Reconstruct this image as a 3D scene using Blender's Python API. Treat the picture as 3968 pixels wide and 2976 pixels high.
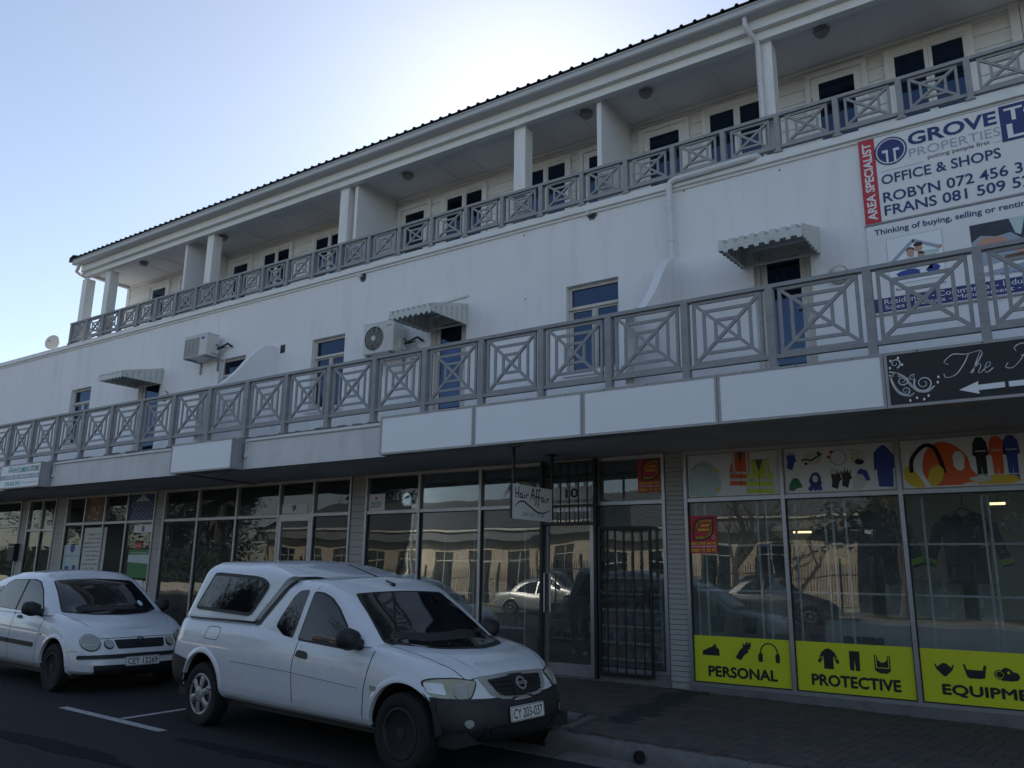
import bpy, bmesh, math, random
from mathutils import Vector, Matrix, geometry
from mathutils.bvhtree import BVHTree
R_ = math.radians
random.seed(7)
scn = bpy.context.scene
for o in list(bpy.data.objects): bpy.data.objects.remove(o, do_unlink=True)
COL = scn.collection

# ---------------------------------------------------------------- camera
# world: X along the shop fronts (right), Y into the building, Z up, the eye stands at x = y = 0
EYE = Vector((0, 0, 1.60))
F_PX, CX, CY = 3095.0, 1984.0, 1488.0            # photograph pixels (3968 x 2976)
def _ray(x, y): return Vector(((x-CX)/F_PX, (y-CY)/F_PX, 1.0))
_up = _ray(2150, -11850).normalized()            # vanishing point of the verticals
_xm = _ray(-2730, 2147); _xm = (_xm-_up*_xm.dot(_up)).normalized()
_X = -_xm; _Z = _up; _Y = _Z.cross(_X)
def pix(x, y):                                   # a photo pixel as a direction
    r = _ray(x, y); return Vector((_X.dot(r), _Y.dot(r), _Z.dot(r)))
def onY(x, y, Y): d = pix(x, y); return EYE+d*(Y/d.y)
def onX(x, y, X): d = pix(x, y); return EYE+d*(X/d.x)
def onZ(x, y, Z): d = pix(x, y); return EYE+d*((Z-EYE.z)/d.z)
cam = bpy.data.cameras.new('camera'); cam_o = bpy.data.objects.new('camera', cam); COL.objects.link(cam_o)
cam.sensor_width = 36; cam.lens = F_PX/3968*36; cam.clip_start = .05; cam.clip_end = 2000
_m = Matrix(((_X.x, -_X.y, -_X.z), (_Y.x, -_Y.y, -_Y.z), (_Z.x, -_Z.y, -_Z.z))).to_4x4()
_m.translation = EYE; cam_o.matrix_world = _m
scn.camera = cam_o

# ---------------------------------------------------------------- sky, sun, exposure
SUN_AZ, SUN_EL = -33.0, 31.0                     # degrees from +Y towards +X, above the horizon (just behind the roof edge)
w = bpy.data.worlds.new('World'); scn.world = w; w.use_nodes = True
nt = w.node_tree; bg = nt.nodes['Background']
sky = nt.nodes.new('ShaderNodeTexSky'); sky.sky_type = 'NISHITA'; sky.sun_disc = False
sky.sun_elevation = R_(SUN_EL); sky.sun_rotation = R_(SUN_AZ)
sky.altitude = 50; sky.air_density = 1.0; sky.dust_density = .30; sky.ozone_density = 3.0
gm = nt.nodes.new('ShaderNodeGamma'); gm.inputs[1].default_value = .95   # even haze: softens the whole sky alike
nt.links.new(sky.outputs[0], gm.inputs[0]); hs = nt.nodes.new('ShaderNodeHueSaturation'); hs.inputs['Saturation'].default_value = .76; nt.links.new(gm.outputs[0], hs.inputs['Color']); nt.links.new(hs.outputs[0], bg.inputs[0]); bg.inputs[1].default_value = 0.15
sl = bpy.data.lights.new('sun', 'SUN'); sl.energy = 5.0; sl.angle = R_(.53); sl.color = (1, .93, .82)
sun_o = bpy.data.objects.new('sun', sl); COL.objects.link(sun_o)
_s = Vector((math.sin(R_(SUN_AZ))*math.cos(R_(SUN_EL)), math.cos(R_(SUN_AZ))*math.cos(R_(SUN_EL)), math.sin(R_(SUN_EL))))
sun_o.rotation_euler = _s.to_track_quat('Z', 'Y').to_euler(); sun_o.location = (-20, 30, 40)
vs = scn.view_settings; vs.view_transform = 'Standard'; vs.look = 'None'; vs.gamma = 1; vs.use_curve_mapping = False
vs.exposure = 0.28
scn.cycles.max_bounces = 8; scn.cycles.transparent_max_bounces = 24; scn.cycles.caustics_reflective = False; scn.cycles.caustics_refractive = False

# ---------------------------------------------------------------- materials
def mat(name, col, rough=.6, metal=0, var=.0, vscale=6, bump=0, bscale=40, spec=.5, coat=0, dirt=None, dscale=1.5, damt=.3, stretch=None, emit=None, rvar=0):
    m = bpy.data.materials.new(name); m.use_nodes = True; t = m.node_tree; N = t.nodes; L = t.links
    b = N['Principled BSDF']; c = tuple(col)+(1,)
    b.inputs['Base Color'].default_value = c; b.inputs['Roughness'].default_value = rough; b.inputs['Metallic'].default_value = metal
    b.inputs['Specular IOR Level'].default_value = spec; b.inputs['Coat Weight'].default_value = coat; b.inputs['Coat Roughness'].default_value = .06
    if emit: b.inputs['Emission Color'].default_value = tuple(emit[:3])+(1,); b.inputs['Emission Strength'].default_value = emit[3]
    if var or bump or dirt or rvar:
        tc = N.new('ShaderNodeTexCoord'); mp = N.new('ShaderNodeMapping'); L.new(tc.outputs['Object'], mp.inputs[0])
        if stretch: mp.inputs['Scale'].default_value = stretch
        src = None
        if var:
            n = N.new('ShaderNodeTexNoise'); n.inputs['Scale'].default_value = vscale; n.inputs['Detail'].default_value = 6; n.inputs['Roughness'].default_value = .65; L.new(mp.outputs[0], n.inputs[0])
            r = N.new('ShaderNodeMapRange'); r.inputs[1].default_value = .3; r.inputs[2].default_value = .7; r.inputs[3].default_value = 1-var; r.inputs[4].default_value = 1+var*.6; L.new(n.outputs[0], r.inputs[0])
            x = N.new('ShaderNodeVectorMath'); x.operation = 'SCALE'; x.inputs[0].default_value = c[:3]; L.new(r.outputs[0], x.inputs['Scale']); src = x.outputs[0]
        if dirt:
            n = N.new('ShaderNodeTexNoise'); n.inputs['Scale'].default_value = dscale; n.inputs['Detail'].default_value = 8; n.inputs['Roughness'].default_value = .72; L.new(mp.outputs[0], n.inputs[0])
            r = N.new('ShaderNodeMapRange'); r.inputs[1].default_value = .5; r.inputs[2].default_value = .75; r.inputs[3].default_value = 0; r.inputs[4].default_value = damt; L.new(n.outputs[0], r.inputs[0])
            x = N.new('ShaderNodeMix'); x.data_type = 'RGBA'; x.inputs[7].default_value = tuple(dirt)+(1,); L.new(r.outputs[0], x.inputs[0])
            if src: L.new(src, x.inputs[6])
            else: x.inputs[6].default_value = c
            src = x.outputs[2]
        if src: L.new(src, b.inputs['Base Color'])
        if rvar:
            n = N.new('ShaderNodeTexNoise'); n.inputs['Scale'].default_value = 3; n.inputs['Detail'].default_value = 5; L.new(mp.outputs[0], n.inputs[0])
            r = N.new('ShaderNodeMapRange'); r.inputs[3].default_value = rough-rvar; r.inputs[4].default_value = rough+rvar; L.new(n.outputs[0], r.inputs[0]); L.new(r.outputs[0], b.inputs['Roughness'])
        if bump:
            n = N.new('ShaderNodeTexNoise'); n.inputs['Scale'].default_value = bscale; n.inputs['Detail'].default_value = 5; L.new(tc.outputs['Object'], n.inputs[0])
            bp = N.new('ShaderNodeBump'); bp.inputs['Strength'].default_value = bump; bp.inputs['Distance'].default_value = .01; L.new(n.outputs[0], bp.inputs['Height']); L.new(bp.outputs[0], b.inputs['Normal'])
    return m
def glassmat(name, tint=(.8, .86, .85), ior=1.5, wave=.0, boost=0.0, gloss_tint=(1, 1, 1), dust=0):
    m = bpy.data.materials.new(name); m.use_nodes = True; t = m.node_tree; N = t.nodes; L = t.links
    for n in list(N): N.remove(n)
    out = N.new('ShaderNodeOutputMaterial'); mx = N.new('ShaderNodeMixShader'); tr = N.new('ShaderNodeBsdfTransparent'); gl = N.new('ShaderNodeBsdfGlossy'); fr = N.new('ShaderNodeFresnel')
    tr.inputs[0].default_value = tuple(tint)+(1,); gl.inputs['Roughness'].default_value = 0; gl.inputs['Color'].default_value = tuple(gloss_tint)+(1,); fr.inputs[0].default_value = ior
    fac = fr.outputs[0]
    if boost:
        a = N.new('ShaderNodeMath'); a.operation = 'ADD'; a.use_clamp = True; a.inputs[1].default_value = boost; L.new(fac, a.inputs[0]); fac = a.outputs[0]
    if wave:
        tc = N.new('ShaderNodeTexCoord'); n = N.new('ShaderNodeTexNoise'); n.inputs['Scale'].default_value = .9; n.inputs['Detail'].default_value = 1; L.new(tc.outputs['Object'], n.inputs[0])
        bp = N.new('ShaderNodeBump'); bp.inputs['Strength'].default_value = 1; bp.inputs['Distance'].default_value = wave; L.new(n.outputs[0], bp.inputs['Height']); L.new(bp.outputs[0], gl.inputs['Normal'])
    base = tr.outputs[0]
    if dust:                                        # thin pale diffuse layer mixed in, patchy over the pane
        df = N.new('ShaderNodeBsdfDiffuse'); df.inputs[0].default_value = (.55, .60, .58, 1); m2 = N.new('ShaderNodeMixShader'); tc2 = N.new('ShaderNodeTexCoord'); n2 = N.new('ShaderNodeTexNoise'); n2.inputs['Scale'].default_value = 1.6; n2.inputs['Detail'].default_value = 5; r2 = N.new('ShaderNodeMapRange'); r2.inputs[1].default_value = .3; r2.inputs[2].default_value = .7; r2.inputs[3].default_value = dust*.6; r2.inputs[4].default_value = dust*1.4
        L.new(tc2.outputs['Object'], n2.inputs[0]); L.new(n2.outputs[0], r2.inputs[0]); L.new(r2.outputs[0], m2.inputs[0]); L.new(tr.outputs[0], m2.inputs[1]); L.new(df.outputs[0], m2.inputs[2]); base = m2.outputs[0]
    L.new(fac, mx.inputs[0]); L.new(base, mx.inputs[1]); L.new(gl.outputs[0], mx.inputs[2]); L.new(mx.outputs[0], out.inputs[0])
    return m
M = {}
M['wall'] = mat('white_wall_paint', (.80, .80, .81), .75, var=.035, vscale=1.0, bump=.25, bscale=55, dirt=(.46, .45, .43), dscale=2.6, damt=.34, stretch=(1, 1, .16))
M['fascia'] = mat('canopy_paint', (.72, .71, .70), .8, var=.07, vscale=2, bump=.3, bscale=60, dirt=(.30, .28, .25), dscale=2.2, damt=.40, stretch=(1, 1, .35))
M['soffit'] = mat('soffit_paint', (.80, .80, .80), .8, var=.08, vscale=1.5, dirt=(.25, .24, .23), dscale=1.2, damt=.3)
M['ceil'] = mat('ceiling_board', (.80, .80, .81), .8, var=.05, vscale=1.2)
M['trim'] = mat('white_trim_wood', (.80, .80, .79), .55, var=.09, vscale=5, bump=.2, bscale=30, dirt=(.42, .40, .37), dscale=4, damt=.35, stretch=(1, 1, .3))
M['trimh'] = mat('white_beam_wood', (.80, .80, .79), .6, var=.09, vscale=5, dirt=(.36, .34, .31), dscale=5, damt=.45, stretch=(.35, 1, 1))
M['board'] = mat('weatherboard', (.78, .78, .77), .7, var=.06, vscale=3, bump=.15, bscale=30, dirt=(.45, .44, .42), dscale=3, damt=.25, stretch=(.3, 1, 1))
M['rail'] = mat('grey_railing_paint', (.31, .315, .325), .55, var=.12, vscale=8, dirt=(.12, .115, .10), dscale=9, damt=.5, rvar=.12)
M['roof'] = mat('dark_roof_sheet', (.09, .09, .105), .5, var=.15, vscale=4)
M['gutter'] = mat('pale_gutter', (.55, .57, .58), .45, var=.06, vscale=3, dirt=(.35, .34, .32), dscale=3, damt=.3, stretch=(.3, 1, 1))
M['alu'] = mat('aluminium', (.42, .43, .45), .38, metal=.75, var=.08, vscale=7, dirt=(.2, .2, .2), dscale=6, damt=.3)
M['alud'] = mat('aluminium_weathered', (.34, .335, .33), .5, metal=.55, var=.12, vscale=7)
M['black'] = mat('black_steel', (.012, .013, .016), .5, var=.2, vscale=10)
M['rubber'] = mat('black_rubber', (.014, .014, .015), .6)
M['white'] = mat('white_panel', (.84, .86, .88), .35, var=.03, vscale=2, dirt=(.5, .49, .47), dscale=2, damt=.15, stretch=(1, 1, .3))
M['pvc'] = mat('white_pvc', (.68, .69, .70), .4, var=.05, vscale=6, dirt=(.35, .33, .3), dscale=5, damt=.3)
M['paperw'] = mat('white_print', (.78, .78, .78), .5, var=.02)
M['navy'] = mat('navy_print', (.02, .035, .16), .5)
M['red'] = mat('red_print', (.50, .03, .045), .5)
M['yellow'] = mat('yellow_print', (.62, .66, .02), .45, var=.05, vscale=2)
M['gold'] = mat('gold_print', (.72, .50, .03), .5)
M['ink'] = mat('black_print', (.012, .012, .014), .5)
M['greyink'] = mat('grey_print', (.33, .38, .48), .5)
M['teal'] = mat('teal_print', (.06, .36, .38), .5)
M['orange'] = mat('orange_print', (.75, .12, .03), .5)
M['lime'] = mat('lime_print', (.55, .65, .05), .5)
M['green'] = mat('green_print', (.03, .20, .07), .5, var=.4, vscale=14)
M['skinp'] = mat('skin_print', (.55, .30, .21), .5)
M['bluep'] = mat('blue_print', (.03, .06, .30), .5)
M['brownp'] = mat('brown_print', (.16, .09, .05), .5, var=.5, vscale=9)
M['palep'] = mat('pale_print', (.50, .62, .62), .5, var=.1)
M['hairp'] = mat('dark_hair_print', (.03, .02, .018), .5)
M['cream'] = mat('cream_steel_frame', (.58, .55, .50), .5, var=.06, vscale=6, dirt=(.3, .26, .22), dscale=7, damt=.4)
M['glass'] = glassmat('shop_glass', (.93, .96, .95), 1.52, wave=.005, boost=.01, dust=.075)
M['wglass'] = glassmat('window_glass', (.35, .40, .45), 1.52, wave=.005, boost=.07, gloss_tint=(.36, .50, .78))  # bluer sky reflection put into the gloss colour of the panes
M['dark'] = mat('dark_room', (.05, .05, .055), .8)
M['asphalt'] = mat('asphalt', (.029, .030, .034), .92, var=.45, vscale=130, bump=1.0, bscale=160, dirt=(.018, .018, .02), dscale=.7, damt=.8, spec=.25)
M['paint'] = mat('road_paint', (.42, .43, .43), .8, var=.25, vscale=14, dirt=(.07, .07, .075), dscale=16, damt=.85, bump=.5, bscale=120)
M['paver'] = [mat('paver_%d' % i, c, .85, var=.18, vscale=9, bump=.5, bscale=90, dirt=(.05, .045, .045), dscale=5, damt=.5) for i, c in enumerate([(.074, .066, .060), (.090, .078, .070), (.062, .058, .055), (.084, .070, .060)])]
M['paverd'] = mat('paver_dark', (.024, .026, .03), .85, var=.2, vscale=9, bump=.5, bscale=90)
M['joint'] = mat('paver_sand', (.06, .055, .05), .95, var=.3, vscale=20)
M['kerb'] = mat('kerb_concrete', (.15, .147, .14), .9, var=.2, vscale=6, bump=.9, bscale=60, dirt=(.07, .065, .06), dscale=4, damt=.75)
M['plinth'] = mat('plinth_concrete', (.17, .165, .16), .9, var=.2, vscale=5, bump=.5, bscale=50, dirt=(.07, .065, .06), dscale=3, damt=.6)
M['lampgrey'] = mat('lamp_grey', (.30, .30, .30), .5)
M['opal'] = mat('opal_glass', (.62, .62, .60), .3)

# ---------------------------------------------------------------- mesh helpers
class MB:
    def __init__(s): s.v = []; s.f = []
    def add(s, vs, fs):
        k = len(s.v); s.v += [tuple(v) for v in vs]; s.f += [tuple(i+k for i in f) for f in fs]; return s
    def box(s, x0, x1, y0, y1, z0, z1):
        if x0 > x1: x0, x1 = x1, x0
        if y0 > y1: y0, y1 = y1, y0
        if z0 > z1: z0, z1 = z1, z0
        return s.add([(x0, y0, z0), (x1, y0, z0), (x1, y1, z0), (x0, y1, z0), (x0, y0, z1), (x1, y0, z1), (x1, y1, z1), (x0, y1, z1)],
                     [(0, 3, 2, 1), (4, 5, 6, 7), (0, 1, 5, 4), (1, 2, 6, 5), (2, 3, 7, 6), (3, 0, 4, 7)])
    def bar(s, a, b, w, d, n=(0, -1, 0)):          # rectangular bar a->b, width w across, depth d along n
        a = Vector(a); b = Vector(b); n = Vector(n).normalized(); t = (b-a).normalized(); u = t.cross(n).normalized()*(w/2); n = n*(d/2)
        p = [a-u-n, a+u-n, a+u+n, a-u+n, b-u-n, b+u-n, b+u+n, b-u+n]
        return s.add(p, [(0, 3, 2, 1), (4, 5, 6, 7), (0, 1, 5, 4), (1, 2, 6, 5), (2, 3, 7, 6), (3, 0, 4, 7)])
    def tube(s, path, r, n=10, cap=True):
        P = [Vector(p) for p in path]; rings = []; up = None
        rr = r if isinstance(r, (list, tuple)) else [r]*len(P)
        for i, p in enumerate(P):
            t = (P[min(i+1, len(P)-1)]-P[max(i-1, 0)]).normalized()
            if up is None: up = t.orthogonal().normalized()
            up = (up-t*up.dot(t)).normalized(); sd = t.cross(up)
            rings.append([p+(up*math.cos(2*math.pi*k/n)+sd*math.sin(2*math.pi*k/n))*rr[i] for k in range(n)])
        vs = [v for R in rings for v in R]; fs = []
        for i in range(len(P)-1):
            for k in range(n): fs.append((i*n+k, i*n+(k+1) % n, (i+1)*n+(k+1) % n, (i+1)*n+k))
        if cap: fs.append(tuple(range(n))[::-1]); fs.append(tuple((len(P)-1)*n+k for k in range(n)))
        return s.add(vs, fs)
    def lathe(s, prof, c=(0, 0, 0), ax=(0, 0, 1), n=24):   # prof: (radius, height along ax)
        c = Vector(c); ax = Vector(ax).normalized(); u = ax.orthogonal().normalized(); w_ = ax.cross(u); vs = []; fs = []
        for r, h in prof: vs += [c+ax*h+(u*math.cos(2*math.pi*k/n)+w_*math.sin(2*math.pi*k/n))*max(r, 1e-4) for k in range(n)]
        for i in range(len(prof)-1):
            for k in range(n): fs.append((i*n+k, i*n+(k+1) % n, (i+1)*n+(k+1) % n, (i+1)*n+k))
        fs.append(tuple(range(n))[::-1]); fs.append(tuple((len(prof)-1)*n+k for k in range(n)))
        return s.add(vs, fs)
    def prism(s, poly, fr, n0, n1):                 # 2D polygon in frame fr, from depth n0 to n1
        k = len(poly); vs = [fr(u, v, n0) for u, v in poly]+[fr(u, v, n1) for u, v in poly]
        a = sum(poly[i][0]*poly[(i+1) % k][1]-poly[(i+1) % k][0]*poly[i][1] for i in range(k))
        o = range(k) if a > 0 else range(k-1, -1, -1); o = list(o)
        tri = geometry.tessellate_polygon([[Vector((u, v, 0)) for u, v in poly]])
        fs = []
        for t in tri:
            ar = sum(poly[t[i]][0]*poly[t[(i+1) % 3]][1]-poly[t[(i+1) % 3]][0]*poly[t[i]][1] for i in range(3))
            if ar < 0: t = t[::-1]
            fs.append(tuple(i+k for i in t)); fs.append(tuple(t[::-1]))
        for i in range(k): p, q = o[i], o[(i+1) % k]; fs.append((p, q, q+k, p+k))
        return s.add(vs, fs)
    def build(s, name, m, parent=None, smooth=False, angle=40, weld=False):
        me = bpy.data.meshes.new(name); me.from_pydata(s.v, [], s.f)
        if weld:
            b = bmesh.new(); b.from_mesh(me); bmesh.ops.remove_doubles(b, verts=b.verts, dist=.0004); bmesh.ops.recalc_face_normals(b, faces=b.faces); b.to_mesh(me); b.free()
        if smooth:
            me.polygons.foreach_set('use_smooth', [True]*len(me.polygons)); me.set_sharp_from_angle(angle=R_(angle))
        me.materials.append(M[m] if isinstance(m, str) else m); me.update()
        return obj(name, me, parent)
def obj(name, me, parent=None, loc=None):
    o = bpy.data.objects.new(name, me); COL.objects.link(o)
    if parent: o.parent = parent; o.matrix_parent_inverse = parent.matrix_world.inverted() if loc is None else Matrix()
    if loc is not None: o.location = loc
    return o
def tag(o, label, cat, group=None):
    o['label'] = label; o['category'] = cat
    if group: o['group'] = group
    return o
def struct(o): o['kind'] = 'structure'; return o
def thing(name, label, cat, loc=(0, 0, 0), rz=0, group=None):
    o = bpy.data.objects.new(name, None); COL.objects.link(o); o.location = loc; o.rotation_euler = (0, 0, rz); o.empty_display_size = .1
    o.matrix_world = Matrix.Translation(loc) @ Matrix.Rotation(rz, 4, 'Z')
    return tag(o, label, cat, group)
def dup(o, parent, loc=None, name=None):
    c = o.copy(); COL.objects.link(c); c.parent = parent; c.matrix_parent_inverse = Matrix()
    if name: c.name = name
    if loc is not None: c.location = loc
    return c
def frameXZ(x0, z0, Y): return lambda u, v, n=0: (x0+u, Y-n, z0+v)      # facing -Y
def frame3(O, U, V):
    O = Vector(O); U = Vector(U).normalized(); V = Vector(V).normalized(); Nn = U.cross(V)
    return lambda u, v, n=0: tuple(O+U*u+V*v+Nn*n)
def circ(cx, cy, r, n=28, r2=None): return [(cx+r*math.cos(2*math.pi*i/n), cy+(r2 or r)*math.sin(2*math.pi*i/n)) for i in range(n)]
def stroke(mb, pts, w_, fr, n0, n1, closed=False):     # flat pen stroke along 2D points; w_ number or list
    k = len(pts); W = w_ if isinstance(w_, (list, tuple)) else [w_]*k
    for i in range(k if closed else k-1):
        a = Vector(pts[i]); b = Vector(pts[(i+1) % k]); d = b-a
        if d.length < 1e-6: continue
        p = Vector((-d.y, d.x)).normalized(); wa = W[i]/2; wb = W[(i+1) % k]/2; e = d.normalized()
        mb.prism([tuple(a-p*wa-e*wa*.3), tuple(b-p*wb+e*wb*.3), tuple(b+p*wb+e*wb*.3), tuple(a+p*wa-e*wa*.3)], fr, n0, n1)
        n0 -= 0; n1 += 0
    return mb
def spline(pts, n=8):                                   # Catmull-Rom
    P = [Vector(p) for p in pts]; out = []
    for i in range(len(P)-1):
        p0 = P[max(i-1, 0)]; p1 = P[i]; p2 = P[i+1]; p3 = P[min(i+2, len(P)-1)]
        for k in range(n):
            t = k/n; out.append(.5*((2*p1)+(p2-p0)*t+(2*p0-5*p1+4*p2-p3)*t*t+(3*p1-p0-3*p2+p3)*t*t*t))
    out.append(P[-1]); return [tuple(p) for p in out]
def text(name, s, m, fr, u0, u1, v0, v1, n=.002, parent=None, bold=0, shear=0, fit=True, ext=.001, spacing=1, fat=0):
    """lettering of the built-in face, fitted into the rectangle u0..u1 x v0..v1 of frame fr"""
    c = bpy.data.curves.new(name, 'FONT'); c.body = s; c.size = 1; c.offset = bold; c.shear = shear; c.resolution_u = 3; c.space_character = spacing
    o = bpy.data.objects.new(name, c); me = o.to_mesh()
    vs = [v.co.copy() for v in me.vertices]; fs = [tuple(p.vertices) for p in me.polygons]; o.to_mesh_clear(); bpy.data.objects.remove(o); bpy.data.curves.remove(c)
    x0 = min(v.x for v in vs); x1 = max(v.x for v in vs); y0 = min(v.y for v in vs); y1 = max(v.y for v in vs)
    sx = (u1-u0)/(x1-x0); sy = (v1-v0)/(y1-y0)
    k = MB()
    for j, (du, dv) in enumerate([(0, 0)]+([(fat, 0), (-fat, 0), (0, fat), (0, -fat)] if fat else [])): k.add([fr(u0+(v.x-x0)*sx+du, v0+(v.y-y0)*sy+dv, n+j*.0002) for v in vs], fs)
    return k.build(name, m, parent)
# ================================================================ ground
def kerbY(x): return (6.70-.09*(x+3.8)) if x > -4.2 else (7.62-.09*(x+4.2))
def shopZ(x): return max(.03, min(.12, .11-.018*(x+4.4)))
def paveZ(x, y):
    k = kerbY(x)+.13; t = max(0, min(1, (y-k)/(10.4-k))); return .15+(shopZ(x)-.15)*t
YS = 10.40
def sheet(name, xs, yf, m, nz=1, z=0):
    k = MB()
    for x in xs:
        for y in yf(x): k.v.append((x, y, z if not callable(z) else z(x, y)))
    n = len(yf(xs[0]))
    for i in range(len(xs)-1):
        for j in range(n-1): k.f.append((i*n+j, (i+1)*n+j, (i+1)*n+j+1, i*n+j+1))
    return k.build(name, m)
gx = [-400, -200, -100, -60, -34, -20, -8, -4, 0, 4, 8, 20, 60, 120, 300]
def gridsheet(name, xs, ys, m, z): return sheet(name, xs, lambda x: ys, m, z=z)
struct(gridsheet('ground', [-400, -100, -30, 30, 100, 400], [-400, -100, -30, 8, 20, 60, 400], mat('bare_earth', (.20, .17, .12), .95, var=.3, vscale=.6), -.06))
struct(gridsheet('road', gx, [-9.6, -6, -2, 1, 4, 7.2, 9.6], 'asphalt', 0.0))
# pavement bed (joint sand); the pavers stand 8 mm proud of it
xs = [-40+i*.5 for i in range(0, 111)]
xs = [x for x in xs if x < -4.3]+[-4.25, -4.15]+[x for x in xs if x > -4.1]
pav = struct(sheet('pavement', xs, lambda x: [kerbY(x)+.13+(10.62-kerbY(x)-.13)*j/6 for j in range(7)], 'joint', z=lambda x, y: paveZ(x, y)-.006))
# kerb stones, each a block with a worn rounded edge, and the concrete gutter strip
kerb = thing('kerb', 'worn concrete kerb with a drain outlet in front of the yellow shop panels', 'kerb')
struct(kerb)
def kerbblock(a, b, h=.15):
    k = MB(); a = Vector(a); b = Vector(b); t = (b-a).normalized(); nrm = Vector((t.y, -t.x, 0)); L = (b-a).length
    rings = []; N_ = 12
    for i in range(N_+1):
        p = a+t*(L*i/N_)
        if i == 0: p = p+t*.004
        if i == N_: p = p-t*.004
        j = lambda s: random.uniform(-s, s)
        hh = h+j(.005); chip = .012 if random.random() < .25 else 0
        pr = [(.0, -.12), (.004+j(.003), .02), (-.008+j(.005), hh*.6), (-.018-chip+j(.006), hh-.030-chip), (-.034-chip+j(.006), hh-.010), (-.06+j(.006), hh+.001), (-.14, hh), (-.14, -.12)]
        rings.append([p+nrm*q[0]+Vector((0, 0, q[1])) for q in pr])
    n = len(rings[0]); k.v = [tuple(v) for r in rings for v in r]
    for i in range(N_):
        for j_ in range(n): k.f.append((i*n+j_, i*n+(j_+1) % n, (i+1)*n+(j_+1) % n, (i+1)*n+j_))
    k.f.append(tuple(range(n))[::-1]); k.f.append(tuple(N_*n+q for q in range(n)))
    return k
kx = -4.13
pipe_c = onZ(2446, 2943, .07)
while kx < 8:
    e = kx+.98
    if kx < pipe_c.x-.05 < e: e = pipe_c.x-.02
    kerbblock((kx, kerbY(kx), 0), (e, kerbY(e), 0)).build('kerb_stone', 'kerb', kerb, smooth=True, angle=50, weld=True); kx = e
kx = -4.3
while kx > -36:
    e = kx-1.0; kerbblock((e, kerbY(e), 0), (kx, kerbY(kx), 0)).build('kerb_stone', 'kerb', kerb, smooth=True, angle=50, weld=True); kx = e
kerbblock((-4.27, kerbY(-4.3)+.1, 0), (-4.13, kerbY(-4.13)+.002, 0)).build('kerb_stone', 'kerb', kerb, smooth=True, angle=50, weld=True)
k = MB()
for i in range(26):
    x0 = -4.9+i*.5; x1 = x0+.496
    f = lambda x: 6.70-.09*(x+3.8)
    z = .012+random.uniform(-.003, .003)
    k.add([(x0, f(x0)-.24, z-.006), (x1, f(x1)-.24, z-.006), (x1, f(x1)+.0, z+.01), (x0, f(x0)+.0, z+.01), (x0, f(x0)-.26, -.02), (x1, f(x1)-.26, -.02)], [(0, 1, 2, 3), (4, 5, 1, 0)])
k.build('gutter_strip', 'kerb', kerb)
k = MB(); c = Vector((pipe_c.x+.03, kerbY(pipe_c.x+.03)-.012, .075))
k.lathe([(.052, 0), (.052, .02), (.043, .02), (.043, -.10)], c, (0.09, -1, 0), 20); k.build('drain_outlet', 'black', kerb, smooth=True)
# pavers: herringbone, laid along the kerb
def proj(p):
    q = Vector(p)-EYE; r = Vector((_X.x*q.x+_Y.x*q.y+_Z.x*q.z, _X.y*q.x+_Y.y*q.y+_Z.y*q.z, _X.z*q.x+_Y.z*q.y+_Z.z*q.z))
    return (CX+F_PX*r.x/r.z, CY+F_PX*r.y/r.z, r.z)
PW, PL, G = .1045, .209, .004
ang = math.atan(-.09); ca, sa = math.cos(ang), math.sin(ang); po = Vector((-3.8, 6.83, 0))
cells = []
for c_ in range(-90, 70):
    for r_ in range(-2, 42):
        dd = (c_-r_) % 4
        if dd == 0: u, v, hor = (c_+1)*PW, (r_+.5)*PW, True
        elif dd == 3: u, v, hor = (c_+.5)*PW, (r_+1)*PW, False
        else: continue
        x = po.x+u*ca-v*sa; y = po.y+u*sa+v*ca
        if y < kerbY(x)+.21 or y > 10.33 or (x < -4.0 and y < 7.9) or x < -7.2 or x > 3.4: continue
        z = paveZ(x, y); px = proj((x, y, z)); cells.append((px[2] if (0 < px[0] < 3990 and px[1] < 3000 and not (px[0] < 2130 and px[1] < 2760)) else 99, x, y, z, hor))
cells.sort()
def pavmesh(m):
    k = MB(); a, b, h, c = PL/2-G/2, PW/2-G/2, .0, .005
    k.add([(-a, -b, -.05), (a, -b, -.05), (a, b, -.05), (-a, b, -.05), (-a, -b, h-c), (a, -b, h-c), (a, b, h-c), (-a, b, h-c), (-a+c, -b+c, h), (a-c, -b+c, h), (a-c, b-c, h), (-a+c, b-c, h)],
          [(0, 1, 5, 4), (1, 2, 6, 5), (2, 3, 7, 6), (3, 0, 4, 7), (4, 5, 9, 8), (5, 6, 10, 9), (6, 7, 11, 10), (7, 4, 8, 11), (8, 9, 10, 11)])
    me = bpy.data.meshes.new('paver'); me.from_pydata(k.v, [], k.f); me.materials.append(m); return me
pms = [pavmesh(m) for m in M['paver']]; pmd = pavmesh(M['paverd'])
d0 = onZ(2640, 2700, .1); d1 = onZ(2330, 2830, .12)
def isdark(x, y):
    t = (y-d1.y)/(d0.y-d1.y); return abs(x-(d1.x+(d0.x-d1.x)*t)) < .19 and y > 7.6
rest = MB()
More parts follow.
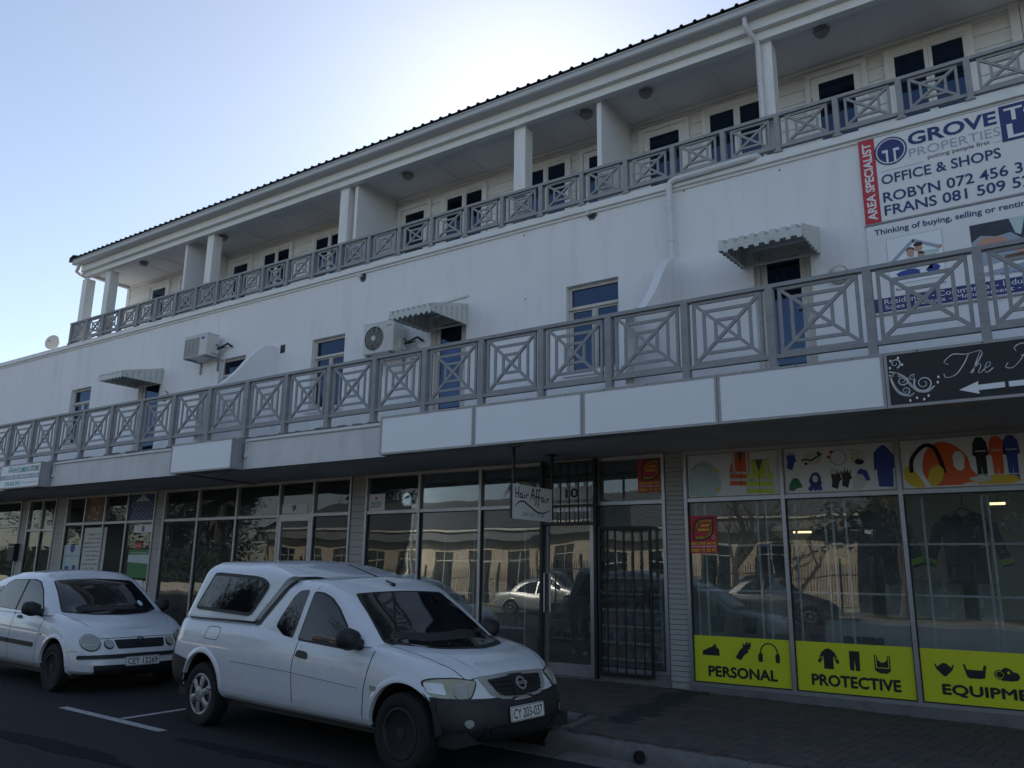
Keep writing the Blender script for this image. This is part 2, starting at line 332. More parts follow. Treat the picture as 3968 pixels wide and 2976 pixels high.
for i, (dz, x, y, z, hor) in enumerate(cells):
    a = ang+(0 if hor else math.pi/2)+random.uniform(-.012, .012); zz = z+.004+random.uniform(-.003, .003)
    tilt = (random.uniform(-.008, .008)-.02, random.uniform(-.008, .008)+.016)
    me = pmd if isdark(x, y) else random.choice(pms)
    if i < 300:
        o = obj('paver', me, pav, (x, y, zz)); o.rotation_euler = (tilt[0], tilt[1], a)
    else:
        mt = Matrix.Translation((x, y, zz)) @ Matrix.Rotation(tilt[0], 4, 'X') @ Matrix.Rotation(tilt[1], 4, 'Y') @ Matrix.Rotation(a, 4, 'Z')
        mi = 4 if me is pmd else pms.index(me)
        rest.v += [tuple(mt @ v.co) for v in me.vertices]; b = len(rest.v)-len(me.vertices)
        rest.f += [tuple(q+b for q in p.vertices) for p in me.polygons]; rest.__dict__.setdefault('mi', []).extend([mi]*len(me.polygons))
o = rest.build('paver_field', M['paver'][0], pav); o['kind'] = 'stuff'
for m in M['paver'][1:]+[M['paverd']]: o.data.materials.append(m)
o.data.polygons.foreach_set('material_index', rest.mi)
# the pavement further along, under the parked cars
# bay markings
mk = thing('bay_marking', 'worn white painted T mark of the parking bay on the asphalt', 'road marking')
def strip(a, b, w_, z, nm):
    a = Vector(a); b = Vector(b); t = (b-a).normalized(); p = Vector((-t.y, t.x, 0))*w_/2
    MB().add([a-p+Vector((0, 0, z)), b-p+Vector((0, 0, z)), b+p+Vector((0, 0, z)), a+p+Vector((0, 0, z))], [(0, 1, 2, 3)]).build(nm, 'paint', mk)
A_ = onZ(243, 2741, 0); B_ = onZ(630, 2834, 0)
strip(A_, B_, .10, .004, 'long_stroke')
C_ = onZ(447, 2790, 0)+Vector((.0, .04, 0)); D_ = onZ(1000, 2705, 0); C_ = C_+(D_-C_).normalized()*.03
strip(C_, D_, .085, .004, 'cross_stroke')
kk = 0
# tar patches and seam on the asphalt
def blob(cx, cy, rx, ry, n=26, jit=.25): return [(cx+rx*math.cos(2*math.pi*i/n)*(1+random.uniform(-jit, jit)), cy+ry*math.sin(2*math.pi*i/n)*(1+random.uniform(-jit, jit))) for i in range(n)]
M['tar'] = mat('tar_patch', (.017, .017, .019), .95, spec=.1, var=.3, vscale=5, bump=.5, bscale=120)
for i, (px, py, rx, ry) in enumerate([(1000, 2930, 1.1, .10), (200, 2890, 1.3, .12)]):
    c = onZ(px, py, 0)
    struct(MB().prism(blob(c.x, c.y, rx, ry), lambda u, v, n: (u, v, n), .0, .004).build('tar_patch', 'tar'))

# ================================================================ the building
bld = thing('commercial_building', 'long white three storey building with shop windows below and two railed balconies', 'building', (-8, 10.4, 0))
XL, XR = -36.0, 6.0
YW, YR, YU = 10.40, 8.65, 11.65
def wallgrid(name, m, x0, x1, z0, z1, y, ops, depth, parent):
    """front skin with openings (x0,x1,z0,z1) and their reveals"""
    xs = sorted({x0, x1, *[v for o in ops for v in o[:2]]}); zs = sorted({z0, z1, *[v for o in ops for v in o[2:4]]}); k = MB()
    xs2 = []
    for a, b in zip(xs, xs[1:]):
        n = max(1, int((b-a)/3)); xs2 += [a+(b-a)*i/n for i in range(n)]
    xs = xs2+[x1]
    for a, b in zip(xs, xs[1:]):
        for c, d in zip(zs, zs[1:]):
            if any(o[0] <= (a+b)/2 <= o[1] and o[2] <= (c+d)/2 <= o[3] for o in ops): continue
            k.add([(a, y, c), (b, y, c), (b, y, d), (a, y, d)], [(0, 1, 2, 3)])
    for a, b, c, d in ops:
        Y = y+depth
        k.add([(a, y, c), (a, Y, c), (a, Y, d), (a, y, d)], [(0, 1, 2, 3)]); k.add([(b, y, c), (b, Y, c), (b, Y, d), (b, y, d)], [(3, 2, 1, 0)])
        k.add([(a, y, d), (a, Y, d), (b, Y, d), (b, y, d)], [(0, 1, 2, 3)]); k.add([(a, y, c), (a, Y, c), (b, Y, c), (b, y, c)], [(3, 2, 1, 0)])
    return k.build(name, m, parent, weld=True)
FLOOR1, SL0, SL1 = 3.72, 3.22, 3.72
fx = lambda px, py: onY(px, py, YW).x
ops1 = []
door_spec = [(2926, 3150, 5.93), (1668, 1806, 5.93), (545, 628, 5.93)]
for a, b, zt in door_spec: ops1.append((fx(a, 1150+(3000-a)*.12), fx(b, 1150+(3000-b)*.12), FLOOR1, zt))
def wop(tl, tr, br):                                # window opening from pixels
    a = onY(*tl, YW); b = onY(*tr, YW); c = onY(*br, YW); return (a.x, b.x, c.z, (a.z+b.z)/2)
win_spec = [((2194, 1113), (2395, 1070), (2210, 1440)), ((1212, 1317), (1338, 1292), (1216, 1590)), ((852, 1397), (954, 1372), (855, 1650)), ((278, 1512), (355, 1497), (282, 1730))]
wops = [wop(*s) for s in win_spec]
zb = 4.55
wops = [(a, b, zb, d) for a, b, c, d in wops]
ops1 += wops
wall1 = wallgrid('first_floor_wall', 'wall', XL, XR, 3.70, 7.14, YW, ops1, .16, bld)
# hairline joint in the plaster at the left bend
jx = fx(205, 1500)
MB().box(jx-.006, jx+.006, YW-.002, YW+.01, 3.8, 7.1).build('plaster_joint', 'soffit', bld)
# canopy slab, soffit and downstand edge
MB().box(XL, XR, 8.60, YW+.4, SL0, SL1-.02).build('canopy_slab', 'fascia', bld)
k = MB().box(XL, XR, 8.60, 8.72, SL0-.035, SL0+.001); k.build('drip_edge', 'fascia', bld)
MB().box(XL, XR, 8.735, YW+.3, SL0-.012, SL0-.002).build('soffit', 'soffit', bld)
k = MB()
x = XL
while x < XR:                                       # ragged waterproofing along the slab edge
    L = random.uniform(.08, .4); k.box(x, x+L, 8.60-random.uniform(-.01, .012), 8.9, SL1-.021, SL1+random.uniform(-.012, .018)); x += L+random.uniform(.0, .02)
k.build('slab_edge_membrane', M['plinth'], bld)
# cornice + parapet
CZ = 7.25
MB().box(XL, XR, YW-.075, YW+.26, 7.145, CZ).build('cornice', 'trimh', bld)
MB().box(XL, XR, YW-.03, YW+.05, 7.10, 7.143).build('cornice_bead', 'trimh', bld)
MB().box(XL, XR, YW+.02, YU+.6, 6.62, 6.85).build('upper_floor_slab', 'ceil', bld)
# rear mass
xul = onY(504, 1081, YU).x
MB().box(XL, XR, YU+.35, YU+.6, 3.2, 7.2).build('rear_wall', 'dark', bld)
MB().box(XL, XR, YU+7.5, YU+7.7, 0, 9.3).build('back_wall', 'wall', bld)
MB().box(xul-.02, xul+.12, YU+.03, YU+7.5, 6.85, 9.22).build('end_wall', 'wall', bld)
MB().box(XR-.2, XR, YU, YU+7.5, 0, 9.2).build('end_wall', 'wall', bld)
MB().box(XL, XL+.2, YW, YU+7.5, 0, 7.2).build('end_wall', 'wall', bld)
# upper weatherboard wall: sheathing with separate boards
uw = MB().box(xul, XR, YU+.03, YU+.12, 6.85, 9.24).build('upper_wall', 'board', bld)
bz = 6.86; bh = .205
pm = MB().add([(xul+.1, YU-.004, 0), (XR, YU-.004, 0), (XR, YU+.016, bh), (xul+.1, YU+.016, bh), (xul+.1, YU+.029, 0), (XR, YU+.029, 0), (XR, YU+.029, bh), (xul+.1, YU+.029, bh)], [(0, 1, 2, 3), (4, 5, 1, 0), (3, 2, 6, 7), (0, 3, 7, 4), (1, 5, 6, 2)])
first = None
for i in range(12):
    if first is None: first = pm.build('weatherboard', 'board', uw); first.location.z = bz
    else:
        c = first.copy(); COL.objects.link(c); c.location.z = bz+i*bh
        if bz+(i+1)*bh > 9.24: c.scale.z = (9.235-(bz+i*bh))/bh
    if bz+(i+1)*bh > 9.24: break
MB().box(xul-.03, xul+.1, YU-.02, YU+.03, 6.86, 9.22).build('corner_board', 'trim', uw)
MB().box(xul, XR, YU-.03, YU+.01, 9.17, 9.221).build('ceiling_moulding', 'trimh', uw)
# balcony ceiling with cover strips
XC = onY(318, 1020, 10.3).x
MB().box(XC+.15, XR, 10.42, YU+.05, 9.225, 9.25).build('balcony_ceiling', 'ceil', bld)
MB().box(XC+.15, xul+.1, YU+.05, YU+.9, 9.225, 9.25).build('balcony_ceiling', 'ceil', bld)
for px, py in [(528, 1015), (600, 990), (900, 877), (1035, 826), (1175, 775), (1320, 720), (1690, 640), (1790, 595), (2210, 420), (2480, 330), (2740, 260), (3275, 33), (3640, 20)]:
    x = onZ(px, py, 9.22).x
    MB().box(x-.02, x+.02, 10.52, YU-.02, 9.213, 9.226).build('ceiling_strip', 'ceil', bld)
# eaves beam, gutter, roof
MB().box(XC+.1, XR, 10.36, 10.48, 9.10, 9.30).build('eaves_beam', 'trimh', bld)
MB().box(XC+.06, XR, 10.27, 10.355, 9.235, 9.42).build('eaves_board', 'trimh', bld)
gp = [(10.27, 9.40), (10.10, 9.40), (10.075, 9.42), (10.075, 9.50), (10.06, 9.50), (10.06, 9.525), (10.08, 9.525), (10.09, 9.42), (10.27, 9.42)]
MB().prism([(y, z) for y, z in gp], lambda u, v, n: (n, u, v), XC-.02, XR).build('gutter', 'gutter', bld)
MB().box(XC-.03, XC-.02+.002, 10.06, 10.3, 9.385, 9.53).build('gutter_end', 'gutter', bld)
MB().box(XC+.05, XC+.13, 10.30, 12.6, 9.15, 9.56).build('barge_board', 'trim', bld)
RP = math.tan(R_(15)); k = MB(); x = XC-.05; ys = [10.02, 19.5]
prof = []
while x < XR:
    prof += [(x, 0), (x+.02, .034), (x+.05, .034), (x+.07, 0), (x+.21, 0)]; x += .21
for t in (0, -.012):
    b = len(k.v)
    for px_, h in prof:
        for Y in (ys if px_ > xul-.15 else (10.02, 12.7)): k.v.append((px_, Y, 9.545+(Y-10.02)*RP+h+t))
    for i in range(len(prof)-1):
        q = (b+i*2, b+i*2+2, b+i*2+3, b+i*2+1); k.f.append(q if t == 0 else q[::-1])
rf = k.build('roof', 'roof', bld)
MB().add([(XC-.09, 10.0, 9.56), (XC+.08, 10.0, 9.62), (XC+.08, 12.7, 9.62+2.7*RP), (XC-.09, 12.7, 9.56+2.7*RP), (XC-.09, 10.0, 9.44), (XC-.09, 12.7, 9.44+2.7*RP)], [(0, 1, 2, 3), (4, 0, 3, 5)]).build('barge_flashing', 'roof', rf)
MB().box(XC+.1, XR, 10.5, 10.55, 9.25, 9.62).box(XC+.1, XR, YU+7.4, YU+7.5, 9.2, 11.9).build('roof_support', 'dark', bld)
# columns
for px in [(337, 1150, .26), (431, 1100, .24), (826, 1000, .22), (1346, 850, .22), (2027, 600, .22), (2973, 300, .22)]:
    c = onY(px[0], px[1], 10.56); x = c.x; h = .115
    k = MB(); k.box(x-h, x+h, 10.45, 10.68, CZ+.0, 9.10); o = k.build('column', 'trim', bld)
    MB().box(x-h-.012, x+h+.012, 10.44, 10.69, CZ+.001, CZ+.12).build('column_base', 'trim', o)
# balcony partitions
for px, py in [(728, 927), (1385, 711), (2320, 381)]:
    x = onY(px, py, 10.5).x
    MB().box(x-.04, x+.04, 10.50, YU, 6.86, 9.224).build('balcony_partition', 'wall', bld)
xt = onY(3934, 80, YU-.04).x
MB().box(xt-.06, xt+.06, YU-.05, YU+.02, 6.86, 9.22).build('corner_board', 'trim', uw)
MB().box(xt+.07, XR, YU-.045, YU-.02, 6.86, 9.16).build('recess_panel', 'soffit', uw)
# ---------------------------------------------------------------- openings
def casement(nm, x0, x1, z0, z1, y, parent, fm, transom=None, mull=True, gl='wglass', fw=.045):
    """frame with its leaves: frame > pane, mullion, transom"""
    k = MB().box(x0, x0+fw, y, y+.06, z0, z1).box(x1-fw, x1, y, y+.06, z0, z1).box(x0+fw, x1-fw, y, y+.06, z1-fw, z1).box(x0+fw, x1-fw, y, y+.06, z0, z0+fw)
    o = k.build(nm, fm, parent); zt = transom or z1-fw
    if transom: MB().box(x0+fw, x1-fw, y-.006, y+.055, zt-.03, zt+.03).build('transom', fm, o); MB().box(x0-.03, x1+.0, y-.03, y-.006, zt-.025, zt-.005).build('drip_bar', fm, o)
    top = (zt-.03) if transom else z1-fw; xm = (x0+x1)/2
    spans = [(x0+fw, xm-.03), (xm+.03, x1-fw)] if mull else [(x0+fw, x1-fw)]
    if mull: MB().box(xm-.03, xm-.003, y-.003, y+.055, z0+fw, top).box(xm+.003, xm+.03, y-.003, y+.055, z0+fw, top).build('mullion', fm, o)
    for a, b in spans:
        MB().box(a, a+.022, y+.012, y+.05, z0+fw, top).box(b-.022, b, y+.012, y+.05, z0+fw, top).box(a+.022, b-.022, y+.012, y+.05, top-.022, top).box(a+.022, b-.022, y+.012, y+.05, z0+fw, z0+fw+.022).build('leaf_frame', fm, o)
        MB().box(a+.018, b-.018, y+.030, y+.035, z0+fw+.018, top-.018).build('pane', gl, o)
    if transom: MB().box(x0+fw, x1-fw, y+.030, y+.035, zt+.03, z1-fw).build('pane', gl, o)
    return o
M['window_backing'] = mat('pale_blind', (.30, .36, .42), .8, var=.1, vscale=3)
for i, (a, b, c, d) in enumerate(wops):
    o = casement('window', a+.005, b-.005, c, d-.004, YW+.09, bld, 'cream', transom=c+(d-c)*.745)
    MB().box(a-.05, b+.05, YW-.05, YW+.1, c-.06, c).build('window_sill', 'wall', o)
    MB().box(a, b, YW+.19, YW+.2, c, d).build('curtain' if i else 'window_backing', 'window_backing' if i else 'dark', o)  # first window: dark sheet standing in for the unlit room
for i, (a, b, c, d) in enumerate(ops1[:3]):
    fw = .07
    k = MB().box(a, a+fw, YW+.05, YW+.15, c, d).box(b-fw, b, YW+.05, YW+.15, c, d).box(a+fw, b-fw, YW+.05, YW+.15, d-fw, d); o = k.build('door_frame', 'cream', bld)
    x0, x1 = a+fw+.004, b-fw-.004; s = .085
    lf = MB().box(x0, x0+s, YW+.08, YW+.12, c+.01, d-fw).box(x1-s, x1, YW+.08, YW+.12, c+.01, d-fw).box(x0+s, x1-s, YW+.08, YW+.12, d-fw-s, d-fw).box(x0+s, x1-s, YW+.08, YW+.12, c+.01, c+.14).build('door', 'cream', o)
    MB().box(x0+s, x1-s, YW+.098, YW+.104, c+.14, d-fw-s).build('door_pane', 'wglass', o)
    hz = FLOOR1+1.3
    MB().box(x1-s+.02, x1-.02, YW+.068, YW+.08, hz-.12, hz+.07).tube([(x1-.045, YW+.07, hz), (x1-.045, YW+.03, hz), (x1-.16, YW+.03, hz-.005)], .010).build('door_handle', 'alu', o)
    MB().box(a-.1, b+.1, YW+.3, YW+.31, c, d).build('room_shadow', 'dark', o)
# upper doors (door frame > leaf, pane, handle) and windows
UD = [((3117, 299), (3354, 222)), ((2476, 510), (2668, 445)), ((2246, 589), (2410, 530)), ((1546, 808), (1671, 774)), ((891, 1011), (981, 986)), ((698, 1072), (775, 1048)), ((579, 1106), (660, 1081))]
for a, b in UD:
    p = onY(*a, YU-.03); q = onY(*b, YU-.03); zt = (p.z+q.z)/2; x0, x1 = p.x, q.x; y = YU-.05; z0 = 6.86; fw = .075
    zt = min(zt, 9.12)
    o = MB().box(x0, x0+fw, y, YU+.02, z0, zt).box(x1-fw, x1, y, YU+.02, z0, zt).box(x0+fw, x1-fw, y, YU+.02, zt-fw, zt).build('door_frame', 'trim', bld)
    a0, a1 = x0+fw+.004, x1-fw-.004; s = .11; t1 = zt-fw-.005
    MB().box(a0, a0+s, y+.025, y+.06, z0, t1).box(a1-s, a1, y+.025, y+.06, z0, t1).box(a0+s, a1-s, y+.025, y+.06, t1-s, t1).box(a0+s, a1-s, y+.025, y+.06, z0, z0+.2).build('door', 'trim', o)
    MB().box(a0+s, a1-s, y+.040, y+.046, z0+.2, t1-s).build('door_pane', 'wglass', o)
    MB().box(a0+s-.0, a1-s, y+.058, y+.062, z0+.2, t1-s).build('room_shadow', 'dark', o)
    MB().box(a0-.012, a0+.012, y+.005, y+.03, t1-.45, t1-.33).build('hinge', 'alud', o)
UWN = [((3421, 203), (3764, 97)), ((2718, 431), (2990, 343)), ((2020, 655), (2212, 596)), ((1714, 754), (1888, 704)), ((1212, 914), (1350, 872)), ((1013, 975), (1137, 937))]
for a, b in UWN:
    p = onY(*a, YU-.03); q = onY(*b, YU-.03); zt = min((p.z+q.z)/2, 9.12); x0, x1 = p.x, q.x; y = YU-.055; z0 = 7.15; fw = .075
    o = MB().box(x0, x0+fw, y, YU+.02, z0-.05, zt).box(x1-fw, x1, y, YU+.02, z0-.05, zt).box(x0+fw, x1-fw, y, YU+.02, zt-fw, zt).box(x0-.03, x1+.03, y-.03, YU+.02, z0-.09, z0-.05).build('window', 'trim', bld)
    i = casement('casement', x0+fw, x1-fw, z0-.049, zt-fw, y+.015, o, 'trim', gl='wglass', fw=.035)
    for ch in list(i.children): ch.parent = o       # keep to three levels
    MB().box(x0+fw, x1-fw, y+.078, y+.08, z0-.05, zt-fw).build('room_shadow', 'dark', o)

# ---------------------------------------------------------------- shop fronts
ZM, ZH = 2.54, 3.205
def sx(px, py=1990): return onY(px, py, YS).x
def shopfront(nm, xl, xr, mulls, z0, parent, fm='alu', panes='glass', skip=(), zt=ZM, tilt=0, y=YS):
    """outer frame > mullion, transom, pane; skip = set of (column, row) without glass"""
    fw, dp = .045, .10
    o = MB().box(xl, xl+fw, y-.02, y+dp, z0, ZH).box(xr-fw, xr, y-.02, y+dp, z0, ZH).box(xl+fw, xr-fw, y-.02, y+dp, ZH-fw, ZH).box(xl+fw, xr-fw, y-.02, y+dp, z0, z0+fw).build(nm, fm, parent)
    k = MB(); edges = [xl+fw]+[v for m in mulls for v in (m-.024, m+.024)]+[xr-fw]
    for m in mulls: MB().box(m-.024, m+.024, y-.014, y+dp-.006, z0+fw, ZH-fw).build('mullion', fm, o)
    for i in range(0, len(edges), 2):
        a, b = edges[i], edges[i+1]
        if (i//2, 0) not in skip or (i//2, 1) not in skip: MB().box(a, b, y-.008, y+dp-.012, zt-.024, zt+.024).build('transom', fm, o)
        for r, (c, d) in enumerate(((z0+fw, zt-.024), (zt+.024, ZH-fw))):
            if (i//2, r) in skip: continue
            MB().box(a, a+.012, y+.012, y+.05, c, d).box(b-.012, b, y+.012, y+.05, c, d).box(a+.012, b-.012, y+.012, y+.05, d-.012, d).box(a+.012, b-.012, y+.012, y+.05, c, c+.012).build('glazing_bead', 'black' if r == 0 else 'alud', o)
            g = MB().box(a+.006-(a+b)/2, b-.006-(a+b)/2, -.003, .003, c+.006-(c+d)/2, d-.006-(c+d)/2).build('pane', panes, o)
            g.location = ((a+b)/2, y+.035, (c+d)/2); g.rotation_euler = (R_(tilt*(1+.3*random.uniform(-1, 1))), 0, R_(.18*random.uniform(-1, 1)))
    return o
xa, xb = sx(2652, 1941), 3.3
ppe_m = [sx(3033, 1922), sx(3490, 1916)]; ppe_m.append(ppe_m[1]+(ppe_m[1]-ppe_m[0])); ppe_m.append(ppe_m[2]+1.36)
SHOP = {}
SHOP['ppe'] = shopfront('shopfront_frame', xa, XR-.3, ppe_m, .17, bld, tilt=-.1)
x10l, x10r = sx(1415), sx(2578, 1944)
m10 = [sx(1623, 1980), sx(1860, 1967), sx(2103, 1960), sx(2310, 1955)]
SHOP['ten'] = shopfront('shopfront_frame', x10l, x10r, m10, .26, bld, skip={(3, 0)}, tilt=-.35)
x9l, x9r = sx(631, 2024), sx(1359, 1992)
m9 = [sx(764, 2015), sx(914, 2008), sx(1079, 2001), sx(1212, 1998)]
SHOP['nine'] = shopfront('shopfront_frame', x9l, x9r, m9, .26, bld, skip={(3, 0)}, tilt=-.2)
x8l, x8r = sx(251, 2044), sx(597, 2030)
m8 = [sx(323, 2040), sx(400, 2036), sx(488, 2032)]
SHOP['eight'] = shopfront('shopfront_frame', x8l, x8r, m8, .26, bld, skip={(2, 0)}, tilt=-.2)
x7l, x7r = sx(102, 2052), sx(210, 2048)
SHOP['seven'] = shopfront('shopfront_frame', x7l, x7r, [(x7l+x7r)/2], .2, bld, zt=2.42, tilt=-.2)
x6r = sx(75, 2055); m6 = [x6r-2.2-i*2.2 for i in range(5)]
SHOP['six'] = shopfront('shopfront_frame', XL+.3, x6r, m6, .26, bld, tilt=-.2)
# door leaves in the shop fronts (frame > pane, pull handle)
def shopdoor(x0, x1, z0, fr, handle='r', lbl=None):
    fw = .075; y = YS-.01
    o = MB().box(x0, x0+fw, y, y+.05, z0, ZM-.024).box(x1-fw, x1, y, y+.05, z0, ZM-.024).box(x0+fw, x1-fw, y, y+.05, ZM-.024-fw, ZM-.024).box(x0+fw, x1-fw, y, y+.05, z0, z0+.13).build('shop_door', 'alu', bld)
    g = MB().box(x0+fw, x1-fw, y+.02, y+.026, z0+.13, ZM-.024-fw).build('pane', 'glass', o)
    hx = x0+.04 if handle == 'l' else x1-.04
    MB().tube([(hx, y, 1.0), (hx, y-.06, 1.0), (hx, y-.06, 1.55), (hx, y, 1.55)], .013).tube([(hx+.1, y+.03, 1.0), (hx+.1, y-.06, 1.0), (hx+.1, y-.06, 1.55), (hx+.1, y+.03, 1.55)], .013).build('pull_handle', 'alu', o)
    return o
shopdoor(m10[2]+.03, m10[3]-.03, .14, None, 'l')
shopdoor(m9[2]+.03, m9[3]-.03, .14, None, 'l')
# plinths under the shop fronts, pillars between them
for a, b, z in [(xa, XR, .168), (x10l, m10[2]-.02, .258), (m10[3]+.02, x10r, .258), (x9l, m9[2]-.02, .258), (m9[3]+.02, x9r, .258), (x8l, m8[1], .258), (m8[2], x8r, .258), (x7l, x7r, .198), (XL, x6r, .258)]:
    MB().box(a, b, YS-.03, YS+.16, -.05, z).build('plinth', 'plinth', bld)
for a, b in [(m10[2]-.02, m10[3]+.02), (m9[2]-.02, m9[3]+.02), (m8[1], m8[2])]:
    MB().box(a, b, YS-.05, YS+.2, -.05, .135).build('door_step', 'plinth', bld)
M['tile'] = mat('pale_wall_tile', (.40, .39, .37), .5, var=.1, vscale=5, dirt=(.2, .19, .18), dscale=4, damt=.4)
def pillar(a, b, rib):
    o = MB().box(a, b, YS+.03, YS+.4, -.05, SL0-.013).build('pillar', 'tile', bld)
    if b-a < .12: return
    n = 46 if rib else 24; h = (ZH-.2)/n; me = None
    for i in range(n):
        if me is None:
            k = MB(); c = .004
            k.box(a+.004, b-.004, YS+.004, YS+.029, 0, h-.008); q = k.build('cladding_strip' if rib else 'wall_tile', 'tile', o); q.location.z = .2; me = q
        else:
            q = me.copy(); COL.objects.link(q); q.location.z = .2+i*h
pillar(x10r+.001, xa-.001, True); pillar(x9r+.001, x10l-.001, False); pillar(x8r+.001, x9l-.001, False); pillar(x7r+.001, x8l-.001, False); pillar(x6r+.001, x7l-.001, False)
# interior shell of the shops
for a, b, nm in [(xa, XR, 'ppe'), (x10l, x10r, 'ten'), (x9l, x9r, 'nine'), (x8l, x8r, 'eight'), (x7l, x7r, 'seven'), (XL, x6r, 'six')]: pass
M['shopwall'] = mat('shop_interior_wall', (.70, .72, .70), .8, var=.05)
M['shopfloor'] = mat('shop_interior_floor', (.30, .28, .26), .5, var=.2, vscale=3)
MB().box(XL, XR, YS+.2, YS+5.6, .05, .13).build('shop_floor', 'shopfloor', bld)
MB().box(XL, XR, YS+.12, YS+5.6, 3.21, 3.215).build('shop_ceiling', 'shopwall', bld)
MB().box(XL, XR, YS+5.6, YS+5.7, .05, 3.21).build('shop_back_wall', 'shopwall', bld)
for x in [(x10r+xa)/2, (x9r+x10l)/2, (x8r+x9l)/2, (x7r+x8l)/2, (x6r+x7l)/2]:
    MB().box(x-.05, x+.05, YS+.4, YS+5.6, .13, 3.21).build('shop_party_wall', 'shopwall', bld)

# ---------------------------------------------------------------- railings
def railing(nm, label, posts, Y, z0, ztop, zbot, ph, pw, bw, rings, gap, ret=None, nbar=.0):
    t = thing(nm, label, 'railing', (posts[-1], Y, z0))
    xs = sorted(posts)
    MB().box(xs[0]-.06, xs[-1]+.06, Y-.045, Y+.045, ztop-.045, ztop).build('top_rail', 'rail', t)
    pmz = None; hb = (ztop-.05-zbot-.045)/2; zc = zbot+.045+hb
    for x in xs:
        o = MB().box(-pw/2, pw/2, -.045, .045, z0, ztop-.046).box(-pw/2-.02, pw/2+.02, -.06, .06, z0-.001, z0+.03) if pmz is None else None
        if o: pmz = o.build('post', 'rail', t); pmz.matrix_parent_inverse = Matrix(); pmz.location = (x-t.location.x, 0, -z0)
        else: dup(pmz, t, (x-t.location.x, 0, -z0))
    protos = {}
    for a, b in zip(xs, xs[1:]):
        W = (b-a)-pw; hw = W/2-gap; key = round(hw, 2); c = ((a+b)/2-t.location.x, 0, zc-z0)
        MB().box(a+pw/2, b-pw/2, Y-.03, Y+.03, zbot, zbot+.044).build('bottom_rail', 'rail', t)
        if key not in protos:
            hw = key; h = hb
            k = MB().box(-hw, -hw+bw, -.014, .014, -h, h).box(hw-bw, hw, -.014, .014, -h, h).box(-hw+bw, hw-bw, -.014, .014, h-bw, h).box(-hw+bw, hw-bw, -.014, .014, -h, -h+bw)
            p = k.build('panel', 'rail', t); p.matrix_parent_inverse = Matrix(); bars = []
            bars.append(MB().bar((-hw+bw*.6, 0, -h+bw*.6), (hw-bw*.6, 0, h-bw*.6), bw, .034).build('bar', 'rail', p)); bars.append(MB().bar((-hw+bw*.6, 0, h-bw*.6), (hw-bw*.6, 0, -h+bw*.6), bw, .030).build('bar', 'rail', p))
            for r in rings:
                rw, rh = hw*r, h*r
                for s in (-1, 1):
                    bars.append(MB().box(-rw, rw, -.012, .012, s*rh-bw/2, s*rh+bw/2).build('bar', 'rail', p)); bars.append(MB().box(s*rw-bw/2, s*rw+bw/2, -.0105, .0105, -rh, rh).build('bar', 'rail', p))
            for q in bars: q.matrix_parent_inverse = Matrix()
            p.location = c; protos[key] = (p, bars)
        else:
            p0, bars = protos[key]; p = dup(p0, t, c)
            for q in bars: dup(q, p)
    return t
lx = [-18.68, -17.65, -16.6, -15.53, -14.49, -13.44, -12.37, -11.34, -10.34, -9.34, -8.35, -7.36, -6.34, -5.37, -4.38, -3.37, -2.37, -1.35, -.34]
lx = [-18.68-1.04*i for i in range(1, 9)]+lx+[-.34+1.01*i for i in range(1, 5)]
railing('balcony_railing', 'grey lower balcony railing with nested square panels above the fascia signs', lx, YR, SL1, 4.745, 3.885, 0, .085, .036, (.66, .33), .045)
upx = [409, 477, 549, 619, 698, 782, 866, 949, 1045, 1140, 1234, 1343, 1454, 1569, 1693, 1824, 1963, 2106, 2262, 2431, 2612, 2809, 3013, 3240, 3479, 3745]
YUR = 10.36
ux = [onY(x, 1310-.283*x, YUR).x for x in upx]
ux = [round(ux[0]+(ux[-1]-ux[0])*i/(len(ux)-1), 3) for i in range(len(ux))]
st = ux[1]-ux[0]; ux = [ux[0]-st, ux[0]-2*st+.02]+ux+[ux[-1]+st*i for i in range(1, 7)]
railing('balcony_railing', 'grey upper balcony railing of small crossed square panels on the cornice', ux, YUR, CZ, 7.845, 7.315, 0, .07, .032, (.5,), .075)
# short return of the upper railing at its far end
rx = min(ux); t = thing('railing_return', 'short grey end railing closing the far end of the upper balcony', 'railing', (rx-.06, YUR+.1, CZ))
MB().box(rx-.09, rx-.03, YUR+.05, YU+2.4, 7.80, 7.845).build('top_rail', 'rail', t); MB().box(rx-.085, rx-.035, YUR+.05, YU+2.4, 7.315, 7.355).build('bottom_rail', 'rail', t)
for i in range(5):
    y = YUR+.12+i*.75
    MB().box(rx-.095, rx-.025, y, y+.07, CZ, 7.799).build('post', 'rail', t)
    if i < 4:
        a, b = y+.13, y+.69
        MB().bar((rx-.06, a, 7.37), (rx-.06, b, 7.79), .032, .03, (1, 0, 0)).bar((rx-.06, a, 7.79), (rx-.06, b, 7.37), .032, .026, (1, 0, 0)).build('panel', 'rail', t)
# ================================================================ vehicles
M['carwhite'] = mat('white_car_paint', (.67, .71, .74), .4, var=.04, vscale=2.5, coat=1.0, dirt=(.38, .35, .31), dscale=2.6, damt=.25)
M['carsilver'] = mat('silver_car_paint', (.42, .42, .40), .3, metal=.4, coat=.7)
M['cardark'] = mat('dark_car_paint', (.02, .025, .035), .3, coat=.8)
M['bumper'] = mat('grey_black_bumper_plastic', (.014, .016, .020), .55, var=.2, vscale=12, bump=.1, bscale=200)
M['carglass'] = mat('tinted_car_glass', (.006, .008, .011), .03, spec=.6)
M['tyre'] = mat('tyre_rubber', (.007, .007, .008), .8, var=.3, vscale=15)
M['steelwheel'] = mat('dark_steel_wheel', (.014, .014, .016), .55)
M['hubcap'] = mat('silver_hubcap', (.36, .37, .38), .4, metal=.5, var=.15, vscale=14, dirt=(.1, .09, .08), dscale=10, damt=.6)
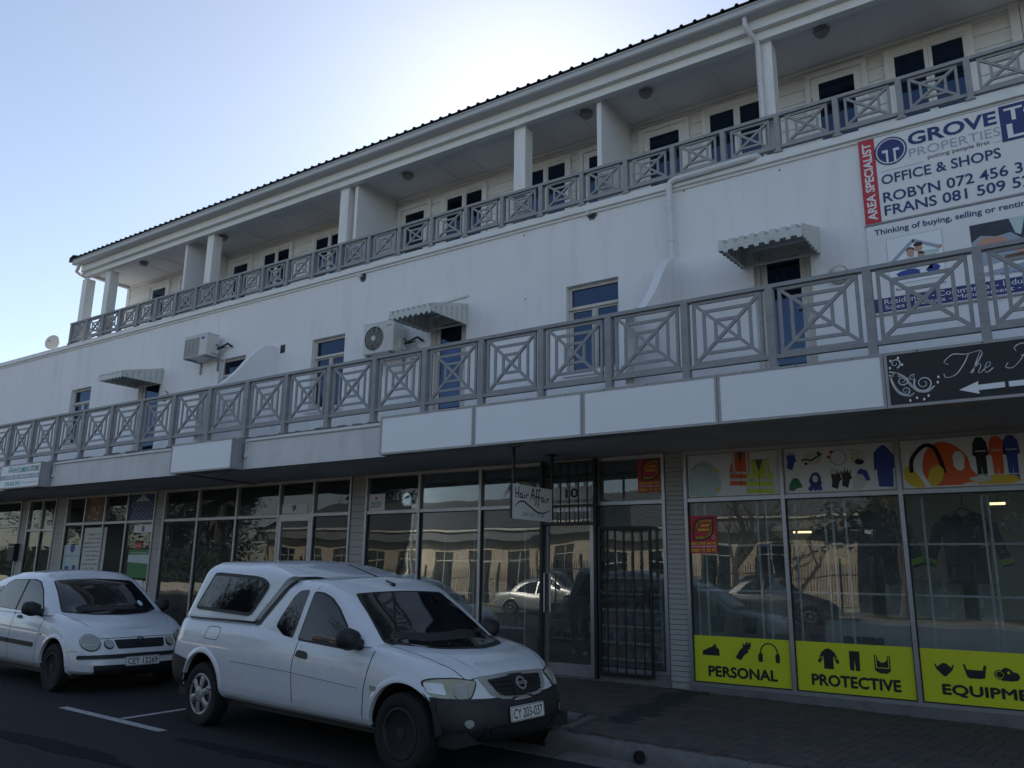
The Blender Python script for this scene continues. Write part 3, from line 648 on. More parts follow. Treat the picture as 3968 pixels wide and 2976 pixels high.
M['lens'] = mat('clouded_lamp_lens', (.34, .36, .33), .15, var=.15, vscale=8, coat=.6)
M['lensy'] = mat('yellowed_lamp_lens', (.36, .36, .26), .18, var=.2, vscale=6, coat=.5)
M['chrome'] = mat('chrome', (.62, .63, .64), .3, metal=.6)
M['redlamp'] = mat('red_tail_lamp', (.30, .012, .015), .15, coat=.7)
M['plate'] = mat('number_plate_white', (.70, .71, .68), .4, var=.06, vscale=12)
M['gap'] = mat('panel_gap', (.012, .012, .013), .8)

def lerp_tab(tab, x):
    if x <= tab[0][0]: return tab[0][1]
    for (a, p), (b, q) in zip(tab, tab[1:]):
        if x <= b:
            t = (x-a)/(b-a); return p+(q-p)*t
    return tab[-1][1]
def smooth_tab(tab, x):                              # Catmull-Rom over irregular knots
    if x <= tab[0][0]: return tab[0][1]
    for i in range(len(tab)-1):
        a, p = tab[i]; b, q = tab[i+1]
        if x <= b:
            t = (x-a)/(b-a); h = b-a
            m0 = (q-tab[i-1][1])/(b-tab[i-1][0]) if i else (q-p)/h
            m1 = (tab[i+2][1]-p)/(tab[i+2][0]-a) if i+2 < len(tab) else (q-p)/h
            return (2*t**3-3*t*t+1)*p+(t**3-2*t*t+t)*h*m0+(-2*t**3+3*t*t)*q+(t**3-t*t)*h*m1
    return tab[-1][1]
def shell(levels, ns=46, nc=16, cap=None, ncap=9, side_x=None):
    """stack of rounded plan outlines, closed on top by a crowned cap.
    level: dict xf,xr (ends), x0,x1 (where the rounding starts, front/rear), w half width, n exponent, z function of x"""
    rows = []
    for L in levels:
        row = []; e = 2/L['n']; er = 2/L.get('nr', L['n'])
        for i in range(nc+1):
            t = (math.pi/2)*(1-i/nc); row.append((L['x1']+(L['xr']-L['x1'])*math.sin(t)**er, L['w']*math.cos(t)**er if i else 0.0))
        for i in range(1, ns):
            row.append((L['x1']+(L['x0']-L['x1'])*i/ns, L['w']))
        for i in range(nc+1):
            t = (math.pi/2)*i/nc; row.append((L['x0']+(L['xf']-L['x0'])*math.sin(t)**e, L['w']*math.cos(t)**e if i < nc else 0.0))
        bow = L.get('bow', .03); xm = (L['x0']+L['x1'])/2; hl = (L['x0']-L['x1'])/2
        row = [(x, y*(1-bow*((x-xm)/hl)**2) if abs(x-xm) < hl else y*(1-bow)) for x, y in row]
        rows.append([(x, y, L['z'](x) if callable(L['z']) else L['z']) for x, y in row])
    bm = bmesh.new(); G = []
    nC = len(rows[0])
    for row in rows: G.append([bm.verts.new(p) for p in row])
    for j in range(len(rows)-1):
        for i in range(nC-1): bm.faces.new((G[j][i], G[j][i+1], G[j+1][i+1], G[j+1][i]))
    if cap is not None:
        top = rows[-1]; prev = G[-1]
        for k in range(1, ncap+1):
            s = 1-k/ncap; cur = []
            for i, (x, y, z) in enumerate(top):
                cur.append(bm.verts.new((x, y*s, z+cap(x)*(1-s*s)*(min(1, y/.35) if y < .35 else 1))))
            for i in range(nC-1): bm.faces.new((prev[i], prev[i+1], cur[i+1], cur[i]))
            prev = cur
    g = bmesh.ops.duplicate(bm, geom=bm.verts[:]+bm.edges[:]+bm.faces[:])
    nv = [v for v in g['geom'] if isinstance(v, bmesh.types.BMVert)]
    for v in nv: v.co.y *= -1
    bmesh.ops.remove_doubles(bm, verts=bm.verts, dist=.0008)
    bmesh.ops.dissolve_degenerate(bm, dist=.0004, edges=bm.edges)
    bmesh.ops.recalc_face_normals(bm, faces=bm.faces)
    return bm
def bm_build(bm, name, m, parent, angle=35):
    me = bpy.data.meshes.new(name); bm.to_mesh(me)
    me.polygons.foreach_set('use_smooth', [True]*len(me.polygons)); me.set_sharp_from_angle(angle=R_(angle))
    me.materials.append(M[m] if isinstance(m, str) else m); o = bpy.data.objects.new(name, me); COL.objects.link(o); o.parent = parent; return o
def lower_levels(zb, zs, w, xf, xr, prof, nf=2.6, nr=3.2, rf=.95, rr=.5, bow=.03):
    """prof: (v, width factor, nose set-back, tail set-back)"""
    L = []
    for v, f, df, dr in prof:
        L.append(dict(z=(lambda x, v=v: zb(x)+(zs(x)-zb(x))*v), w=w*f, xf=xf-df, xr=xr+dr, x0=xf-df-rf, x1=xr+dr+rr, n=nf, nr=nr, bow=bow))
    return L
def cut_arch(bm, xc, zc, r):
    ins = {v for v in bm.verts if (v.co.x-xc)**2+(v.co.z-zc)**2 < r*r and abs(v.co.y) > .45 and v.co.z < zc+r}
    dele = [f for f in bm.faces if all(v in ins for v in f.verts)]
    bmesh.ops.delete(bm, geom=dele, context='FACES')
    for v in bm.verts:
        if not v.is_valid or not v.link_faces: continue
        d = Vector((v.co.x-xc, v.co.z-zc)); L = d.length
        if abs(v.co.y) > .45 and L < r and L > 1e-5: d *= r/L; v.co.x = xc+d.x; v.co.z = zc+d.y
    bmesh.ops.delete(bm, geom=[v for v in bm.verts if not v.link_faces], context='VERTS')
def caster(*bms):
    ts = [BVHTree.FromBMesh(b) for b in bms]
    def cast(o, d):
        best = None
        for t in ts:
            h = t.ray_cast(Vector(o), Vector(d))
            if h[0] is not None and (best is None or h[3] < best[2]): best = (h[0], h[1] if h[1].dot(Vector(d)) < 0 else -h[1], h[3])
        return best
    return cast
def P3(a, b, mode):
    return {'R': ((a, -4, b), (0, 1, 0)), 'L': ((a, 4, b), (0, -1, 0)), 'F': ((6, a, b), (-1, 0, 0)), 'B': ((-6, a, b), (1, 0, 0)), 'T': ((a, b, 5), (0, 0, -1))}[mode]
def decal(name, poly, mode, cast, m, parent, off=.004, res=.05, skirt=.012, smooth=True):
    """a skin patch of outline poly (2D in the projection plane) laid on the body"""
    poly = [tuple(p) for p in poly]; pts = [Vector(p) for p in poly]; n = len(pts)
    dense = []
    for i in range(n):
        a, b = pts[i], pts[(i+1) % n]; k = max(1, int((b-a).length/res))
        dense += [a+(b-a)*q/k for q in range(k)]
    n = len(dense); mn = [min(p[i] for p in dense) for i in (0, 1)]; mx = [max(p[i] for p in dense) for i in (0, 1)]
    extra = []
    nx = int((mx[0]-mn[0])/res); ny = int((mx[1]-mn[1])/res)
    for i in range(1, nx):
        for j in range(1, ny):
            p = Vector((mn[0]+i*res, mn[1]+j*res))
            inside = False
            for q in range(n):
                a, b = dense[q], dense[(q+1) % n]
                if (a.y > p.y) != (b.y > p.y) and p.x < (b.x-a.x)*(p.y-a.y)/(b.y-a.y)+a.x: inside = not inside
            if inside and min((p-q).length for q in dense) > res*.45: extra.append(p)
    r = geometry.delaunay_2d_cdt(dense+extra, [(i, (i+1) % n) for i in range(n)], [list(range(n))], 1, 1e-5)
    V, Fc = r[0], r[2]; out = []; last = None; cen = sum(dense, Vector((0, 0)))/n
    for p in V:
        h = cast(*P3(p.x, p.y, mode)); q_ = 0
        while h is None and q_ < 14:                # off the body: step towards the patch's middle
            q_ += 1; pp = Vector((p.x, p.y))+(cen-Vector((p.x, p.y)))*(q_*.06); h = cast(*P3(pp.x, pp.y, mode))
        if h is None:
            h = last
            if h is None: continue
        last = h; out.append(h[0]+h[1]*off)
    if len(out) != len(V): return None
    k = MB(); base = [tuple(v) for v in out]; k.v = list(base); dirv = Vector(P3(0, 0, mode)[1])
    flip = None
    for f in Fc:
        a, b, c = (out[f[0]], out[f[1]], out[f[2]]); nn = (b-a).cross(c-a)
        k.f.append(tuple(f) if nn.dot(dirv) < 0 else tuple(f[::-1]))
    # skirt
    ec = {}
    for f in k.f:
        for i in range(len(f)):
            e = (f[i], f[(i+1) % len(f)]); ec[tuple(sorted(e))] = None if tuple(sorted(e)) in ec else e
    lo = {}
    for e in [e for e in ec.values() if e]:
        for q in e:
            if q not in lo: lo[q] = len(k.v); k.v.append(tuple(out[q]+dirv*skirt))
        k.f.append((e[1], e[0], lo[e[0]], lo[e[1]]))
    return k.build(name, m, parent, smooth=smooth, angle=30)
def seam(name, pts, mode, cast, parent, w_=.009, off=.0012, m='gap', res=.03):
    """thin panel gap or moulding drawn on the body"""
    P = []
    for a, b in zip(pts, pts[1:]):
        a = Vector(a); b = Vector(b); k = max(1, int((b-a).length/res)); P += [a+(b-a)*q/k for q in range(k)]
    P.append(Vector(pts[-1])); k = MB(); rows = []
    for i, p in enumerate(P):
        t = (P[min(i+1, len(P)-1)]-P[max(i-1, 0)]).normalized(); s = Vector((-t.y, t.x))*w_/2; r = []
        for sg in (-1, 1):
            h = cast(*P3(p.x+s.x*sg, p.y+s.y*sg, mode))
            if h is None: r = None; break
            r.append(h[0]+h[1]*off)
        if r: rows.append(r)
    for r in rows: k.v += [tuple(r[0]), tuple(r[1])]
    for i in range(len(rows)-1): k.f.append((2*i, 2*i+1, 2*i+3, 2*i+2))
    return k.build(name, m, parent)
def rounded(poly, r=.04, n=4):
    out = []; k = len(poly)
    for i in range(k):
        p0 = Vector(poly[i-1]); p = Vector(poly[i]); p1 = Vector(poly[(i+1) % k]); a = (p0-p); b = (p1-p)
        ra = min(r, a.length*.45); rb = min(r, b.length*.45); A = p+a.normalized()*ra; B = p+b.normalized()*rb
        for j in range(n+1):
            t = j/n; out.append(tuple(A*(1-t)**2+p*2*t*(1-t)+B*t*t))
    return out
def shrink(poly, d):                                 # simple inward offset
    k = len(poly); a = sum(poly[i][0]*poly[(i+1) % k][1]-poly[(i+1) % k][0]*poly[i][1] for i in range(k)); s = 1 if a > 0 else -1; out = []
    for i in range(k):
        p0 = Vector(poly[i-1]); p = Vector(poly[i]); p1 = Vector(poly[(i+1) % k]); e0 = (p-p0).normalized(); e1 = (p1-p).normalized()
        n0 = Vector((-e0.y, e0.x))*s; n1 = Vector((-e1.y, e1.x))*s; b = (n0+n1)
        out.append(tuple(p+b/max(.6, b.length)*d*(1.0 if b.length > 1.2 else 1.1)))
    return out
def wheel(name, parent, x, y, r, wd, side, kind):
    """side: -1 right, +1 left. tyre with tread shoulder, rim and cap"""
    ax = (0, side, 0); rr = r*.63
    o = MB().lathe([(rr-.01, -wd*.9), (r*.93, -wd*.9), (r*.985, -wd*.75), (r, -wd*.55), (r, -wd*.2), (r*.985, -.02), (r*.94, .0), (r*.80, .006), (rr+.012, -.002), (rr-.01, -.02)], (x, y, r-.008), ax, 40).build(name, 'tyre', parent, smooth=True, angle=45)
    if kind == 'hubcap':
        q = MB().lathe([(rr, -.03), (rr, -.006), (rr-.012, .0), (rr-.03, -.012), (rr-.04, -.05), (.02, -.055)], (x, y, r-.008), ax, 36).build('rim', 'steelwheel', o, smooth=True)
        k = MB(); n = 6
        k.lathe([(rr+.004, -.02), (rr+.006, -.004), (rr-.004, .002), (rr-.022, -.004), (rr-.024, -.02)], (x, y, r-.008), ax, 40)
        k.lathe([(.075, -.03), (.072, .012), (.06, .02), (.03, .022), (.002, .022)], (x, y, r-.008), ax, 24)
        for i in range(n):
            a = 2*math.pi*i/n+.35
            u = Vector((math.cos(a), 0, math.sin(a))); t_ = Vector((-math.sin(a), 0, math.cos(a))); c = Vector((x, y, r-.008)); s = Vector(ax)
            w0, w1 = .036, .052
            pts = []
            for rad, ww, h in ((.06, w0, .012), (rr*.6, w0*.9, .010), (rr-.012, w1, -.002)):
                pts += [c+u*rad-t_*ww+s*(h-.012), c+u*rad-t_*ww*.55+s*h, c+u*rad+t_*ww*.55+s*h, c+u*rad+t_*ww+s*(h-.012)]
            fs = []
            for j in range(2):
                for q_ in range(3): fs.append((j*4+q_, j*4+q_+1, (j+1)*4+q_+1, (j+1)*4+q_))
            k.add(pts, fs)
        k.build('hubcap', 'hubcap', o, smooth=True, angle=40, weld=True)
    else:
        q = MB().lathe([(rr, -.03), (rr+.004, -.002), (rr-.012, .0), (rr-.02, -.02), (rr*.72, -.055), (rr*.6, -.03), (rr*.42, -.028), (rr*.36, -.05), (.05, -.05), (.045, -.015), (.002, -.012)], (x, y, r-.008), ax, 32).build('rim', 'steelwheel' if kind == 'steel' else 'hubcap', o, smooth=True, angle=50)
        for i in range(8):
            a = 2*math.pi*i/8; c = Vector((x+rr*.72*math.cos(a), y-side*.052, r-.008+rr*.72*math.sin(a))); MB().lathe([(.022, 0), (.022, .003), (.001, .003)], c, ax, 10).build('wheel_hole', 'ink', o)
    return o
def arch_liner(parent, x, r, zc, w_in, w_out, rad):
    for s in (-1, 1):
        k = MB(); n = 14
        for i in range(n+1):
            a = math.pi*i/n
            for y in (w_in, w_out): k.v.append((x+rad*math.cos(a), s*y, zc+rad*math.sin(a)))
        for i in range(n): k.f.append((2*i, 2*i+1, 2*i+3, 2*i+2))
        b = len(k.v); k.v.append((x, s*w_in, zc)); k.f += [(b, 2*i, 2*i+2) for i in range(n)]
        k.build('wheel_arch_liner', 'rubber', parent)
def lip(parent, cast, x, zc, rad, m, a0=8, a1=172, w_=.035, bulge=.012, name='arch_flare'):
    """raised ring round a wheel arch, laid on both body sides"""
    for mode, s in (('R', -1), ('L', 1)):
        k = MB(); n = 26; pr = [(0, -.03), (0, bulge*.8), (w_*.4, bulge), (w_, .001)]; rows = []
        for i in range(n+1):
            a = R_(a0+(a1-a0)*i/n); row = []
            for dr, h in pr:
                X = x+(rad+dr)*math.cos(a); Z = zc+(rad+dr)*math.sin(a); c = cast(*P3(X, Z, mode))
                if c is None: row = None; break
                row.append(Vector((X, c[0].y+s*h, Z)))
            if row: rows.append(row)
        for r in rows: k.v += [tuple(v) for v in r]
        m_ = len(pr)
        for i in range(len(rows)-1):
            for j in range(m_-1):
                q = (i*m_+j, i*m_+j+1, (i+1)*m_+j+1, (i+1)*m_+j); k.f.append(q if s > 0 else q[::-1])
        k.build(name, m, parent, smooth=True, angle=50)
def plate(parent, txt, c, n, w_, h, size=1, tilt=0, m='plate'):
    n = Vector(n).normalized(); U = Vector((0, 0, 1)).cross(n).normalized(); V = n.cross(U)
    O = Vector(c); fr = frame3(O, U, V)
    o = MB().prism(rounded([(-w_/2, -h/2), (w_/2, -h/2), (w_/2, h/2), (-w_/2, h/2)], .012, 3), fr, -.01, .004).build('number_plate', m, parent)
    text('plate_lettering', txt, 'ink', fr, -w_*.44, w_*.44, -h*.34, h*.34, .0055, o, bold=.012)
    k = MB(); e = .006
    stroke(k, [(-w_/2+e, -h/2+e), (w_/2-e, -h/2+e), (w_/2-e, h/2-e), (-w_/2+e, h/2-e)], .004, fr, .0042, .005, True); k.build('plate_border', 'ink', o)
    return o
def mirror_yz(poly): return [(-a, b) for a, b in poly]
def door_mirror(parent, x, y, z, s, m='bumper'):
    k = MB()
    for i in range(9):
        t = i/8*math.pi/2; e = math.sin(t)**.6
        pass
    ring = []
    prof = [(-.075, .55), (-.07, .80), (-.03, 1.0), (.02, .96), (.06, .75), (.085, .35)]
    nn = 16
    for dx, sc in prof:
        for q in range(nn):
            a = 2*math.pi*q/nn; ca_, sa_ = math.cos(a), math.sin(a)
            yy = .115*sc*math.copysign(abs(ca_)**.55, ca_); zz = .085*sc*math.copysign(abs(sa_)**.6, sa_)
            k.v.append((x+dx, y+s*(.115+yy), z+zz-.02*(yy < 0)))
    for i in range(len(prof)-1):
        for q in range(nn): k.f.append((i*nn+q, i*nn+(q+1) % nn, (i+1)*nn+(q+1) % nn, (i+1)*nn+q))
    k.f.append(tuple(range(nn))); k.f.append(tuple((len(prof)-1)*nn+q for q in range(nn)))
    k.tube([(x+.035, y-.02*s, z-.07), (x+.03, y+.07*s, z-.04)], [.05, .045], 12)
    o = k.build('door_mirror', m, parent, smooth=True, angle=50, weld=True)
    return o

# ---------------------------------------------------------------- the pickup with its canopy
def make_pickup():
    t = thing('pickup_truck', 'white pickup with a white canopy and black front bumper, parked in front of shop 10', 'pickup truck')
    xF, xR_ = 1.495, -1.495
    zs = lambda x: smooth_tab([(-2.4, 1.045), (-1.9, 1.05), (-.6, 1.03), (0, .99), (.9, .955), (1.25, .925), (1.7, .845), (1.95, .772), (2.1, .715), (2.3, .66)], x)
    zb = lambda x: smooth_tab([(-2.4, .42), (-2.0, .33), (-1.1, .30), (1.2, .285), (1.9, .25), (2.4, .23)], x)
    prof = [(0, .90, .10, .12), (.05, .955, .05, .06), (.12, .985, .02, .02), (.22, .992, 0, 0), (.32, .996, 0, -.005), (.42, 1.0, .005, -.005), (.52, 1.0, .015, .0), (.62, .998, .03, .02), (.72, .990, .05, .03), (.81, .976, .08, .04), (.89, .960, .12, .045), (.95, .938, .17, .05), (.985, .908, .24, .06), (1.0, .872, .31, .075)]
    low = shell(lower_levels(zb, zs, .875, 2.10, -2.33, prof, nf=2.6, nr=3.8, rf=.66, rr=.5, bow=.025), ns=58, nc=18, cap=lambda x: .03 if x < 1 else .045, ncap=10)
    # cab
    cab = []
    for i in range(13):
        v = i/12; z = .93+(1.46-.93)*v
        rnd = max(0, (v-.80)/.20)
        w_ = .832-.112*v-.07*rnd**2.2
        xf = 1.17-.73*v-.02*v*v-.10*rnd**2; xr = -.84+.44*v+.05*rnd**2
        cab.append(dict(z=z+.018*math.sin(rnd*math.pi/2)*0, w=w_, xf=xf, xr=xr, x0=xf-.20, x1=xr+.10, n=3.0, nr=4, bow=.02))
    for c in cab: c['z'] = (lambda x, z0=c['z']: z0-(.03*max(0, (z0-1.2)/.25))*((x-.1)/.55)**2*(1 if x > .1 else .25))
    cabm = shell(cab, ns=22, nc=14, cap=lambda x: .04, ncap=9)
    # canopy
    can = []
    for i in range(15):
        v = i/14; z = 1.055+.565*v; rnd = max(0, (v-.78)/.22)
        w_ = .822-.105*v-.09*rnd**2.4
        xf = -.68+.43*min(1, v/.78)+(.24*rnd**.8); xr = -2.04+.24*v+.05*rnd**2
        can.append(dict(z=z, w=w_, xf=xf, xr=xr, x0=xf-(.022 if v < .78 else .022+.34*rnd), x1=xr+.12, n=7 if v < .78 else 7-4*min(1, rnd*2), nr=3.6, bow=.012))
    for c in can: c['z'] = (lambda x, z0=c['z'], v=c: z0-max(0, (z0-1.475))*max(0, min(1, (x+.80)/.78))**1.3)
    canm = shell(can, ns=30, nc=14, cap=lambda x: .035 if x < -.5 else .03, ncap=9)
    cast = caster(low, cabm, canm); clow = caster(low); ccab = caster(cabm, low); ccan = caster(canm)
    R1, R2, zc = .365, .365, .335
    cut_arch(low, xF, zc-.01, R1); cut_arch(low, xR_, zc+.015, R2)
    body = bm_build(low, 'body', 'carwhite', t, 30); bm_build(cabm, 'cab', 'carwhite', t, 30); cano = bm_build(canm, 'canopy', 'carwhite', t, 38)
    lip(body, clow, xF, zc-.01, R1-.002, 'carwhite', 22, 180, .05, .014); lip(body, clow, xR_, zc+.015, R2-.002, 'carwhite', -4, 158, .055, .016)
    arch_liner(body, xF, .3, zc-.01, .48, .82, R1+.01); arch_liner(body, xR_, .3, zc+.015, .48, .82, R2+.01)
    MB().box(-2.1, 2.0, -.74, .74, .24, .34).build('underbody', 'rubber', body)
    for s in (-1, 1):
        wheel('wheel', t, xF, s*.845, .31, .19, s, 'steel'); wheel('wheel', t, xR_, s*.845, .31, .19, s, 'hubcap')
    for mode in 'RL':
        # canopy window with rubber surround and sliding pane joint
        P = [(-1.81, 1.135), (-.76, 1.10), (-.535, 1.40), (-.64, 1.465), (-.78, 1.488), (-1.53, 1.515), (-1.58, 1.50)]
        P = rounded(P, .07, 5)
        s_ = decal('canopy_window_seal', P, mode, ccan, 'rubber', cano, .012, .06, .03); decal('canopy_window', shrink(P, .032), mode, ccan, 'carglass', cano, .016, .06, .02)
        seam('window_joint', [(-1.32, 1.165), (-1.24, 1.46)], mode, ccan, cano, .012, .019, 'rubber')
        # gap between canopy and cab / bed
        seam('gasket_and_shade_line', [(-2.03, 1.058), (-1.3, 1.055), (-.71, 1.045)], mode, cast, cano, .022, .006, 'rubber'); seam('gasket_and_shade_line', [(-.68, 1.04), (-.60, 1.05), (-.56, 1.10), (-.36, 1.30), (-.20, 1.455)], mode, ccab, cano, .05, .009, 'rubber')
        Q = rounded([(-.05, 1.365), (.085, 1.375), (-.01, .94), (-.16, .955), (-.31, 1.03), (-.275, 1.11), (-.13, 1.31)], .03, 4)
        decal('quarter_window', Q, mode, ccab, 'carglass', body, .004, .05, .012)
        D = rounded([(.165, 1.365), (.30, 1.357), (.43, 1.315), (.57, 1.225), (.72, 1.09), (.82, .965), (.835, .885), (.07, .925)], .035, 4)
        decal('door_window_seal', D, mode, ccab, 'rubber', body, .003, .05, .01); decal('door_window', shrink(D, .016), mode, ccab, 'carglass', body, .006, .05, .012)
        seam('panel_gap', [(.20, 1.42), (.10, .98), (.058, .70), (.09, .36)], mode, cast, body); seam('panel_gap', [(1.15, 1.0), (1.13, .93), (1.055, .60), (1.04, .30)], mode, cast, body); seam('panel_gap', [(.09, .36), (.5, .35), (1.04, .345)], mode, cast, body, .004)
        seam('side_crease', [(-.95, .655), (0, .635), (.98, .585)], mode, clow, body, .010, .004, 'carwhite'); seam('side_crease_shadow', [(-.95, .668), (0, .648), (.98, .598)], mode, clow, body, .004, .002)
        h = decal('door_handle_recess', rounded([(.10, .79), (.27, .775), (.27, .81), (.24, .835), (.12, .845)], .02), mode, clow, 'bumper', body, .012, .04, .02)
        decal('door_lock', circ(.135, .885, .014, 12), mode, clow, 'chrome', body, .004, .03)
        decal('side_repeater', rounded([(1.14, .60), (1.21, .595), (1.21, .635), (1.14, .64)], .012), mode, clow, 'lens', body, .010, .03)
        if mode == 'R':
            fl = rounded([(-1.52, .85), (-1.25, .845), (-1.22, .97), (-1.47, .975)], .05); seam('fuel_flap_gap', fl+[fl[0]], mode, clow, body, .006, .002)
        seam('sill_step', [(-1.06, .365), (0, .355), (1.10, .345)], mode, clow, body, .03, .010, 'carwhite')
        # lamps
        decal('tail_lamp', rounded([(-2.30, .68), (-2.16, .68), (-2.17, .90), (-2.20, 1.0), (-2.27, 1.0)], .03), mode, clow, 'redlamp', body, .010, .03)
        s = -1 if mode == 'R' else 1
        H = rounded([(1.80, .755), (2.18, .715), (2.16, .62), (2.06, .555), (1.80, .60)], .04)
        # black front bumper wrapping the corner
        decal('bumper_side', [(1.76, .60), (2.12, .56), (2.16, .50), (2.15, .26), (1.90, .255), (1.87, .40), (1.80, .50)], mode, clow, 'bumper', body, .014, .05, .03)
        decal('rear_bumper_side', [(-1.78, .62), (-2.0, .655), (-2.27, .66), (-2.30, .50), (-2.2, .36), (-1.93, .34), (-1.865, .45)], mode, clow, 'bumper', body, .016, .05, .03)
        door_mirror(t, .90, s*.80, 1.00, s)
    # windscreen (front view y,z): glass with black border, wipers
    WS = rounded([(-.68, .955), (-.4, .915), (0, .905), (.4, .915), (.68, .955), (.555, 1.35), (.3, 1.362), (0, 1.368), (-.3, 1.362), (-.555, 1.35)], .03)
    decal('windscreen_seal', WS, 'F', ccab, 'rubber', body, .003, .06, .01); decal('windscreen', shrink(WS, .014), 'F', ccab, 'carglass', body, .006, .06, .012)
    for a in ((-.55, .93), (.05, .915)):
        pts = []
        for i in range(8):
            y = a[0]+.5*i/7; z = a[1]+.03+.035*math.sin(i/7*1.6)
            h = ccab(*P3(y, z, 'F'))
            if h: pts.append(h[0]+h[1]*.018)
        if len(pts) > 2: MB().tube(pts, .009, 6).build('wiper', 'rubber', body)
    cow = [(-.70, .93), (.70, .93)]
    # front: lamps, grille, emblem, bumper, plate
    for s in (-1, 1):
        HL = [(s*a, b) for a, b in [(.43, .705), (.60, .735), (.745, .735), (.80, .715), (.805, .615), (.75, .575), (.60, .565), (.54, .572)]]
        HL = rounded(HL, .04); decal('headlamp_surround', HL, 'F', clow, 'rubber', body, .004, .04, .02); hl = decal('headlamp', shrink(HL, .012), 'F', clow, 'lensy', body, .010, .04, .03)
        h = clow(*P3(s*.60, .635, 'F'))
        if h: MB().lathe([(.066, -.01), (.066, .012), (.058, .016), (.05, .012), (.002, .010)], h[0], h[1], 24).build('lamp_reflector', 'lens', hl, smooth=True)
        decal('indicator', rounded([(s*.70, .61), (s*.79, .63), (s*.79, .70), (s*.70, .695)], .015), 'F', clow, 'chrome', hl, .014, .03, .01)
        FG = circ(s*.56, .40, .045, 16); decal('fog_lamp_blank', FG, 'F', clow, 'rubber', body, .028, .03); decal('fog_lamp', circ(s*.575, .405, .03, 12), 'F', clow, 'lens', body, .032, .03)
    GF = rounded([(-.425, .725), (0, .738), (.425, .725), (.36, .60), (.25, .555), (0, .54), (-.25, .555), (-.36, .60)], .03)
    decal('grille_frame', GF, 'F', clow, 'carsilver', body, .010, .05, .03)
    GI = rounded([(-.34, .70), (0, .712), (.34, .70), (.29, .61), (.22, .575), (0, .562), (-.22, .575), (-.29, .61)], .02)
    g = decal('grille', GI, 'F', clow, 'ink', body, .013, .05, .03)
    for i in range(4):
        z = .59+i*.03; hw = .27+i*.017
        for s in (-1, 1): seam('grille_slat', [(s*.09, z), (s*hw, z+.002)], 'F', clow, g, .011, .022, 'bumper')
    decal('grille_centre', rounded([(-.085, .712), (.085, .712), (.10, .565), (-.10, .565)], .02), 'F', clow, 'bumper', g, .026, .05, .02)
    h = clow(*P3(0, .645, 'F')); U = Vector((0, 1, 0)); V = h[1].cross(U).normalized(); fr = frame3(h[0]+h[1]*.03, U, V)
    k = MB(); ring = circ(0, 0, .050, 28); stroke(k, ring, .014, fr, 0, .010, True); k.box(0, 0, 0, 0, 0, 0) if 0 else None
    k.prism([(-.066, -.012), (.066, -.012), (.066, .012), (-.066, .012)], fr, .002, .014); em = k.build('maker_emblem', 'chrome', body)
    text('emblem_lettering', 'NISSAN', 'ink', fr, -.05, .05, -.007, .007, .0155, em, bold=.02)
    B1 = [(-.76, .562), (-.70, .563), (-.56, .555), (-.36, .55), (-.2, .535), (0, .53), (.2, .535), (.36, .55), (.56, .555), (.70, .563), (.76, .562), (.76, .30), (.66, .245), (.4, .225), (0, .22), (-.4, .225), (-.66, .245), (-.76, .30)]
    bp = decal('front_bumper', B1, 'F', clow, 'bumper', body, .020, .05, .05)
    decal('air_intake', rounded([(-.42, .37), (.42, .37), (.34, .27), (-.34, .27)], .03), 'F', clow, 'ink', bp, .023, .05, .02)
    for s in (-1, 1): seam('bumper_crease', [(s*.80, .345), (s*.66, .335), (s*.62, .27), (s*.50, .255), (s*.44, .33), (s*.42, .41)], 'F', clow, bp, .016, .026, 'bumper')
    hp = clow(*P3(0, .44, 'F')); 
    plate(t, 'CY 203-037', hp[0]+hp[1]*.035, hp[1], .44, .115)
    decal('rear_bumper', [(-.84, .66), (0, .66), (.84, .66), (.84, .36), (0, .34), (-.84, .36)], 'B', clow, 'bumper', body, .018, .05, .04)
    # bonnet
    for s in (-1, 1):
        seam('bonnet_gap', [(1.17, s*.70), (1.42, s*.675), (1.70, s*.62), (1.90, s*.53)], 'T', clow, body, .007, .0015); seam('bonnet_crease', [(1.25, s*.52), (1.65, s*.44), (1.92, s*.36)], 'T', clow, body, .02, .003, 'carwhite')
        h = clow(*P3(1.42, s*.22, 'T'))
        if h: MB().lathe([(.014, 0), (.012, .010), (.003, .014)], h[0], h[1], 10).build('washer_jet', 'rubber', body)
    seam('bonnet_gap', [(1.915, -.52), (1.945, -.3), (1.955, 0), (1.945, .3), (1.915, .52)], 'T', clow, body, .006, .0015)
    seam('cowl_panel', [(1.13, -.66), (1.19, -.4), (1.21, 0), (1.19, .4), (1.13, .66)], 'T', clow, body, .10, .004, 'rubber')
    seam('gasket_and_shade_line', [(.0, -.60), (.03, -.4), (.045, 0), (.03, .4), (.0, .60)], 'T', ccab, cano, .05, .008, 'rubber')  # dark strip standing in for the shaded gap under the canopy visor
    h = ccab(*P3(.42, .0, 'T')); MB().lathe([(.026, -.002), (.022, .02), (.008, .03)], h[0], h[1], 12).tube([h[0]+Vector((0, 0, .02)), h[0]+Vector((-.68, -.02, .20))], [.008, .005], 6).build('roof_aerial', 'rubber', body)
    return t
pk = make_pickup()
_A = Vector((-7.56, 5.495, 0)); _B = Vector((-4.56, 5.20, 0)); _e = (_B-_A).normalized(); _n = Vector((-_e.y, _e.x, 0))
_sc = (_B-_A).length/2.99
pk.location = (_A+_B)/2+_n*.845*_sc; pk.rotation_euler = (0, 0, math.atan2(_e.y, _e.x)); pk.scale = (_sc,)*3

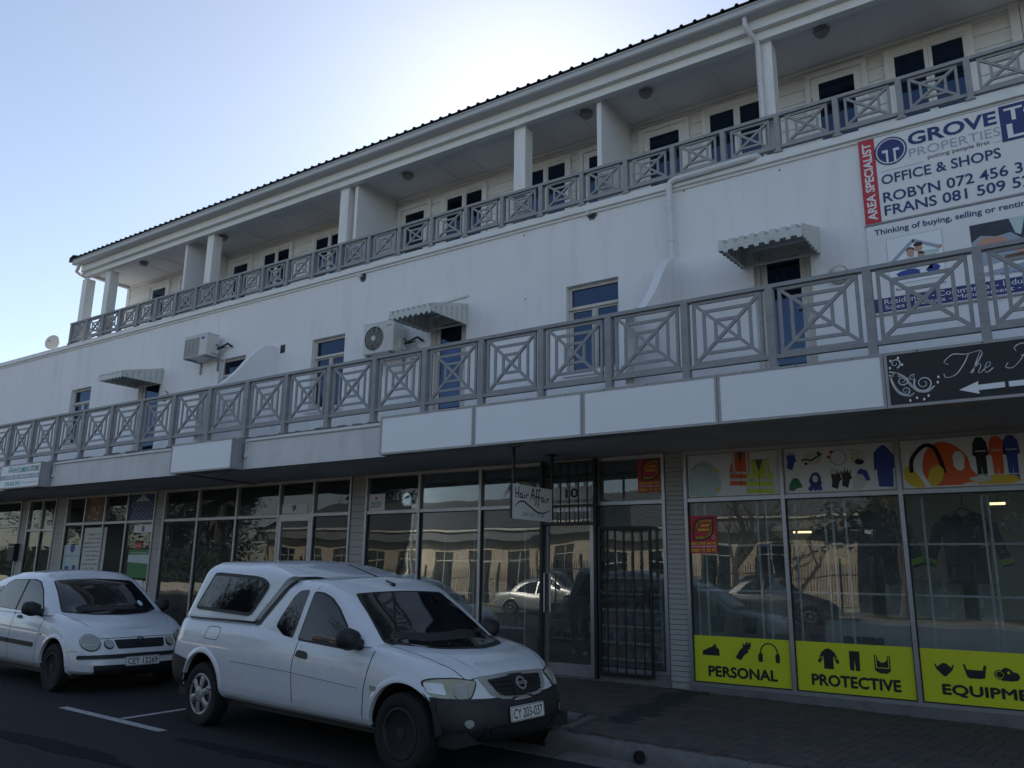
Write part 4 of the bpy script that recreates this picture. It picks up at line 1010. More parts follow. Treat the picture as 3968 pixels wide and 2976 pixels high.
# ---------------------------------------------------------------- the hatchback with four round lamps
def make_hatch(label, paint='carwhite', plate_txt=None, sedan=False, kind='steel', name='hatchback_car', full=True):
    t = thing(name, label, 'car')
    xF, xR_ = 1.23, -1.23
    if sedan: zs_t = [(-2.2, .90), (-1.95, .99), (-1.3, 1.02), (-.9, .98), (0, .955), (.75, .94), (1.0, .925), (1.5, .83), (1.85, .70), (2.1, .62)]
    else: zs_t = [(-2.0, .97), (-1.6, 1.0), (-.9, .97), (0, .95), (.75, .935), (1.0, .915), (1.4, .825), (1.7, .72), (1.9, .645)]
    zs = lambda x: smooth_tab(zs_t, x); zb = lambda x: smooth_tab([(-2.0, .30), (-1.5, .25), (1.0, .235), (1.95, .20)], x)
    prof = [(0, .90, .08, .10), (.06, .955, .03, .04), (.13, .985, .005, .01), (.24, .995, 0, 0), (.34, 1.0, .0, 0), (.44, 1.0, .012, .005), (.54, 1.0, .02, .02), (.64, .996, .03, .03), (.73, .985, .045, .04), (.82, .968, .075, .05), (.90, .946, .12, .055), (.955, .918, .17, .06), (.985, .885, .23, .07), (1.0, .855, .30, .085)]
    xf, xr = (1.96, -1.94) if not sedan else (2.0, -2.35)
    low = shell(lower_levels(zb, zs, .825, xf, xr, prof, nf=2.9, nr=3.2, rf=.62, rr=.5, bow=.035), ns=52, nc=18, cap=lambda x: .03 if x < .8 else .055, ncap=10)
    cab = []
    for i in range(14):
        v = i/13; z = .90+.53*v; rnd = max(0, (v-.78)/.22)
        w_ = .785-.15*v-.06*rnd**2.2
        f = 1.06-.72*v-.06*v*v-.14*rnd**2
        r = (-1.78+.30*v+.28*v*v*v+.06*rnd**2) if not sedan else (-1.62+.62*v+.1*rnd**2)
        cab.append(dict(z=(lambda x, z0=z, v=v: z0-(.055*max(0, (v-.55)/.45))*((x+.25)/.8)**2), w=w_, xf=f, xr=r, x0=f-.20, x1=r+.25, n=3.0, nr=3.0, bow=.02))
    cabm = shell(cab, ns=30, nc=14, cap=lambda x: .045, ncap=9)
    clow = caster(low); ccab = caster(cabm, low); cast = ccab; zc = .30; R1 = .345
    cut_arch(low, xF, zc, R1); cut_arch(low, xR_, zc, R1)
    body = bm_build(low, 'body', paint, t, 30); bm_build(cabm, 'cabin', paint, t, 30)
    lip(body, clow, xF, zc, R1-.002, paint, 2, 178, .045, .010); lip(body, clow, xR_, zc, R1-.002, paint, 2, 178, .045, .010)
    arch_liner(body, xF, .3, zc, .45, .78, R1+.01); arch_liner(body, xR_, .3, zc, .45, .78, R1+.01)
    MB().box(-1.7, 1.65, -.70, .70, .18, .30).build('underbody', 'rubber', body)
    for s in (-1, 1):
        wheel('wheel', t, xF, s*.795, .29, .18, s, kind); wheel('wheel', t, xR_, s*.795, .29, .18, s, kind)
    for mode in 'RL':
        s = -1 if mode == 'R' else 1
        D = rounded([(.70, .925), (.67, .99), (.45, 1.19), (.25, 1.325), (.07, 1.36), (-.08, 1.365), (-.10, .935)], .03); E = rounded([(-.155, .937), (-.135, 1.365), (-.62, 1.345), (-.78, 1.28), (-.95, 1.05), (-.98, .96)], .03)
        if sedan: E = rounded([(-.155, .937), (-.135, 1.365), (-.45, 1.345), (-.70, 1.25), (-1.0, 1.02), (-1.02, .97)], .03)
        SE = rounded([(.72, .915), (.69, .995), (.46, 1.205), (.255, 1.345), (.07, 1.38), (-.62, 1.36), (-.80, 1.295), (-.98, 1.05), (-1.02, .95)], .03)
        D, E, SE = [[(a, b if b < 1.2 else 1.2+(b-1.2)*.80) for a, b in q] for q in (D, E, SE)]
        if not sedan: decal('window_seal', SE, mode, ccab, 'rubber', body, .003, .05, .01)
        decal('door_window', D, mode, ccab, 'carglass', body, .006, .05, .012); decal('door_window', E, mode, ccab, 'carglass', body, .006, .05, .012)
        if not sedan: decal('quarter_window', rounded([(-1.04, .97), (-1.01, 1.06), (-.88, 1.24), (-1.15, 1.20), (-1.28, 1.02)], .03), mode, ccab, 'carglass', body, .006, .05, .012)
        seam('panel_gap', [(.82, .93), (.80, .85), (.74, .50), (.74, .27)], mode, cast, body); seam('panel_gap', [(-.12, .93), (-.13, .6), (-.11, .27)], mode, cast, body); seam('panel_gap', [(-1.02, .95), (-.98, .75), (-.86, .58)], mode, cast, body); seam('panel_gap', [(.74, .275), (-.85, .27)], mode, cast, body, .004)
        for a in (.60, -.30-.5): decal('door_handle', rounded([(a-.62+.05, .83), (a-.46, .825), (a-.46, .86), (a-.57, .865)], .015), mode, clow, 'bumper', body, .022, .04, .03)
        if full:
            decal('rub_strip', rounded([(.67, .50), (.67, .555), (-.09, .565), (-.09, .51)], .01), mode, clow, 'bumper', body, .012, .05, .02); decal('rub_strip', rounded([(-.135, .51), (-.135, .565), (-.83, .575), (-.83, .52)], .01), mode, clow, 'bumper', body, .012, .05, .02)
            decal('side_repeater', rounded([(.80, .655), (.86, .65), (.86, .685), (.80, .69)], .01), mode, clow, 'lens', body, .008, .03)
            seam('bumper_gap', [(1.55, .47), (1.62, .50), (1.72, .50)], mode, clow, body, .005)
        decal('tail_lamp', rounded([(xr+.07, .66), (xr+.25, .68), (xr+.22, .90), (xr+.14, .93)], .02), mode, clow, 'redlamp', body, .006, .03)
        door_mirror(t, .66, s*.77, .985, s, 'bumper' if not sedan else paint)
    WS = rounded([(-.64, .935), (-.35, .905), (0, .895), (.35, .905), (.64, .935), (.535, 1.325), (.25, 1.345), (0, 1.352), (-.25, 1.345), (-.535, 1.325)], .03)
    decal('windscreen_seal', WS, 'F', ccab, 'rubber', body, .003, .06, .01); ws = decal('windscreen', shrink(WS, .012), 'F', ccab, 'carglass', body, .006, .06, .012)
    RW = rounded([(-.50, 1.0), (.50, 1.0), (.40, 1.30), (-.40, 1.30)], .05); decal('rear_window', RW, 'B', ccab, 'carglass', body, .006, .06, .012)
    if full:
        h = ccab(*P3(-.40, 1.0, 'F'))
        for s in (-1, 1):
            h = clow(*P3(s*.575, .60, 'F'))
            def lampset(yc, zc_, r, nm):
                decal(nm+'_surround', circ(s*yc, zc_, r+.010, 26), 'F', clow, 'rubber', body, .006, .03, .03)
                o = decal(nm, circ(s*yc, zc_, r, 26), 'F', clow, 'lensy' if s > 0 else 'lens', body, .022, .03, .04)
                seam('lamp_step', [(s*yc-r*.8, zc_-r*.35), (s*yc, zc_-r*.42), (s*yc+r*.8, zc_-r*.35)], 'F', clow, o, .006, .026, 'chrome')
            lampset(.585, .60, .090, 'headlamp'); lampset(.395, .575, .046, 'driving_lamp')
            seam('bonnet_gap', [(1.05, s*.655), (1.3, s*.60), (1.55, s*.53)], 'T', clow, body, .006, .0015)
        GR = rounded([(-.325, .625), (.325, .625), (.305, .535), (.285, .52), (-.285, .52), (-.305, .535)], .015); g = decal('grille', GR, 'F', clow, 'ink', body, .004, .04, .03)
        for i in range(3): seam('grille_slat', [(-.30, .545+i*.027), (.30, .545+i*.027)], 'F', clow, g, .010, .010, 'bumper')
        h = clow(*P3(0, .595, 'F'))
        k = MB(); fr = frame3(h[0]+h[1]*.012, (0, 1, 0), h[1].cross(Vector((0, 1, 0)))); stroke(k, circ(0, 0, .052, 24), .010, fr, 0, .008, True)
        stroke(k, [(-.034, .036), (-.014, -.04), (0, -.002), (.014, -.04), (.034, .036)], .008, fr, .0, .006); k.build('maker_emblem', 'bumper', body)
        seam('bonnet_edge', [(-.50, .642), (-.3, .645), (0, .648), (.3, .645), (.50, .642)], 'F', clow, body, .006, .002)
        decal('bumper_strip', rounded([(-.70, .455), (0, .46), (.70, .455), (.71, .41), (0, .412), (-.71, .41)], .012), 'F', clow, 'bumper', body, .014, .04, .03)
        decal('air_intake', rounded([(-.56, .338), (.56, .338), (.54, .238), (-.54, .238)], .025), 'F', clow, 'ink', body, .014, .03, .03)
        decal('bumper_lip', [(-.70, .245), (0, .238), (.70, .245), (.68, .205), (0, .20), (-.68, .205)], 'F', clow, 'bumper', body, .012, .04, .03)
        hp = clow(*P3(0, .365, 'F')); plate(t, plate_txt, hp[0]+hp[1]*.020, hp[1], .44, .110)
        pts = []
        for i in range(8):
            h = ccab(*P3(-.5+.85*i/7, .925+.02*math.sin(i/7*3), 'F'))
            if h: pts.append(h[0]+h[1]*.016)
        if len(pts) > 2: MB().tube(pts, .008, 6).build('wiper', 'rubber', body)
        decal('licence_disc', circ(.44, 1.02, .035, 16), 'F', ccab, 'palep', ws, .008, .03, .004)
    return t
hb = make_hatch('white hatchback with four round front lamps, parked behind the pickup', 'carwhite', 'CEY 12269')
_h = onZ(195, 2588, .29); _yaw = math.atan2(_e.y, _e.x)+R_(1.0)
_e2 = Vector((math.cos(_yaw), math.sin(_yaw), 0)); _n2 = Vector((-_e2.y, _e2.x, 0))
hb.location = Vector((_h.x, _h.y, 0))-_e2*1.23*1.03+_n2*.795*1.03; hb.rotation_euler = (0, 0, _yaw); hb.scale = (1.03,)*3
# ================================================================ fixtures on the facade
def sub(o, name): return o
# ---------------------------------------------------------------- fascia light boxes and sign panels
YSB = 8.35
def lightbox(label, x0, x1, z0, z1, dep, face='white', cat='sign', group=None, nm='sign_box'):
    t = thing(nm, label, cat, ((x0+x1)/2, YSB+dep/2, z0), group=group); e = .028
    MB().box(x0, x1, YSB+.012, YSB+dep, z0, z1).build('casing', 'alud' if dep < .2 else M['alu'], t)
    MB().box(x0, x1, YSB-.006, YSB+.012, z0, z0+e).box(x0, x1, YSB-.006, YSB+.012, z1-e, z1).box(x0, x0+e, YSB-.006, YSB+.012, z0+e, z1-e).box(x1-e, x1, YSB-.006, YSB+.012, z0+e, z1-e).build('frame', 'alud', t)
    MB().box(x0+e, x1-e, YSB+.0, YSB+.013, z0+e, z1-e).build('face', face, t)
    k = MB(); x = x0+.3
    while x < x1-.1: k.lathe([(.008, 0), (.006, .006)], (x, YSB-.006, z1-e/2), (0, -1, 0), 8); x += .55
    k.build('screws', 'black', t); return t
zT = lambda px, py: onY(px, py, YSB).z
fb = [onY(1474, 1675, YSB).x, onY(1836, 1625, YSB).x, onY(2257, 1600, YSB).x, onY(2781, 1540, YSB).x, onY(3429, 1460, YSB).x]
lab = ['blank white fascia panel with grey streaks, the end of the row over shop 10', 'clean blank white fascia panel above the hanging salon sign', 'longest blank white fascia panel, above the security gate of shop 10', 'blank white fascia panel beside the black salon sign']
for i in range(4): lightbox(lab[i], fb[i]+.003, fb[i+1]-.003, 3.165, 3.72, .2, group='blank white fascia sign panels')
# black salon sign
x0 = fb[4]+.003; x1 = x0+3.6
t = lightbox('black salon sign with white scroll, script name and arrow', x0, x1, 3.165, 3.72, .2, 'ink', nm='salon_sign')
fr = frameXZ(x0, 3.165, YSB-.001); sw = M['white']
k = MB()
def scroll(c, r0, turns, a0, w0, w1, s=1):
    n = int(26*turns); return [(c[0]+(r0*(1-.82*i/n))*math.cos(a0+s*2*math.pi*turns*i/n), c[1]+(r0*(1-.82*i/n))*math.sin(a0+s*2*math.pi*turns*i/n)) for i in range(n+1)], [w0+(w1-w0)*i/n for i in range(n+1)]
for c, r0, tu, a0, s in [((.33, .215), .085, 1.8, 2.6, 1), ((.15, .26), .05, 1.4, .4, -1), ((.17, .16), .045, 1.5, 3.4, 1), ((.10, .44), .05, 1.3, 5.0, 1), ((.24, .28), .03, 1.3, 1.0, 1), ((.47, .30), .0, 1, 0, 1)]:
    if r0: p, ww = scroll(c, r0, tu, a0, .014, .004, s); stroke(MB(), p, ww, fr, .0, .003).build('scroll', 'white', t)
for pts in ([(.04, .36), (.10, .34), (.17, .29), (.22, .21), (.28, .145), (.36, .135), (.42, .18)], [(.04, .33), (.07, .22), (.12, .14), (.20, .11), (.24, .13)], [(.04, .30), (.09, .33), (.13, .30)]):
    p = spline(pts, 6); k = MB(); stroke(k, p, [.022*math.sin(math.pi*(.12+.8*i/len(p)))+.003 for i in range(len(p))], fr, .0, .0026); k.build('scroll', 'white', t)
k = MB()
for c in [(.06, .47), (.13, .49), (.16, .42), (.05, .40), (.26, .08), (.32, .06), (.20, .06), (.36, .09), (.45, .21), (.46, .26)]: k.prism(circ(c[0], c[1], .010, 8, .014), fr, 0, .0024)
k.build('petals', 'white', t)['kind'] = 'stuff'
def pen(mb, lines, ox, oy, sc, w_, fr, n0=0, n1=.003, sl=.28):
    for pts in lines:
        p = spline([(ox+(x+y*sl)*sc, oy+y*sc) for x, y in pts], 7)
        stroke(mb, p, [w_*(.45+.75*abs(math.sin(i*math.pi/max(6, len(p)-1)*1.4+.3))) for i in range(len(p))], fr, n0, n1)
k = MB()
T_ = [[(-.45, .95), (-.2, 1.12), (.35, 1.05), (.95, 1.15), (1.1, 1.05)], [(.5, 1.08), (.35, .5), (.1, .05), (-.3, -.05), (-.45, .15)], [(-.45, .95), (-.55, .75), (-.35, .62)]]
h_ = [[(.75, .05), (.95, .5), (1.1, 1.0), (1.0, 1.08), (.92, .7), (.85, .05)], [(.88, .3), (1.05, .48), (1.15, .35), (1.1, .05), (1.22, .03), (1.35, .2)]]
e_ = [[(1.35, .2), (1.55, .35), (1.5, .5), (1.38, .45), (1.36, .15), (1.5, .0), (1.72, .2)]]
H_ = [[(2.05, .8), (1.95, 1.0), (2.2, 1.15), (2.5, 1.0), (2.35, .4), (2.05, .0), (1.75, .05), (1.8, .25)], [(3.1, 1.12), (2.9, .7), (2.75, .1), (2.9, .0), (3.0, .15)], [(2.3, .55), (2.6, .6), (2.95, .6)]]
a_ = [[(3.5, .42), (3.25, .48), (3.1, .2), (3.2, .02), (3.4, .15), (3.5, .45), (3.48, .08), (3.6, .02), (3.75, .2)]]
i_ = [[(3.78, .45), (3.74, .1), (3.85, .02), (4.0, .2)]]
r_l = [[(4.05, .45), (4.05, .05)], [(4.07, .3), (4.2, .46), (4.33, .42)]]
ux0 = onY(3650, 1440, YSB).x-x0; pen(k, T_+h_+e_, ux0+.09, .255, .185, .008, fr); pen(k, H_+a_+i_+r_l, ux0+.09+.10, .275, .185, .008, fr); k.build('script_lettering', 'white', t)
k = MB(); aw = onY(3713, 1472, YSB).x-x0; al = onY(3890, 1455, YSB).x-x0; k.prism([(aw, .115), (aw+.16, .06), (aw+.155, .095), (al, .10), (al, .15), (aw+.155, .145), (aw+.16, .18)], fr, 0, .0028); k.prism([(al+.03, .10), (al+1.2, .105), (al+1.2, .155), (al+.03, .15)], fr, 0, .0028); k.build('arrow', 'white', t)
# lone light boxes further along
a = onY(663, 1765, YSB).x; b = onY(900, 1740, YSB).x
t = lightbox('lone blank white light box with deep grey sides above the plumbing store', a, b, 3.17, 3.69, .3)
b2 = onY(156, 1830, YSB).x; a2 = b2-1.75
t = lightbox('plumbing store light box sign with teal and grey lettering', a2, b2, 3.17, 3.69, .3, nm='plumbing_sign'); fr = frameXZ(a2, 3.17, YSB-.0012)
text('shop_name', 'ASH PLUMBING', 'teal', fr, .52, 1.28, .33, .45, .001, t, bold=.02); text('shop_name', 'STORE', M['bumper'] if 'bumper' in M else 'ink', fr, 1.32, 1.68, .33, .45, .001, t, bold=.02)
MB().box(a2+.04, b2-.04, YSB-.0022, YSB-.001, 3.17+.195, 3.17+.29).build('band', 'greyink', t)
text('trade_list', 'FITTINGS - PIPES - IRRIGATION - FILTERS', 'white', fr, .30, 1.66, .215, .27, .003, t, bold=.02)
text('telephone', '074 625 5911', 'teal', fr, .30, .95, .06, .15, .001, t, bold=.03); text('mail_address', 'ashplumbingstore@gmail.com', 'greyink', fr, 1.0, 1.68, .08, .13, .001, t)
k = MB(); stroke(k, spline([(.36, .35), (.40, .44), (.47, .46), (.50, .40), (.45, .36), (.40, .40)], 5), .022, fr, .001, .002); k.build('tap_emblem', 'teal', t)
# thin conduits and junction boxes on the fascia
cd = thing('fascia_conduit', 'white conduit pipe running along the top of the fascia slab', 'conduit', (-14, 8.58, 3.6))
for xa_, xb_ in [(b2, a), (b, fb[0])]:
    MB().tube([(xa_+.06, 8.585, 3.42), (xa_+.06, 8.582, 3.62), (xa_+.12, 8.582, 3.655), (xb_, 8.582, 3.655)], .014, 8).build('pipe', 'pvc', cd, smooth=True)
    MB().lathe([(.036, 0), (.036, .03), (.028, .035)], (xa_+.06, 8.597, 3.40), (0, -1, 0), 14).build('junction_box', 'pvc', cd, smooth=True)
MB().tube([(a-.32, 8.58, 3.40), (a, 8.58, 3.41)], .012, 8).lathe([(.03, 0), (.03, .03)], (a-.34, 8.597, 3.40), (0, -1, 0), 12).build('pipe', 'pvc', cd, smooth=True)
p0 = onZ(692, 1839, 3.19); p1 = onZ(955, 1872, 3.19)
tag(MB().tube([(p0.x, 8.75, 3.205), (p0.x, 9.1, 3.195), (p1.x, 10.2, 3.195), (p1.x, 10.36, 3.18)], .010, 6).build('soffit_cable', 'black'), 'black cable crossing the canopy soffit to shop 9', 'cable')

# ---------------------------------------------------------------- corrugated door hoods
M['hood'] = mat('pale_painted_sheet', (.58, .60, .57), .45, var=.06, vscale=5, dirt=(.28, .27, .24), dscale=6, damt=.4)
def hood(label, xl, xr, zt, zb_, dep=.98, zf=5.75, zfb=5.60):
    t = thing('door_hood', label, 'door hood', ((xl+xr)/2, YW, zb_), group='corrugated hoods over the balcony doors')
    n = 8; W = (xr-xl)/n; Yf = YW-dep; k = MB()
    for i in range(n):                              # sloping troughed top sheets, overlapping the front edge
        a = xl+i*W
        prof_ = [(a, 0), (a+W*.50, 0), (a+W*.56, -.055), (a+W*.94, -.055), (a+W, 0)]
        for (u0, h0), (u1, h1) in zip(prof_, prof_[1:]):
            k.add([(u0, Yf, zf+h0), (u1, Yf, zf+h1), (u1, YW, zt+h1), (u0, YW, zt+h0)], [(0, 1, 2, 3)])
            k.add([(u0, Yf, zf+h0), (u1, Yf, zf+h1), (u1, Yf-.012, zfb+h1*.6), (u0, Yf-.012, zfb+h0*.6)], [(3, 2, 1, 0)])
            k.add([(u0, Yf+.01, zf+h0-.01), (u1, Yf+.01, zf+h1-.01), (u1, YW, zt+h1-.012), (u0, YW, zt+h0-.012)], [(3, 2, 1, 0)])
    k.build('top_sheet', 'hood', t)
    for x, s in ((xl, -1), (xr, 1)):
        k = MB(); m = 7
        for j in range(m):
            y0 = Yf+dep*j/m; y1 = Yf+dep*(j+.62)/m; y2 = Yf+dep*(j+1)/m
            zz = lambda y, o=0: zf+(zt-zf)*(y-Yf)/dep+o
            zl = lambda y: zfb+(zb_-zfb)*(y-Yf)/dep
            for ya, yb, oa, ob in ((y0, y1, 0, 0), (y1, y1+.006, 0, -.022), (y1+.006, y2-.006, -.022, -.022), (y2-.006, y2, -.022, 0)):
                k.add([(x+s*oa, ya, zl(ya)), (x+s*ob, yb, zl(yb)), (x+s*ob, yb, zz(yb)), (x+s*oa, ya, zz(ya))], [(0, 1, 2, 3)])
        k.build('side_sheet', 'hood', t)
    MB().bar((xl+.03, Yf+.04, zfb+.06), (xr-.03, Yf+.04, zfb+.06), .03, .03).bar((xl+.03, YW-.02, zb_+.03), (xr-.03, YW-.02, zb_+.03), .03, .03).bar((xl+.03, Yf+.04, zfb+.05), (xl+.03, YW, zb_+.03), .025, .025, (1, 0, 0)).bar((xr-.03, Yf+.04, zfb+.05), (xr-.03, YW, zb_+.03), .025, .025, (1, 0, 0)).build('bracket', 'hood', t)
hood('white corrugated door hood beside the property agent billboard', -3.19, -2.145, 6.06, 5.67)
hood('white corrugated door hood next to the air conditioner with a round fan grille', -8.86, -7.948, 6.045, 5.66, zf=5.78, zfb=5.64)
hood('white corrugated door hood beyond the air conditioner with a blue badge', -17.74, -16.78, 6.05, 5.665, zf=5.80, zfb=5.66)
# loose strip of trunking above the middle hood
tag(MB().bar(onY(1705, 1175, YW-.02), onY(1812, 1144, YW-.02), .045, .03).build('cable_trunking', 'pvc'), 'short white trunking strip on the wall above the middle door hood', 'trunking')

# ---------------------------------------------------------------- curved fin walls on the lower balcony
def fin(x, name, label):
    top = spline([(YW, 5.97), (10.18, 5.965), (9.98, 5.86), (9.75, 5.62), (9.5, 5.30), (9.2, 5.0), (9.0, 4.88), (8.78, 4.84)], 5)
    poly = [(YW-.001, 3.7), *[(max(8.75, y-.001), z) for y, z in top], (8.75, 3.7)]
    o = MB().prism(poly, lambda u, v, n: (x+n, u, v), -.12, 0).build(name, 'wall'); tag(o, label, 'wall')
fin(-12.816, 'balcony_fin_wall', 'curved white fin wall on the lower balcony beside the small vent hole')
fin(-4.092, 'balcony_fin_wall', 'curved white fin wall on the lower balcony below the white downpipe')
# ---------------------------------------------------------------- rain pipes
dp = thing('downpipe', 'white rain pipe from the upper cornice down to the curved fin wall', 'pipe', (-4.1, YW, 6))
q = onY(2596, 700, YW-.10)
e1 = onY(2590, 705, YW-.12); e2 = onY(2935, 603, YW-.12)
MB().tube([(e2.x, YW+.02, e2.z+.03), (e2.x-.03, YW-.08, e2.z+.02), (e2.x-.1, YW-.12, e2.z), (e1.x+.12, YW-.12, e1.z+.01), (e1.x+.03, YW-.12, e1.z-.01), (e1.x, YW-.115, e1.z-.09), (e1.x, YW-.11, 6.3), (e1.x, YW-.10, 5.95)], .045, 14).build('pipe', 'pvc', dp, smooth=True, angle=60)
for z in (6.28, 6.8): MB().lathe([(.052, 0), (.052, .04)], (e1.x, YW-.11, z), (0, 0, 1), 14).build('collar', 'pvc', dp, smooth=True)
ud = thing('gutter_downpipe', 'thin white rain pipe from the roof gutter beside the upper column', 'pipe', (-3, 10.3, 8))
u0 = onY(2897, 110, 10.30)
MB().tube([(u0.x, 10.16, 9.40), (u0.x, 10.17, 9.28), (u0.x+.02, 10.2, 9.22), (u0.x+.10, 10.36, 9.10), (u0.x+.11, 10.40, 9.0), (u0.x+.11, 10.41, CZ+.02)], .036, 12).build('pipe', 'pvc', ud, smooth=True, angle=60)
ue = onY(335, 1035, 10.2); t = thing('gutter_elbow', 'white gutter elbow pipe at the far end of the roof', 'pipe', (XC, 10.2, 9.3))
MB().tube([(XC+.12, 10.17, 9.40), (XC+.10, 10.17, 9.30), (XC-.02, 10.2, 9.24), (XC-.04, 10.32, 9.20), (XC+.06, 10.46, 9.12)], .045, 12).build('pipe', 'pvc', t, smooth=True, angle=60)
# broken outlets below the cornice
for px, py, lb in [(1408, 1072, 'broken rain outlet hole with crumbled plaster below the cornice'), (2296, 830, 'cracked open rain outlet with a stub of pipe below the cornice')]:
    c = onY(px, py, YW); t = thing('rain_outlet', lb, 'outlet', c)
    MB().prism(blob(0, 0, .085, .10, 18, .2), frame3((c.x, YW, c.z), (1, 0, 0), (0, 0, 1)), -.02, .012).build('broken_plaster', M['plinth'], t)
    MB().prism(blob(.0, -.01, .06, .075, 16, .1), frame3((c.x, YW, c.z), (1, 0, 0), (0, 0, 1)), -.0, .015).build('opening', 'ink', t)
    MB().tube([(c.x-.03, YW+.02, c.z+.02), (c.x-.05, YW-.09, c.z+.0)], .03, 10).build('pipe_stub', 'pvc', t, smooth=True)
# vent hole by the left fin
c = onY(1096, 1352, YW); tag(MB().box(c.x-.07, c.x+.07, YW-.006, YW+.02, c.z-.085, c.z+.085).build('vent_hole', 'ink'), 'small square dark vent hole in the wall beside the curved fin', 'vent')
# wall bulkhead lamps beside the doors
for px, py, lb in [(3252, 1067, 'round wall lamp between the door hood and the billboard'), (1612, 1372, 'round wall lamp beside the air conditioner with a round fan grille'), (641, 1535, 'round wall lamp beside the door under the farthest hood')]:
    c = onY(px, py, YW); t = thing('bulkhead_lamp', lb, 'wall lamp', c, group='round wall lamps on the lower balcony')
    MB().lathe([(.125, 0), (.125, .03), (.11, .04)], (c.x, YW, c.z), (0, -1, 0), 26).build('base', 'lampgrey', t, smooth=True)
    MB().lathe([(.105, .038), (.10, .07), (.07, .095), (.03, .105), (.002, .107)], (c.x, YW, c.z), (0, -1, 0), 26).build('lens', 'opal', t, smooth=True)
# ceiling lamps on the upper balcony
for i, (px, py) in enumerate([(556, 1025), (866, 925), (1580, 687), (2272, 448), (2503, 367), (3184, 130)]):
    c = onZ(px, py, 9.16); t = thing('ceiling_lamp', 'grey octagonal lamp on the upper balcony ceiling', 'ceiling lamp', (c.x, c.y, 9.222), group='octagonal ceiling lamps on the upper balcony')
    MB().lathe([(.12, 0), (.12, -.03), (.105, -.035)], (c.x, c.y, 9.224), (0, 0, 1), 8).build('base', 'lampgrey', t)
    MB().lathe([(.10, -.036), (.095, -.08), (.07, -.10), (.002, -.10)], (c.x, c.y, 9.224), (0, 0, 1), 8).build('lens', M['lampgrey'], t)

